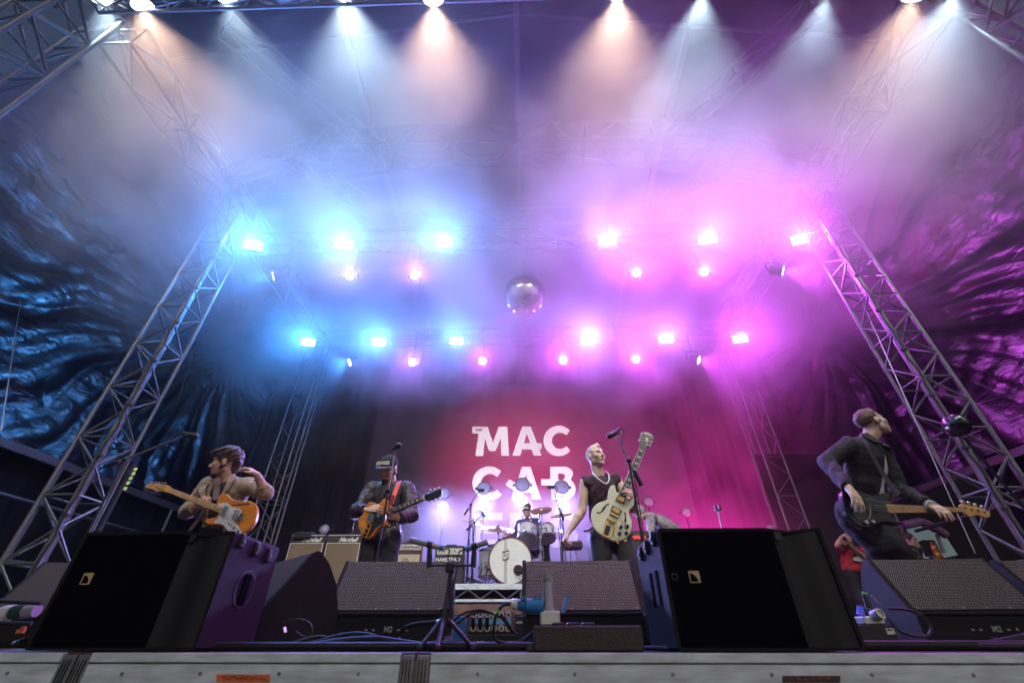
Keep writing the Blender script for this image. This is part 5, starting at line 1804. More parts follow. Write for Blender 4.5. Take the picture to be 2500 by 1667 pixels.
g.slab('headstock_binding', [(1008, 148), (1058, 158), (1104, 187), (1100, 195), (1056, 168), (1014, 160)], .001, 'cream', .0093, 1)
g.slab('headstock_inlay', [(1030, 190), (1042, 215), (1062, 205), (1052, 230), (1056, 262), (1040, 245), (1022, 258), (1030, 230)], .001, 'pearl', .0095, 1)
for x, y in ((990, 168), (976, 204), (961, 241), (1106, 216), (1092, 258), (1076, 296)):
    g.knob('tuner_key', (x, y), .010, .008, 'cream', -.002)
for x, y in ((1022, 178), (1005, 212), (990, 246), (1078, 210), (1062, 250), (1045, 285)):
    g.knob('tuner_post', (x, y), .005, .010, 'gold', .008)
g.strings(((650, 1002), (742, 1050)), ((978, 315), (1018, 333)), 6)
g.slab('headstock_script', [(1035, 168), (1060, 172), (1085, 184), (1083, 190), (1058, 180), (1034, 176)], .0008, 'pearl', .0096, 1)

# ---- black bass
g = Guitar('bass_guitar', 'black bass with pale maple neck held by the bass player', C4, (560, 1030), 3.12, (.10, -1, .10))
g.slab('body', [(300, 875), (330, 838), (390, 832), (450, 842), (520, 872), (600, 890), (690, 872), (770, 860), (830, 872), (862, 890), (800, 908), (755, 940), (728, 985), (750, 1055), (785, 1095), (815, 1135), (875, 1158), (865, 1172), (800, 1166), (740, 1152), (660, 1160), (600, 1190), (540, 1206),
                (460, 1190), (390, 1130), (340, 1060), (312, 960)], .044, 'blackgloss', 0, 3, .007)
g.slab('pickguard', [(515, 935), (560, 930), (640, 955), (770, 960), (735, 1000), (745, 1055), (780, 1100), (740, 1120), (640, 1130), (560, 1150), (470, 1150), (430, 1105), (470, 1100), (540, 1130), (565, 1100), (560, 1060), (535, 1000)], .003, 'black', .004, 2)
g.line('pickguard_edge', [(515, 938), (560, 928), (620, 945), (700, 962), (772, 956)], .0016, 'chrome', .005, 4)
g.line('pickguard_edge', [(560, 1010), (568, 1075), (545, 1125), (490, 1135), (430, 1092)], .0016, 'chrome', .005, 4)
g.slab('bridge', ((392, 965), (425, 968), (450, 1052), (415, 1060)), .01, 'chrome', .012, 1)
for xy in ((525, 1160), (585, 1152)):
    g.knob('knob', xy, .014, .016, 'chrome', .004)
g.slab('pickup', ((590, 980), (640, 985), (650, 1045), (600, 1050)), .008, 'black', .011, 1)
g.neck((1452, 1014), (718, 980), (1462, 1050), (748, 1062), 'neckwood', 20, .012, .022, 'steel')
for i, x in enumerate((780, 822, 868, 945, 1050, 1128, 1212)):
    g.knob('inlay', (x, 1022 - (x - 780) * .0 + (3 if i % 2 else -3)), .0035, .0008, 'tee', .0128)
g.slab('headstock', [(1448, 1013), (1428, 992), (1442, 978), (1490, 985), (1560, 998), (1640, 1018), (1700, 1048), (1721, 1085), (1692, 1110), (1645, 1102), (1600, 1082), (1560, 1095), (1520, 1100), (1490, 1078), (1462, 1052)], .016, 'neckwood', .006, 2, .003)
for x, y in ((1447, 960), (1510, 968), (1572, 988), (1635, 1005)):
    b = MB(); c = onplane(*C4(x, y), g.pl(-.004), g.n); b.ball(c, .018, 10, 6, (1, .35, .75)); b.build('tuner_key', 'chrome', g.T, smooth=True)
for x, y in ((1472, 1015), (1532, 1034), (1596, 1040), (1655, 1054)):
    g.knob('tuner_post', (x, y), .009, .014, 'chrome', .006)
g.strings(((415, 975), (432, 1050)), ((1455, 1017), (1462, 1048)), 4, d=.026, r=.0011)
ribbon(spline([at(*C4(470, 330), 3.36), at(*C4(540, 430), 3.27), at(*C4(610, 560), 3.24), at(*C4(720, 740), 3.20), at(*C4(845, 885), 3.11)], 6), (.016, 0, .010)).build('strap', 'tee', g.T, smooth=True)
# ================================================================== stage gear
# ---- box speakers on the lip
def lip_speaker(x0, x1, s, label):
    """s=+1: the narrow rippled strip and the visible side are on the right; -1 mirrored"""
    y0, y1, h = FRONT + .045, FRONT + .45, .425
    t = thing('box_speaker', label, 'speaker', ((x0 + x1) / 2, (y0 + y1) / 2, .0), 'box speakers on the stage lip')
    # cabinet: outline seen from the front, with the soft dip in the top edge near the strip
    def fx(u):
        return x0 + (x1 - x0) * u
    prof = [(0, .012), (0, .985)]
    prof = [(0.0, .03), (0.0, .97), (.02, .995), (.1, 1.0), (.66, 1.0), (.74, .985), (.80, .970), (.87, .982), (.97, 1.0), (.99, .995), (1.0, .97), (1.0, .03), (.985, .008), (.015, .008)]
    m = MB(); m.ring([[Vector((fx(u), yy, h * w)) for u, w in prof] for yy in (y0 + .018, y1)]); m.build('cabinet', 'cab', t)
    # recessed front: rim + cloth
    m = MB(); m.slab([Vector((fx(u), y0, h * w)) for u, w in prof], .018, [[Vector((fx(u), y0, h * w)) for u, w in ((.022, .03), (.022, .965), (.66, .972), (.80, .945), (.978, .972), (.978, .03))]]); m.build('rim', 'cab', t)
    m = MB(); m.box((min(fx(.024), fx(.70)), y0 + .006, h * .032), (max(fx(.024), fx(.70)), y0 + .0165, h * .965)); m.build('front_grille', 'grilleblack', t)
    # rippled strip
    b = MB(); N = 14
    rows = []
    for i in range(N + 1):
        u = .702 + (.976 - .702) * i / N
        d = .010 * math.sin(i / N * math.pi * 2.0) - .002
        rows.append([Vector((fx(u), y0 + .008 + d, h * .032)), Vector((fx(u), y0 + .008 + d, h * (.965 - .02 * math.sin(math.pi * i / N)))), Vector((fx(u), y0 + .017, h * (.965 - .02 * math.sin(math.pi * i / N)))), Vector((fx(u), y0 + .017, h * .032))])
    b.ring(rows); b.build('side_grille', mat('ribbed_grille', (.005, .005, .005), .7, 0, var=.3, vscale=100), t, smooth=60)
    for u in (.73, .93):
        b = MB(); c = Vector((fx(u), y0 - .001, h * .925)); b.slab([c + Vector((x * .028, 0, z * .03)) for x, z in ((-.5, .5), (.5, .5), (.5, -.1), (.15, -.5), (-.5, -.5))], .006); b.build('corner_cutout', 'black', t)
    # emblem: quarter disc in a pale square
    ex, ez = fx(.155 if s > 0 else .175), h * .575
    e = .021
    lg = MB(); sq = [Vector((ex + x * e, y0 + .0052, ez + z * e)) for x, z in ((-1, -1), (1, -1), (1, 1), (-1, 1))]
    hole = [Vector((ex + x * e, y0 + .0052, ez + z * e)) for x, z in ([(-.82, -.82), (.55, -.82)] + [(-.82 + 1.37 * math.cos(a), -.82 + 1.45 * math.sin(a)) for a in np.linspace(.15, 1.55, 10)])]
    lg.slab(sq, .001, [hole]); lg.build('emblem', mat('pale_gold_emblem', (.55, .38, .2), .5), t)
    if s < 0:
        b = MB(); b.lathe(Vector((x0 + (x1 - x0) * .06, y0 + .006, ez)), (0, -1, 0), [(0, .014), (.001, .014), (.0015, .010), (.0, .009)], 16, False); b.build('ring_mark', 'black', t)
    # visible side
    sx = x1 if s > 0 else x0
    nrm = Vector((1 if s > 0 else -1, 0, 0))
    if s > 0:
        b = MB(); b.lathe(Vector((sx - .004, y0 + .20, h * .52)), nrm, [(0, .076), (.006, .076), (.007, .068), (.003, .060), (.003, .03)], 24); b.build('handle_cup', 'black', t, smooth=True)
        b = MB(); b.box((sx + .0005, y0 + .175, h * .38), (sx + .006, y0 + .225, h * .66), bev=.002); b.build('handle_slot', 'grilleblack', t)
    else:
        for k in (0, 1):
            b = MB(); yy = y0 + .10 + k * .10; b.box((sx - .004, yy, h * .36), (sx + .001, yy + .035, h * .66), bev=.0015); b.build('handle_slot', 'grilleblack', t)
    for i, (dy, dz) in enumerate(((.06, .93), (.19, .90), (.31, .88))):
        q = Vector((sx + nrm.x * .002, y0 + dy, h * dz)); b = MB(); b.box(q - Vector((.012, .017, .03)), q + Vector((.012, .017, .03)), bev=.006); rg = b.build('rigging_bracket', 'black', t)
        b = MB(); b.cyl(q + nrm * .012 + Vector((0, 0, -.004)), q + nrm * .018 + Vector((0, 0, -.004)), .007, 8); b.build('bolt', 'gold' if i == 1 else 'steel', rg)
    for yy in (y0 + .10, y1 - .06):
        b = MB(); b.box((sx - nrm.x * .045 - .02, yy - .03, 0.0), (sx - nrm.x * .045 + .02, yy + .03, .006)); b.build('foot', 'rubber', t)
    return t


lip_speaker(-1.915, -1.250, 1, 'large black box speaker with purple-lit side at the left')
lip_speaker(.560, 1.245, -1, 'large black box speaker with gold emblem right of centre')

# ---- wedge monitors with perforated grilles
def grille_mat(name, col, sc):
    m = bpy.data.materials.new(name); m.use_nodes = True
    nt = m.node_tree; b = nt.nodes['Principled BSDF']; b.inputs['Roughness'].default_value = .5
    uv = nt.nodes.new('ShaderNodeUVMap'); uv.uv_map = 'grid'
    v = nt.nodes.new('ShaderNodeSeparateXYZ'); nt.links.new(uv.outputs[0], v.inputs[0])

    def mth(op, a, c=None):
        n = nt.nodes.new('ShaderNodeMath'); n.operation = op
        for i, q in enumerate((a, c)):
            if q is None:
                continue
            if isinstance(q, (int, float)):
                n.inputs[i].default_value = q
            else:
                nt.links.new(q, n.inputs[i])
        return n.outputs[0]
    def cell(ox, oy):
        fx = mth('SUBTRACT', mth('FRACT', mth('ADD', mth('MULTIPLY', v.outputs['X'], sc), ox)), .5)
        fy = mth('MULTIPLY', mth('SUBTRACT', mth('FRACT', mth('ADD', mth('MULTIPLY', v.outputs['Y'], sc / 1.732), oy)), .5), 1.732)
        return mth('SQRT', mth('ADD', mth('MULTIPLY', fx, fx), mth('MULTIPLY', fy, fy)))
    d = mth('MINIMUM', cell(0, 0), cell(.5, .5))
    st_ = nt.nodes.new('ShaderNodeMapRange'); st_.inputs['From Min'].default_value = .34; st_.inputs['From Max'].default_value = .40
    nt.links.new(d, st_.inputs['Value'])
    mx = nt.nodes.new('ShaderNodeMixRGB'); mx.inputs[1].default_value = (.002, .002, .002, 1); mx.inputs[2].default_value = (*col, 1)
    nt.links.new(st_.outputs[0], mx.inputs[0]); nt.links.new(mx.outputs[0], b.inputs['Base Color'])
    bp = nt.nodes.new('ShaderNodeBump'); bp.inputs['Strength'].default_value = .8; bp.inputs['Distance'].default_value = .002
    nt.links.new(st_.outputs[0], bp.inputs['Height']); nt.links.new(bp.outputs[0], b.inputs['Normal'])
    nt.links.new(mth('MULTIPLY', st_.outputs[0], .5), b.inputs['Specular IOR Level'])
    return m


M['perf'] = grille_mat('perforated_steel', (.15, .12, .12), 88.0)


def wedge(label, pos, rz, marked=True, w=.70):
    """local: x width, -y front. Low front panel, sloping grille above it, rounded back."""
    t = thing('wedge_monitor', label, 'stage monitor', pos, 'stage monitors', (0, 0, rz))
    # side profile (y, z)
    pr = [(-.20, .0), (-.215, .03), (-.215, .145), (-.195, .165), (-.005, .452), (.015, .462), (.04, .455), (.10, .40), (.16, .31), (.20, .20), (.215, .08), (.21, .0)]
    m = MB(); m.ring([[Vector((x, y, z)) for y, z in pr] for x in (-w / 2, -w / 2 + .022)]); m.build('side_cheek', 'cab', t, local=True)
    m = MB(); m.ring([[Vector((x, y, z)) for y, z in pr] for x in (w / 2 - .022, w / 2)]); m.build('side_cheek', 'cab', t, local=True)
    pi = [(-.195, .0), (-.205, .03), (-.205, .14), (-.188, .165), (-.003, .438), (.035, .44), (.09, .395), (.15, .305), (.19, .19), (.205, .08), (.20, .0)]
    m = MB(); m.ring([[Vector((x, y, z)) for y, z in pi] for x in (-w / 2 + .0225, w / 2 - .0225)]); m.build('cabinet', 'cab', t, local=True)
    a, b_ = Vector((0, -.190, .172)), Vector((0, -.006, .448))
    up = (b_ - a).normalized(); n = Vector((1, 0, 0)).cross(up).normalized()
    if n.y > 0:
        n = -n
    L = (b_ - a).length; W2 = w / 2 - .026
    q = [a + Vector((sx * W2, 0, 0)) + up * v + n * dd for dd in (.006, .001) for sx, v in ((-1, .004), (1, .004), (1, L), (-1, L))]
    m = MB(); m.add(q, [(0, 1, 2, 3), (4, 7, 6, 5), (0, 4, 5, 1), (1, 5, 6, 2), (2, 6, 7, 3), (3, 7, 4, 0)])
    g_ = m.build('grille', 'perf', t, local=True)
    uvl = g_.data.uv_layers.new(name='grid')
    for lp in g_.data.loops:
        co = g_.data.vertices[lp.vertex_index].co
        uvl.data[lp.index].uv = (co.x, (co - a).dot(up))
    m = MB(); m.box((-W2, -.213, .150), (W2, -.195, .168), bev=.004); m.build('grille_lip', 'cab', t, local=True)
    for i in range(6):
        x = -W2 + .02 + i * (2 * W2 - .04) / 5
        c = a + up * .012 + n * .006 + Vector((x, 0, 0)); m = MB(); m.cyl(c, c + n * .0025, .005, 8); m.build('screw', 'steel', t, local=True)
    if marked:
        o = text('marking', 'M2', .038, Vector((.03, -.2152, .085)), (1, 0, 0), (0, 0, 1), 'greyplastic', None, shear=.1, bold=.0012)
        o.parent = t
        for k, x in enumerate((-.09, -.05, .09, .135)):
            m = MB(); m.slab([Vector((x + dx, -.2155, .083 + dz)) for dx, dz in ((-.008, -.004), (.008, -.004), (0, .01) if k == 3 else (.008, .004), (-.008, .004))], .0006); m.build('print_mark', 'greyplastic', t, local=True)
        for x in (-.02, .10):
            m = MB(); m.cyl((x, -.216, .045), (x + .012, -.275, .030), .009, 10); pl_ = m.build('plug', 'black', t, local=True)
            m = MB(); m.cyl((x + .012, -.275, .030), (x + .018, -.305, .022), .0095, 10, .007); m.build('plug_sleeve', 'chrome', pl_, local=True)
    return t


wedge('wedge monitor left of centre under the capped guitarist', (-.805, 3.06, 0), R(2))
wedge('wedge monitor right of centre in front of the singer', (.335, 3.06, 0), R(-2), marked=False)
wedge('wedge monitor in front of the bass player', (2.52, 3.06, 0), R(-3))
wedge('wedge monitor cut off by the right edge', (3.36, 3.10, 0), R(-6))
wedge('wedge monitor half hidden behind the left box speaker', (-2.80, 3.06, 0), R(4))
wedge('wedge monitor turned sideways beside the left box speaker', (-1.46, 2.93, 0), R(-44), marked=False)

# ---- guitar cabinets and amplifiers on the risers
def px_box(cr, x0, y0, x1, y1, Y):
    a, c = at(*cr(x0, y1), Y), at(*cr(x1, y0), Y)
    return a.x, c.x, a.z, c.z


def cabinet(x0, x1, label, extra=False):
    y0, z0, z1 = 7.12, RT, RT + .70
    t = thing('guitar_cabinet', label, 'speaker cabinet', ((x0 + x1) / 2, y0 + .18, z0), 'guitar speaker cabinets')
    m = MB(); m.box((x0, y0, z0 + .012), (x1, y0 + .36, z1), bev=.015); m.build('shell', 'tolex', t)
    f = .028; zc = z1 - .135
    m = MB(); m.box((x0 + f, y0 - .004, z0 + f + .01), (x1 - f, y0 + .004, zc)); m.build('grille_cloth', 'ampcloth', t)
    for a, c in (((x0 + f - .006, z0 + f + .004), (x1 - f + .006, z0 + f + .013)), ((x0 + f - .006, zc - .002), (x1 - f + .006, zc + .008)), ((x0 + f - .008, z0 + f + .013), (x0 + f + .001, zc - .002)), ((x1 - f - .001, z0 + f + .013), (x1 - f + .008, zc - .002)),
                 ((x0 + f - .006, z1 - f + .004), (x1 - f + .006, z1 - f + .012))):
        m = MB(); m.box((a[0], y0 - .008, a[1]), (c[0], y0 + .002, c[1])); m.build('piping', 'piping', t)
    text('badge', 'Marshall', .085, ((x0 + x1) / 2 + .06, y0 - .001, z1 - .085), (1, 0, 0), (0, 0, 1), 'white', t, shear=.45, bold=.003, thick=.004)
    for x in (x0 + .07, x1 - .07):
        m = MB(); m.box((x - .03, y0 + .05, z0), (x + .03, y0 + .11, z0 + .014)); m.build('foot', 'rubber', t)
    return t


x0, x1, _, _ = px_box(C6, 88, 165, 612, 640, 7.12)
cabinet(x0, x1, 'left tan-fronted guitar cabinet of the pair on the riser')
cabinet(x1 + .012, x1 + .012 + (x1 - x0), 'right tan-fronted guitar cabinet of the pair on the riser')
pb = thing('pouch', 'black padded pouch lying on the left guitar cabinet', 'pouch', ((x0 + x0 + .3) / 2, 7.2, RT + .70))
F_ = MB(); F_.box((x0 + .05, 7.08, RT + .63), (x0 + .32, 7.11, RT + .715), bev=.012); F_.build('flap', 'tee', pb)
F_ = MB(); F_.box((x0 + .05, 7.112, RT + .702), (x0 + .32, 7.30, RT + .74), bev=.015); F_.build('bag', 'tee', pb)


def combo(cr, px, label, head, cloth, shell, panel, knobs, word=None, Y=7.14):
    xa, xb, za, zb = px_box(cr, *px, Y)
    za = RT
    t = thing('amplifier', label, 'amplifier', ((xa + xb) / 2, Y + .14, za), 'guitar amplifiers')
    m = MB(); m.box((xa, Y, za + .01), (xb, Y + .28, zb), bev=.012); m.build('shell', shell, t)
    H = zb - za; W = xb - xa
    m = MB(); m.box((xa + W * .06, Y - .006, zb - H * head), (xb - W * .06, Y + .004, zb - H * head * .30), bev=.004); pn = m.build('control_panel', panel, t)
    for i in range(knobs):
        x = xa + W * (.14 + .72 * i / (knobs - 1)); c = Vector((x, Y - .006, zb - H * head * .62))
        m = MB(); m.cyl(c, c + Vector((0, -.016, 0)), W * .018 + .003, 8); m.build('knob', 'black', pn)
    m = MB(); m.box((xa + W * .07, Y - .004, za + H * .06), (xb - W * .07, Y + .004, zb - H * (head + (.10 if not word else .26)))); m.build('grille_cloth', cloth, t)
    if word:
        text('badge', word, W * .165, ((xa + xb) / 2 - .02, Y - .002, zb - H * (head + .13)), (1, 0, 0), (0, 0, 1), 'white', t, bold=.002, thick=.003)
    m = MB(); m.tube([Vector((xa + W * .3, Y + .12, zb)), Vector((xa + W * .33, Y + .12, zb + .025)), Vector((xb - W * .33, Y + .12, zb + .025)), Vector((xb - W * .3, Y + .12, zb))], .01, 6); m.build('carry_handle', 'black', t)
    return t, (xa, xb, za, zb)


t, bx = combo(C6, (1330, 190, 1690, 640), 'wine-red amplifier with cream cloth behind the capped guitarist', .20, 'creamcloth', 'tolex_wine', 'panel', 9)
c = Vector((bx[0] + (bx[1] - bx[0]) * .42, 7.132, bx[2] + (bx[3] - bx[2]) * .52))
m = MB(); m.lathe(c, (0, -1, 0), [(0, .05), (.002, .05), (.002, .042), (.0, .042)], 20, False); m.build('crest', 'tee', t)
text('crest_letters', 'OR', .05, c + Vector((0, -.001, 0)), (1, 0, 0), (0, 0, 1), 'tee', t)
t, bx = combo(C6, (1790, 230, 2145, 645), 'dark amplifier with pale lettering beside the drum kit', .24, 'tolex', 'tolex', 'panel', 5, 'HAMSTEAD')
t, bx = combo(C3, (480, 1195, 1060, 1680), 'tall dark amplifier behind the blond singer', .16, 'tolex', 'tolex', 'tolex_wine', 6, None, 6.0)
text('badge', 'wem', .085, at(*C3(960, 1262), 5.99), (1, 0, 0), (0, 0, 1), mat('red_lettering', (.8, .08, .05), .5, emit=(1, .08, .05), estr=.35), t, bold=.004)

# ---- drum kit
dk = thing('drum_kit', 'pearl white drum kit with purple-lit cymbals on the riser', 'drum kit', (-.15, 7.5, RT))
KC = at(*C5(735, 1138), 7.2); kr = 282 * .18498 / FPX * ((KC - CAM).dot(_fw))
KC.z = RT + kr + .01
ax = unit((.03, -1, .0))
def drum(c, ax, r, L, shell, head, name, lugs=8, front=True):
    ax = unit(ax)
    b = MB(); b.lathe(c - ax * L, ax, [(0, r * .99), (L, r * .99)], 32); sh = b.build(name, shell, dk, smooth=50)
    b = MB(); b.lathe(c + ax * .001, ax, [(0, r * .985), (.004, r * .985)], 32); b.build('drumhead', head, sh, smooth=50)
    for q in (0, -L):
        b = MB(); b.lathe(c + ax * (q - .015), ax, [(0, r * .97), (0, r * 1.035), (.03, r * 1.035), (.03, r * .97), (0, r * .97)], 32, False); b.build('hoop', 'chrome' if name != 'bass_drum' else mat('maroon_hoop', (.16, .05, .05), .35), sh, smooth=50)
    u, w = basis(ax)
    for i in range(lugs):
        a = 2 * math.pi * (i + .3) / lugs
        q = c + (u * math.cos(a) + w * math.sin(a)) * r * 1.03
        b = MB(); b.cyl(q + ax * .015, q - ax * L * .3, .007 if name == 'bass_drum' else .006, 6)
        b.cyl(q - ax * L * .3, q - ax * (L * .3 + .03), .013, 8)
        b.build('lug', 'chrome', sh)
    return sh


kd = drum(KC, ax, kr, .40, 'drum', 'drumhead', 'bass_drum', 10)
u_, w_ = Vector((1, 0, 0)), Vector((0, 0, 1))
for x in (-.088, -.072, -.056):
    zt = math.sqrt(1 - (x / kr) ** 2) * kr * .95
    for za, zb in ((.12, zt), (-zt, .0)):
        b = MB(); b.box((KC.x + x - .002, KC.y - .010, KC.z + za), (KC.x + x + .002, KC.y - .0075, KC.z + zb)); b.build('stripe', 'strap_dark', kd)
b = MB(); e = [Vector((KC.x - .070 + x * .05, KC.y - .0125, KC.z + .060 + z * .068)) for x, z in ((-1, .95), (0, .85), (1, 1.05), (1, -.6), (0, -1.0), (-1, -.75))]
b.slab(e, .002, [[Vector((KC.x - .070 + (p.x - KC.x + .070) * .9, p.y, KC.z + .060 + (p.z - KC.z - .060) * .9)) for p in e]]); b.build('shield', 'strap_dark', kd)
text('shield_letters', 'SD', .062, (KC.x - .070, KC.y - .011, KC.z + .062), (1, 0, 0), (0, 0, 1), 'tee', kd, shear=.2)
for dz in (.115, .012):
    b = MB(); b.slab([Vector((KC.x - .070 + x, KC.y - .013, KC.z + dz + z)) for x, z in ((-.048, -.012), (.045, .022), (.045, .012), (-.048, -.022))], .0015); b.build('shield_bar', 'tee', kd)
b = MB(); b.lathe(KC + Vector((.118, -.0085, -.135)), (0, -1, 0), [(0, .072), (.001, .072)], 24); b.build('port_hole', mat('dark_port', (.05, .012, .03), .8), kd)
mc = KC + Vector((.10, -.05, -.16))
b = MB(); b.tube(spline([mc, mc + Vector((.08, -.03, -.02)), mc + Vector((.25, -.04, -.12))], 6), .014, 8); b.build('kick_microphone', 'tee', kd, smooth=True)
def tom(px, r_px, Y, tilt, L, label):
    c = at(*C5(*px), Y); r = r_px * .18498 / FPX * ((c - CAM).dot(_fw)); return drum(c, tilt, r, L, 'drum', 'clearhead', label, 8), c, r
tom((955, 842), 130, 7.45, (-.05, -.55, -.84), .22, 'rack_tom'); tom((1232, 828), 100, 7.5, (.05, -.55, -.84), .20, 'rack_tom')
tom((500, 1245), 80, 7.6, (0, -.05, -1), .34, 'floor_tom')
fc = at(*C5(470, 930), 7.65)
drum(Vector((fc.x, 7.72, RT + .16)), (0, 0, -1), .19, .38, 'drum', 'clearhead', 'floor_tom', 8)
drum(at(*C5(1040, 905), 7.75), (0, -.25, -.97), .17, .12, 'tolex', 'clearhead', 'snare_drum', 8)
def cymbal(px, rx, Y, nrm, name='cymbal'):
    c = at(*C5(*px), Y); r = rx * .18498 / FPX * ((c - CAM).dot(_fw)); n = unit(nrm)
    b = MB(); b.lathe(c, n, [(-.006, r), (-.004, r), (.010, r * .5), (.014, r * .22), (.034, r * .17), (.040, .012), (.034, .010), (.010, r * .2), (.004, r * .5)], 36); o = b.build(name, 'bronze', dk, smooth=60)
    b = MB(); b.cyl(c + n * .03, c + n * .075, .008, 8); b.cyl(c + n * .038, c + n * .05, .016, 10); b.build('wingnut', 'chrome', o)
    foot = Vector((c.x + .02, c.y + .10, RT))
    b = MB(); b.tube([c - n * .01, Vector((c.x + .01, c.y + .04, c.z - .12)), foot], .010, 8); b.build('cymbal_stand', 'chrome', dk, smooth=True)
    for a in (20, 140, 260):
        b = MB(); b.cyl(foot + Vector((0, 0, .18)), foot + Vector((.2 * math.cos(R(a)), .2 * math.sin(R(a)), .012)), .008, 6); b.build('stand_leg', 'chrome', dk)
    return o
cymbal((570, 708), 222, 7.35, (.10, -.35, .95)); cymbal((235, 625), 140, 7.6, (.2, -.25, .95)); cymbal((1140, 462), 146, 7.6, (-.12, -.50, .86)); cymbal((1415, 520), 150, 7.75, (-.18, -.35, .92)); cymbal((1375, 742), 75, 7.9, (0, -.15, 1), 'hi_hat')
# thick chrome stand in the middle
c0, c1 = at(*C5(1118, 500), 7.25), at(*C5(1130, 1125), 7.25)
b = MB(); b.cyl(Vector((c0.x, 7.25, c0.z)), Vector((c0.x, 7.25, RT)), .014, 10); b.cyl(Vector((c0.x, 7.25, RT + .35)), Vector((c0.x, 7.25, RT)), .02, 10); b.build('tom_stand', 'chrome', dk, smooth=True)
for k in range(3):
    b = MB(); z = c0.z - .22 - k * .14; b.box((c0.x - .03, 7.22, z - .03), (c0.x + .03, 7.28, z + .03), bev=.01); b.build('clamp', 'chrome', dk)
b = MB(); b.tube([at(*C5(1000, 690), 7.4), at(*C5(1118, 700), 7.25), at(*C5(1215, 690), 7.4)], .011, 8); b.build('tom_arm', 'chrome', dk)
for dx in (-.33, -.38, -.42, -.47):
    b = MB(); p = Vector((KC.x + dx, KC.y + .12, RT)); b.cyl(p, p + Vector((.03, .03, .42 + dx * .2)), .008, 6); b.build('stand_leg', 'chrome', dk)
# drum stool hidden behind
b = MB(); q = at(*C5(985, 985), 8.25); b.lathe(Vector((q.x, 8.25, RT)), (0, 0, 1), [(0, .16), (.02, .03), (q.z - RT - .12, .03), (q.z - RT - .12, .16), (q.z - RT - .03, .17)], 16); b.build('stool', 'black', dk)
# small drum table at the right of the kit
q0 = at(*C5(1560, 930), 7.9)
b = MB(); b.box((q0.x - .18, 7.8, q0.z - .05), (q0.x + .16, 8.05, q0.z + .06), bev=.02); o = b.build('sample_pad', 'tolex'); tag(o, 'dark sample pad on a stand right of the drum kit', 'drum pad')
t = thing('pad_stand', 'thin stand under the sample pad beside the drums', 'stand', (q0.x, 7.92, RT))
for dx in (-.1, .1):
    bar('leg', (q0.x + dx, 7.92, RT), (q0.x + dx * .4, 7.92, q0.z - .05), .011, 'chrome', t)

# ---- microphones on stands
def mic(T, p, d, L=.17, r=.024, m='black', ball=True):
    d = unit(d); b = MB()
    if ball:
        b.lathe(p, d, [(-L, r * .45), (-L * .9, r * .5), (-L * .25, r * .8), (-.025, r * .85), (-.02, r), (.0, r * 1.1), (.022, r * .95), (.036, r * .5), (.04, .002)], 14)
    else:
        b.lathe(p, d, [(-L, r * .55), (-L * .93, r * .6), (-L * .9, r), (-.01, r), (0, r * .9)], 14)
    return b.build('microphone', m, T, smooth=True)


def mic_stand(label, foot, joint, tip, mdir, cable, base='round', counter=.12, ml=.17, weight=True, ball=True, r=.011, mm='black'):
    foot, joint, tip = Vector(foot), Vector(joint), Vector(tip)
    t = thing('microphone_stand', label, 'microphone stand', foot, 'microphone stands')
    bar('pole', foot, joint.lerp(foot, .45), r * 1.35, 'black', t, 10); bar('pole', joint.lerp(foot, .47), joint, r * .9, 'black', t, 10)
    bd = unit(tip - joint)
    bar('boom', joint - bd * counter, tip, r * .75, 'steel', t, 8)
    b = MB(); b.ball(joint, r * 2.2, 10, 8); b.build('boom_clamp', 'black', t, smooth=True)
    if weight:
        bar('counterweight', joint - bd * (counter + .07), joint - bd * counter * .6, r * 1.6, 'black', t, 10)
    if base == 'round':
        b = MB(); b.lathe(foot, (0, 0, 1), [(0, .14), (.012, .14), (.02, .12), (.026, .03), (.06, .022)], 24); b.build('base', 'black', t, smooth=50)
    else:
        for a in (80, 200, 320):
            e = foot + Vector((.3 * math.cos(R(a)), .3 * math.sin(R(a)), .012)); bar('leg', foot + Vector((0, 0, .12)), e, .009, 'black', t)
    if mdir is not None:
        d = unit(mdir); p = tip + d * ml * .5
        mic(t, p, d, ml, .026 if ball else .014, mm, ball)
        b = MB(); b.cyl(tip - d * .03 + Vector((0, 0, -.012)), tip + d * .03 + Vector((0, 0, -.012)), .02, 10); b.build('clip', 'rubber', t)
        if cable:
            q = p - d * ml
            pts = [q, q - d * .05 + Vector((0, 0, -.03)), joint.lerp(tip, .6) + Vector((.02, .012, .02)), joint.lerp(tip, .3) + Vector((-.01, .012, .01)), joint + Vector((.022, .015, -.03)), joint.lerp(foot, .35) + Vector((.024, .012, 0)), joint.lerp(foot, .7) + Vector((.01, .02, 0)), foot + Vector((.03, .03, .05))]
            b = MB(); b.tube(spline(pts, 6), .004, 6); b.build('lead', 'cable', t, smooth=True)
    return t


# left guitarist's stand, boom high
j = at(*DD(278, 1050), 3.75); tip = at(*DD(432, 997), 3.6)
mic_stand('boom microphone stand reaching over to the blazered guitarist', (j.x - .02, 3.85, 0), (j.x, 3.8, j.z), tip, at(*DD(466, 996), 3.55) - at(*DD(420, 985), 3.6), True, 'tri')
# capped guitarist's stand
tp = at(*C2(648, 195), 3.95)
mic_stand('straight microphone stand in front of the capped guitarist', (at(*C2(500, 1150), 3.95).x - .015, 3.95, 0), (at(*C2(560, 700), 3.95).x, 3.95, at(*C2(560, 700), 3.95).z), tp, (.6, -.8, -.1), True, weight=False, counter=.02, ml=.14)
# singer's stand
jn = at(*C3(850, 450), 3.70)
mic_stand('boom microphone stand in front of the singer with the white guitar', (at(*C3(985, 1330), 3.70).x + .02, 3.70, 0), jn, at(*C3(700, 150), 3.66), at(*C3(640, 150), 3.6) - at(*C3(730, 85), 3.68), True, counter=.16)
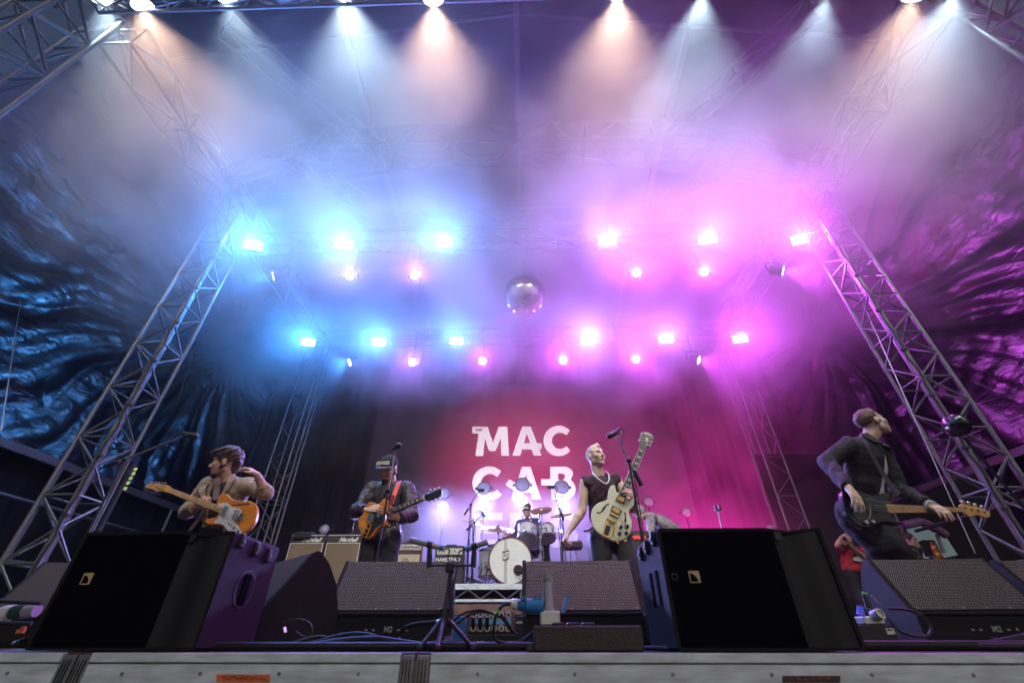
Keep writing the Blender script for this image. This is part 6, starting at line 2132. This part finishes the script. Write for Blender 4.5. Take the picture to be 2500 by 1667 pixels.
# empty clip stand at the right
q = at(*D8(1330, 640), 6.5)
t = mic_stand('microphone stand with an empty clip before the pink backdrop', (q.x + .04, 6.5, 0), at(*D8(1420, 1050), 6.5), q, None, False, weight=False, counter=.02)
b = MB()
for s in (-1, 1):
    b.box(q + Vector((s * .03 - .012, -.02, .0)), q + Vector((s * .03 + .012, .02, .05)))
b.box(q + Vector((-.042, -.02, -.02)), q + Vector((.042, .02, -.001))); b.build('clip', 'black', t)
# drum overheads
for lab, f_, jn_, tp_, md in (('overhead microphone on a boom stand left of the drums', (205, 1300), (210, 385), (330, 190), (.9, -.4, -.25)), ('overhead microphone on a boom stand right of the drums', (1395, 1100), (1385, 440), (1285, 150), (-.9, -.4, -.25))):
    a, b_, c_ = at(*C5(*f_), 7.3), at(*C5(*jn_), 7.3), at(*C5(*tp_), 7.2)
    mic_stand(lab, (b_.x, 7.3, RT), b_, c_, md, True, 'tri', ml=.12)
a, b_, c_ = at(*C5(300, 1300), 7.3), at(*C5(262, 620), 7.4), at(*C5(375, 510), 7.3)
mic_stand('pencil microphone over the hi-hat at the left of the drums', (b_.x, 7.4, RT), b_, c_, (.5, -.3, -.6), True, 'tri', ml=.13, ball=False)
b_ = at(*C6(905, 75), 6.9)
mic_stand('small microphone stand standing behind the right guitar cabinet', (at(*C6(890, 150), 7.6).x, 7.6, RT), at(*C6(905, 60), 7.6), at(*C6(935, -60), 7.6), (-.3, -.8, -.2), True, 'tri')

# ---- twin condenser microphones on the lip
ft = at(*C7(640, 965), 2.12); T = thing('twin_microphone_stand', 'short black stand with two grey condenser microphones on the lip', 'microphone stand', (ft.x, 2.12, 0))
top = at(*C7(670, 268), 2.12)
PZ = lambda x, y, Y=2.12: at(*C7(x, y), Y)
bar('pole', (ft.x, 2.12, .05), (ft.x + .006, 2.12, top.z * .45), .0125, 'black', T, 12); bar('pole', (ft.x + .006, 2.12, top.z * .45), (top.x, 2.12, top.z), .009, 'black', T, 12)
b = MB(); b.cyl(PZ(620, 690), PZ(618, 625), .02, 12); b.build('leg_hub', 'black', T)
b = MB(); b.box(top - Vector((.022, .015, .028)), top + Vector((.02, .015, .012)), bev=.005); b.build('bar_clamp', 'black', T)
bar('cross_bar', PZ(480, 268), PZ(880, 268), .005, 'black', T)
for e in (PZ(420, 955, 2.0), PZ(560, 985, 1.98), PZ(855, 950, 2.02)):
    e.z = .012
    bar('leg', PZ(625, 680), e, .009, 'black', T); b = MB(); b.ball(e + Vector((0, 0, .002)), .014, 10, 8); b.build('rubber_foot', 'rubber', T, smooth=True)
for k, (xb, ends, cab) in enumerate(((495, ((340, 58), (620, 130)), 1), (860, ((975, 75), (790, 140)), 1))):
    mm = thing('condenser_microphone', ['grey condenser microphone on the left end of the twin bar', 'grey condenser microphone on the right end of the twin bar'][k], 'microphone', PZ(xb, 130), 'twin condenser microphones')
    a, c = PZ(*ends[0]), PZ(*ends[1])
    d = unit(a - c); L = (a - c).length
    b = MB(); b.lathe(c, d, [(0, .007), (.006, .0105), (L * .28, .0115), (L * .3, .0125), (L * .97, .0135), (L, .0125)], 16); b.build('barrel', mat('nickel_grey', (.34, .31, .30), .4, .5), mm, smooth=50)
    b = MB(); b.lathe(a - d * .002, d, [(0, .0118), (.003, .0118), (.004, .010)], 14); b.build('capsule_mesh', mat('fine_mesh', (.45, .43, .40), .5, .4, bump=.5, bscale=900), mm)
    b = MB(); b.lathe(c + d * L * .02, d, [(0, .0128), (.018, .0128)], 14); b.build('blue_ring', 'blueplastic', mm)
    h0 = PZ(xb, 268); h1 = c + d * L * .42
    b = MB(); b.tube([h0 - Vector((0, 0, .008)), h0 + Vector((0, 0, .03)), h0.lerp(h1, .75), h1], [.011, .0125, .010, .012], 10); b.build('clip', 'rubber', T, smooth=True)
    b = MB(); b.cyl(h1 - d * .012, h1 + d * .012, .0155, 12); b.build('clip_ring', 'rubber', T)
    pts = [c, c - d * .025, PZ(650 + k * 80, 200 + k * 20), PZ(665 + k * 60, 300, 2.135), PZ(690 - k * 5, 500, 2.14), PZ(660 + k * 20, 700, 2.14), PZ(560 + k * 200, 860, 2.1)]
    b = MB(); b.tube(spline(pts, 6), .0032, 6); o = b.build('lead', 'cable', mm, smooth=True)

# ---- power distribution on the lip
bxx = [at(*C7(1350, 760), 2.02), at(*C7(2255, 985), 2.02)]
pd = thing('power_box', 'long dark rubber power box on the stage lip', 'power box', ((bxx[0].x + bxx[1].x) / 2, 2.05, 0))
m = MB(); m.box((bxx[0].x, 1.985, .0), (bxx[1].x, 2.12, bxx[0].z), bev=.006); m.build('case', mat('dark_brown_rubber', (.045, .03, .026), .65, 0, var=.3, vscale=40, bump=.3, bscale=120), pd)
m = MB(); m.box((bxx[0].x - .03, 1.99, 0), (bxx[0].x, 2.10, .028), bev=.004); m.build('end_flange', 'rubber', pd)
for i in range(3):
    x = bxx[0].x + .075 + i * .06; m = MB(); m.box((x, 2.0, bxx[0].z), (x + .045, 2.10, bxx[0].z + .010), bev=.003); m.build('outlet_lid', 'rubber', pd)
Y_ = 2.06
PQ = lambda x, y, Y=Y_: at(*C7(x, y), Y)
sk_ = thing('power_socket', 'white socket with clear plug standing on the power box', 'socket', PQ(1490, 740))
m = MB(); a, c = PQ(1410, 742), PQ(1565, 640); m.box((a.x, Y_ - .025, bxx[0].z + .001), (c.x, Y_ + .03, c.z), bev=.005); m.build('housing', 'white', sk_)
m = MB(); m.lathe(Vector((PQ(1480, 620).x, Y_, c.z)), (0, 0, 1), [(0, .023), (.012, .023), (.013, .019), (PQ(1470, 400).z - c.z, .0175)], 18)
M['clear'] = mat('clear_plastic', (.82, .74, .9), .15, 0, trans=.55); m.build('clear_plug', 'clear', sk_, smooth=50)
zz = PQ(1470, 400).z; xx = PQ(1470, 400).x
m = MB(); m.lathe((xx, Y_, zz), (0, 0, 1), [(0, .0195), (.012, .0205), (.014, .018), (PQ(1465, 340).z - zz, .017), (PQ(1465, 338).z - zz, .007), (PQ(1465, 292).z - zz, .0055)], 14); m.build('gland', 'greyplastic', sk_, smooth=40)
m = MB(); m.cyl((xx, Y_ - .004, zz - .055), (xx, Y_ - .004, zz - .02), .005, 8); m.build('terminal', 'black', sk_)
bp_ = thing('mains_plug', 'blue mains connector with white collar lying beside the socket', 'connector', PQ(1320, 600))
a, c = PQ(1230, 590, 2.07), PQ(1440, 610, 2.055)
d = unit(c - a)
m = MB(); m.lathe(a, d, [(0, .019), (.01, .021), (.03, .021), (.034, .026), (.07, .0265), ((c - a).length, .0265)], 18); m.build('body', 'blueplastic', bp_, smooth=40)
a0 = PQ(1168, 583, 2.075); m = MB(); m.lathe(a0, d, [(0, .010), (.004, .019), (.028, .0215), (.030, .018)], 16); m.build('collar', 'white', bp_, smooth=40)
for q0_, q1_ in ((1340, 1420), (1245, 1290)):
    m = MB(); m.slab([PQ(q0_, 545, 2.045), PQ((q0_ + q1_) / 2, 520, 2.045), PQ(q1_, 495 if q0_ > 1300 else 515, 2.045), PQ(q1_, 560, 2.045)], .03); m.build('latch', 'blueplastic', bp_)
m = MB(); m.slab([PQ(x, y, 2.0) for x, y in ((1582, 650), (1610, 655), (1648, 530), (1640, 512), (1618, 525))], .02); o = m.build('socket_lid', 'blueplastic', sk_)
# small mixer / line box with sockets
sb = [PQ(815, 640, 2.30), PQ(1195, 820, 2.30)]
ln = thing('stage_box', 'small brown stage box with two rows of white-ringed sockets', 'stage box', ((sb[0].x + sb[1].x) / 2, 2.36, 0))
TT = Matrix.Translation(((sb[0].x + sb[1].x) / 2, 2.30, sb[1].z)) @ Matrix.Rotation(R(-14), 4, 'X')
W_ = (sb[1].x - sb[0].x) / 2; H_ = sb[0].z - sb[1].z
m = MB(); m.box((-W_, 0, 0), (W_, .09, H_ * 1.03), TT, bev=.004); m.build('case', mat('brown_case', (.10, .06, .045), .55, 0, var=.3, vscale=30), ln)
m = MB(); m.box((-W_ * .86, -.0015, H_ * .40), (W_ * .86, .001, H_ * .66), TT); m.build('blue_label', mat('blue_label', (.12, .36, .6), .5), ln)
for rw, zz_ in ((0, .20), (1, .83)):
    for i in range(6):
        cx2 = -W_ * .74 + i * W_ * .296
        m = MB(); m.lathe(TT @ Vector((cx2, -.001, H_ * zz_)), TT.to_3x3() @ Vector((0, -1, 0)), [(0, .0125), (.003, .0125), (.004, .0095), (.001, .008)], 16, False); s_ = m.build('socket', 'white', ln)
        if i < 3 and rw == 0:
            m = MB(); m.cyl(TT @ Vector((cx2, -.002, H_ * zz_)), TT @ Vector((cx2, -.03, H_ * (zz_ + .45))), .009, 10); m.build('plug', 'black', ln)
m = MB(); m.box((sb[0].x - .01, 2.29, 0), (sb[1].x + .01, 2.40, sb[1].z - .004), bev=.004); m.build('base', 'black', ln)
for lab, px0, px1, mm in (('small blue connector box left of the stage box', (705, 680), (790, 750), 'blueplastic'), ('small dark adapter with chrome rings right of the stage box', (1205, 680), (1265, 780), 'black')):
    a, c = PQ(*px0, 2.33), PQ(*px1, 2.33); t = thing('adapter_box', lab, 'adapter', ((a.x + c.x) / 2, 2.35, 0))
    m = MB(); m.box((a.x, 2.33, .0), (c.x, 2.40, a.z), bev=.004); m.build('case', mm, t)
    for k in range(3):
        m = MB(); m.lathe(Vector((a.x + (c.x - a.x) * (.22 + .28 * k), 2.3295, a.z * .8)), (0, -1, 0), [(0, .005), (.003, .005), (.003, .0035)], 10); m.build('socket_ring', 'chrome', t)

# power gear at the right and left edges
RQ = lambda x, y, Y=2.35: at(*D2(x, y), Y)
t = thing('power_box', 'low dark power box with a white label at the right', 'power box', RQ(570, 1100))
a, c = RQ(385, 1045), RQ(770, 1130); m = MB(); m.box((a.x - .05, 2.35, 0), (c.x, 2.47, a.z), bev=.004); m.build('case', 'black', t)
a, c = RQ(663, 1073), RQ(780, 1130); m = MB(); m.box((a.x, 2.347, c.z), (c.x - .004, 2.3495, a.z)); lb = m.build('label', 'white', t)
for k in range(7):
    m = MB(); x = a.x + .004 + k * .0032; m.box((x, 2.3455, a.z - .010), (x + .0016, 2.3468, a.z - .003)); m.build('print_line', 'tee', lb)
t = thing('power_socket', 'white socket cluster with a blue-lit plug on the right power box', 'socket', RQ(590, 1040))
a, c = RQ(485, 965), RQ(705, 1040); m = MB(); m.box((a.x, 2.37, c.z), (c.x, 2.45, a.z), bev=.005); m.build('housing', 'white', t)
m = MB(); q = RQ(610, 950); m.lathe(q, unit((.3, -1, .25)), [(-.03, .022), (.01, .022), (.012, .017), (.0, .015)], 16); m.build('round_outlet', 'white', t, smooth=40)
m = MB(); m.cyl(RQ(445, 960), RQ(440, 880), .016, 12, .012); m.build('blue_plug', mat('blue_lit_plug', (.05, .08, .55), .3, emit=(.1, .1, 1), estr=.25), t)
m = MB(); m.cyl(RQ(520, 900), RQ(480, 770), .014, 12, .010); m.build('grey_plug', 'rubber', t)
m = MB(); m.cyl(RQ(482, 775), RQ(480, 755), .011, 10); m.build('green_ring', 'green', t)
m = MB(); m.cyl(RQ(605, 850), RQ(540, 785), .004, 8); m.build('grey_rod', 'greyplastic', t)
LQ = lambda x, y, Y=2.45: at(*C8(x, y), Y)
t = thing('power_socket', 'white and dark green mains connector at the left edge', 'connector', LQ(200, 820))
m = MB(); a, c = LQ(140, 830), LQ(270, 820); d = unit(c - a); m.lathe(a - d * .06, d, [(0, .03), (.02, .034), (.055, .034)], 16); m.build('white_cap', 'white', t, smooth=40)
m = MB(); m.lathe(a, d, [(0, .031), (.055, .031)], 16); m.build('green_body', mat('dark_green', (.02, .07, .06), .4), t, smooth=40)
m = MB(); m.lathe(a + d * .056, d, [(0, .027), (.01, .030), (.06, .028)], 16); m.build('clear_end', 'clear', t, smooth=40)
m = MB(); b0, b1 = LQ(20, 920), LQ(100, 850); m.box((b0.x, 2.43, b0.z), (b1.x, 2.48, b1.z), bev=.004); m.build('flange', 'white', t)
o = MB(); o.slab([LQ(x, y, 2.4) for x, y in ((150, 1050), (230, 975), (265, 980), (235, 1045))], .01); q = o.build('orange_tag', 'orange'); tag(q, 'small orange tag among the leads at the left edge', 'tag')
for k, (pa, pb_) in enumerate((((0, 680), (430, 735)), ((0, 940), (330, 945)))):
    o = bar('rail_tube', LQ(*pa, 2.38) - Vector((.25, 0, 0)), LQ(*pb_, 2.38), .009, 'black', None); tag(o, ['upper thin black rail in front of the left connector', 'lower thin black rail in front of the left connector'][k], 'rail', 'thin rails at the left edge')

# round guard lamp / ball in front of the right tower
p = at(*DD(2196, 977), 4.3)
t = thing('round_float', 'black round ball hanging before the right tower', 'ball', p)
b = MB(); r = 30 / .9408 / FPX * ((p - CAM).dot(_fw)); b.ball(p, r, 24, 16, (.72, 1, .86)); b.build('shell', 'blackgloss', t, smooth=True)
bar('arm', p + Vector((.05, .05, -r * .8)), p + Vector((.75, .45, -1.3)), .014, 'black', t)
bar('arm', p + Vector((.75, .45, -1.3)), (p.x + .75, p.y + .45, 0.0), .02, 'black', t)
# row of pale green cells on a dark pole, far left
t = thing('indicator_pole', 'dark pole with five pale green cells behind the left guitar headstock', 'indicator', at(*D1(940, 940), 5.6))
a, c = at(*D1(1085, 595), 5.6), at(*D1(790, 1140), 5.6)
bar('pole', Vector((c.x, 5.6, 0)), a, .045, 'black', t)
M['palecell'] = mat('pale_green_cell', (.4, .5, .15), .5, emit=(.55, .75, .2), estr=.35)
for x, y in ((1100, 650), (1083, 686), (1062, 723), (1040, 761), (1017, 807)):
    q = at(*D1(x, y), 5.53); b = MB(); b.slab([q + Vector((.019 * cx, 0, .021 * cz)) for cx, cz in ((-.7, 1), (.7, 1), (1, .7), (1, -.7), (.7, -1), (-.7, -1), (-1, -.7), (-1, .7))], .012); b.build('cell', 'palecell', t)
# cases and an unidentified gold-lit object in front of the tent opening
for lab, q in (('dark tablet with a pale rim before the tent opening', ((975, 300), (985, 288), (1095, 288), (1110, 305), (1180, 435), (1040, 435))), ('low dark case with a pale rim left of the tablet', ((830, 372), (920, 370), (945, 390), (980, 435), (830, 435)))):
    t = thing('tablet_stand', lab, 'screen', at(*D2(*q[-1]), 8.0))
    p_ = Vector((0, 8.0, 0)); n_ = Vector((0, -1, 0)); pts = [onplane(*D2(*a), p_, n_) for a in q]
    b = MB(); b.slab(pts, .03); b.build('panel', 'black', t)
    b = MB(); b.tube([v + Vector((0, -.012, 0)) for v in pts], .009, 6); b.build('rim', 'greyplastic', t)
    bar('post', (pts[-1].x + .1, 8.05, 0), (pts[-1].x + .1, 8.05, pts[-1].z), .03, 'black', t)
t = thing('gold_lit_object', 'gold-lit curved object standing before the tent opening', 'unidentified', at(*D2(1130, 430), 7.9))
b = MB(); b.tube(spline([at(*D2(x, y), 7.9) for x, y in ((1078, 325), (1095, 330), (1110, 365), (1125, 400), (1140, 430), (1155, 455))], 4), [.04] * 6 + [.05] * 8 + [.06] * 7, 10); b.build('tube', mat('gold_light_tint', (.8, .4, .08), .3, .6, col2=(.2, .08, .02), vscale=16), t, smooth=True)  # gold light on the unidentified object is painted into this material
b = MB(); q = at(*D2(1165, 455), 7.92); b.cyl(q, Vector((q.x, q.y, 0)), .025, 8); b.build('stand', 'black', t)

# ---- cables
rc = random.Random(5)
def cable(label, pts, r, m='cable', group='cables lying on the stage lip'):
    b = MB(); b.tube(spline(pts, 8), r, 8); o = b.build('cable', m, None, smooth=True); tag(o, label, 'cable', group); return o


def floor_cable(label, x0, x1, y0, y1, r, wob=.05, loops=0, hump=0.0, m='cable'):
    r *= 1.3; hump *= 1.4
    pts = []
    N = 9 + loops * 10
    ph = rc.uniform(0, 6)
    for i in range(N):
        u = i / (N - 1)
        x = x0 + (x1 - x0) * u; y = y0 + (y1 - y0) * u + wob * math.sin(5.3 * u + ph) + wob * .4 * math.sin(13 * u + ph * 2)
        pts.append((x, y, r + max(0, hump * math.sin(7 * u + ph))))
    return cable(label, pts, r, m)


def coil(label, cx, cy, rad, turns, r, tail):
    pts = []
    for i in range(int(turns * 12)):
        a = i * math.pi / 6; k = rad * (1 + .12 * math.sin(a * .37 + cx) + rc.uniform(-.04, .04))
        pts.append((cx + k * 1.5 * math.cos(a), cy + k * .55 * math.sin(a), r + .004 + .0035 * (i / 12) + abs(.006 * math.sin(a * .5))))
    pts += tail
    return cable(label, pts, r)


floor_cable('thick black cable nearest the stage edge, left of the twin microphones', -1.22, .10, 2.03, 2.05, .012, .015)
floor_cable('black cable sweeping from the left speaker towards the twin microphones', -1.22, -.12, 2.22, 2.20, .010, .05, hump=.02)
floor_cable('grey-violet cable arching behind the lip cables at the centre left', -1.2, -.2, 2.34, 2.12, .008, .06, hump=.035)
floor_cable('thin cable looping in front of the sideways monitor', -1.15, -.55, 2.28, 2.4, .006, .09, hump=.03)
floor_cable('cable running under the twin microphone stand', -.75, .30, 2.12, 2.24, .006, .06, hump=.012)
coil('coiled black cable at the foot of the twin microphone stand', -.27, 2.14, .085, 4.5, .0055, [(-.1, 2.2, .006), (.05, 2.25, .006)])
coil('small coiled lead left of the twin microphone stand', -.48, 2.20, .06, 2.5, .005, [(-.3, 2.26, .006)])
floor_cable('thick cable running along the lip at the right edge', 1.30, 3.0, 2.12, 2.16, .014, .02)
floor_cable('black cable arching before the right monitor', 1.30, 2.9, 2.32, 2.34, .012, .05, hump=.03)
floor_cable('second black cable behind the thick one at the right edge', 1.28, 2.6, 2.22, 2.10, .011, .05, hump=.012)
floor_cable('thin cable under the right power box', 1.35, 2.9, 2.26, 2.22, .007, .06, hump=.015)
floor_cable('cable between the power box and the right speaker', .50, .62, 2.2, 2.05, .007, .02)
cable('grey cable looping up from the white socket at the right', [RQ(690, 900, 2.36), RQ(850, 910, 2.33), RQ(980, 950, 2.3), RQ(1070, 1050, 2.3), RQ(1060, 1130, 2.3), RQ(960, 1150, 2.3), RQ(800, 1100, 2.33), RQ(700, 1000, 2.36)], .006, 'rubber')
cable('black lead with green tape running from the blue connector to the floor', [a0, PQ(1110, 590, 2.07), PQ(1060, 640, 2.06), PQ(1035, 720, 2.05), PQ(1025, 820, 2.05), PQ(1050, 880, 2.05), PQ(1120, 905, 2.06), PQ(1250, 890, 2.08), PQ(1340, 820, 2.1)], .0065)
o = MB(); o.tube([PQ(1066, 628, 2.058), PQ(1050, 655, 2.058), PQ(1042, 675, 2.056)], .0075, 8); tag(o.build('tape', 'green', None, smooth=True), 'green tape wrapped round the lead of the blue connector', 'tape')
o = MB(); o.cyl(PQ(890, 905, 2.1), PQ(945, 905, 2.1), .006, 8); tag(o.build('tape', 'green', None), 'green tape on the cable below the stage box', 'tape')
for k, pp in enumerate((((690, 730), (760, 670), (850, 640), (930, 632), (1010, 660)), ((690, 770), (780, 700), (860, 660), (960, 650), (1080, 690), (1150, 780), (1210, 835)), ((1085, 670), (1130, 720), (1180, 800), (1215, 830)))):
    cable(['first thin lead arching over the stage box', 'long thin lead arching over the stage box to the floor', 'short thin lead hanging right of the stage box'][k], [PQ(x, y, 2.22) for x, y in pp], .0045)
q = PQ(560, 735, 2.16); cable('thick lead with a silver plug below the left monitor', [PQ(260, 810, 2.2), PQ(330, 765, 2.18), PQ(440, 742, 2.16), q], .0085)
o = MB(); o.cyl(q, PQ(590, 728, 2.16), .0105, 10); tag(o.build('plug', 'chrome', None), 'silver plug end lying beside the twin microphone stand', 'plug')
cable('pale thin lead curled beside the sideways monitor', [at(*DD(x, y), 2.5) for x, y in ((650, 1430), (665, 1425), (690, 1422), (712, 1432), (716, 1452), (700, 1462), (680, 1450))], .005, 'rubber')
o = MB(); o.cyl(at(*DD(653, 1440), 2.5), at(*DD(655, 1452), 2.5), .009, 8); tag(o.build('plug', 'chrome', None), 'silver plug below the sideways monitor', 'plug')
a, c = at(*C6(575, 530), 3.3), at(*C6(690, 450), 3.3)
# slack guy wires
for lab, pa, pb_ in (('thin dark wire hanging down the left sheet', DD(75, 505) + (6.0,), DD(2, 990) + (4.2,)), ('thin wire slanting behind the left tower', DD(543, 480) + (5.8,), DD(385, 1000) + (9.0,)), ('thin wire slanting down behind the bass player', DD(1880, 470) + (5.4,), DD(2240, 1270) + (5.0,)),
                     ('thin wire running from the right truss towards the bass player', DD(1900, 1020) + (9.3,), DD(2010, 1250) + (7.5,))):
    o = bar('guy_wire', at(*pa), at(*pb_), .006, 'steel', None, 6); tag(o, lab, 'wire', 'guy wires')
# ---- the smoky air: thin even haze everywhere, and the stage smoke drifting under the roof
hz = MB(); hz.box((-12, -2, -2.6), (12, 13, 10.4))
hm = bpy.data.materials.new('stage_haze'); hm.use_nodes = True
nt = hm.node_tree
nt.nodes.remove(nt.nodes['Principled BSDF'])
pv = nt.nodes.new('ShaderNodeVolumePrincipled')
pv.inputs['Color'].default_value = (.93, .93, .96, 1)
pv.inputs['Density'].default_value = .0007
pv.inputs['Anisotropy'].default_value = .35
nt.links.new(pv.outputs[0], nt.nodes['Material Output'].inputs['Volume'])
hm.cycles.homogeneous_volume = True
for _n in ('Density Attribute', 'Color Attribute', 'Temperature Attribute'):
    pv.inputs[_n].default_value = ''
ho = hz.build('haze', hm); ho['kind'] = 'stuff'

sk = MB(); sk.box((-7.0, 1.5, .02), (7.0, 10.4, 9.2))
km = bpy.data.materials.new('stage_smoke'); km.use_nodes = True
nt = km.node_tree
nt.nodes.remove(nt.nodes['Principled BSDF'])
pv = nt.nodes.new('ShaderNodeVolumePrincipled')
pv.inputs['Color'].default_value = (.98, .87, .97, 1)
pv.inputs['Anisotropy'].default_value = .4
for _n in ('Density Attribute', 'Color Attribute', 'Temperature Attribute'):
    pv.inputs[_n].default_value = ''
tc = nt.nodes.new('ShaderNodeTexCoord')
no = nt.nodes.new('ShaderNodeTexNoise'); no.inputs['Scale'].default_value = .75; no.inputs['Detail'].default_value = 3.0; no.inputs['Distortion'].default_value = .6
mr = nt.nodes.new('ShaderNodeMapRange'); mr.inputs['From Min'].default_value = .38; mr.inputs['From Max'].default_value = .64
mr.inputs['To Min'].default_value = .22; mr.inputs['To Max'].default_value = 1.3
sp = nt.nodes.new('ShaderNodeSeparateXYZ')
zr = nt.nodes.new('ShaderNodeMapRange'); zr.interpolation_type = 'SMOOTHSTEP'; zr.inputs['From Min'].default_value = 3.3; zr.inputs['From Max'].default_value = 5.2
m1 = nt.nodes.new('ShaderNodeMath'); m1.operation = 'MULTIPLY'
fr_ = nt.nodes.new('ShaderNodeMapRange'); fr_.interpolation_type = 'SMOOTHSTEP'; fr_.inputs['From Min'].default_value = 1.5; fr_.inputs['From Max'].default_value = 4.2; fr_.inputs['To Min'].default_value = .35
m3 = nt.nodes.new('ShaderNodeMath'); m3.operation = 'MULTIPLY'
nt.links.new(sp.outputs['Y'], fr_.inputs['Value']); nt.links.new(fr_.outputs[0], m3.inputs[0])
m2 = nt.nodes.new('ShaderNodeMath'); m2.operation = 'MULTIPLY'; m2.inputs[1].default_value = SMOKE
nt.links.new(tc.outputs['Object'], no.inputs['Vector']); nt.links.new(tc.outputs['Object'], sp.inputs[0])
yb = nt.nodes.new('ShaderNodeMapRange'); yb.inputs['From Min'].default_value = 7.0; yb.inputs['From Max'].default_value = 9.6; yb.inputs['To Max'].default_value = 1.0
xb = nt.nodes.new('ShaderNodeMapRange'); xb.inputs['From Min'].default_value = -2.0; xb.inputs['From Max'].default_value = 2.5; xb.inputs['To Min'].default_value = .9; xb.inputs['To Max'].default_value = 2.0
xy = nt.nodes.new('ShaderNodeMath'); xy.operation = 'MULTIPLY'
nt.links.new(sp.outputs['X'], xb.inputs['Value']); nt.links.new(yb.outputs[0], xy.inputs[0]); nt.links.new(xb.outputs[0], xy.inputs[1])
ya = nt.nodes.new('ShaderNodeMath'); ya.operation = 'ADD'
nt.links.new(sp.outputs['Y'], yb.inputs['Value']); nt.links.new(xy.outputs[0], ya.inputs[0]); nt.links.new(sp.outputs['Z'], ya.inputs[1])
nt.links.new(no.outputs['Fac'], mr.inputs['Value']); nt.links.new(ya.outputs[0], zr.inputs['Value'])
nt.links.new(mr.outputs[0], m1.inputs[0]); nt.links.new(zr.outputs[0], m1.inputs[1]); nt.links.new(m1.outputs[0], m3.inputs[1]); nt.links.new(m3.outputs[0], m2.inputs[0])
lz = nt.nodes.new('ShaderNodeMapRange'); lz.interpolation_type = 'SMOOTHSTEP'; lz.inputs['From Min'].default_value = 3.0; lz.inputs['From Max'].default_value = 1.3
ly = nt.nodes.new('ShaderNodeMapRange'); ly.interpolation_type = 'SMOOTHSTEP'; ly.inputs['From Min'].default_value = 8.0; ly.inputs['From Max'].default_value = 9.2
lx = nt.nodes.new('ShaderNodeMapRange'); lx.interpolation_type = 'SMOOTHSTEP'; lx.inputs['From Min'].default_value = -3.6; lx.inputs['From Max'].default_value = -1.6
la = nt.nodes.new('ShaderNodeMath'); la.operation = 'MULTIPLY'; lb2 = nt.nodes.new('ShaderNodeMath'); lb2.operation = 'MULTIPLY'; lc = nt.nodes.new('ShaderNodeMath'); lc.operation = 'MULTIPLY_ADD'; lc.inputs[1].default_value = SMOKE * .8
nt.links.new(sp.outputs['Z'], lz.inputs['Value']); nt.links.new(sp.outputs['Y'], ly.inputs['Value']); nt.links.new(sp.outputs['X'], lx.inputs['Value'])
nt.links.new(lz.outputs[0], la.inputs[0]); nt.links.new(ly.outputs[0], la.inputs[1]); nt.links.new(la.outputs[0], lb2.inputs[0]); nt.links.new(lx.outputs[0], lb2.inputs[1])
nt.links.new(lb2.outputs[0], lc.inputs[0]); nt.links.new(m2.outputs[0], lc.inputs[2])
nt.links.new(lc.outputs[0], pv.inputs['Density'])
nt.links.new(pv.outputs[0], nt.nodes['Material Output'].inputs['Volume'])
so = sk.build('smoke', km); so['kind'] = 'stuff'
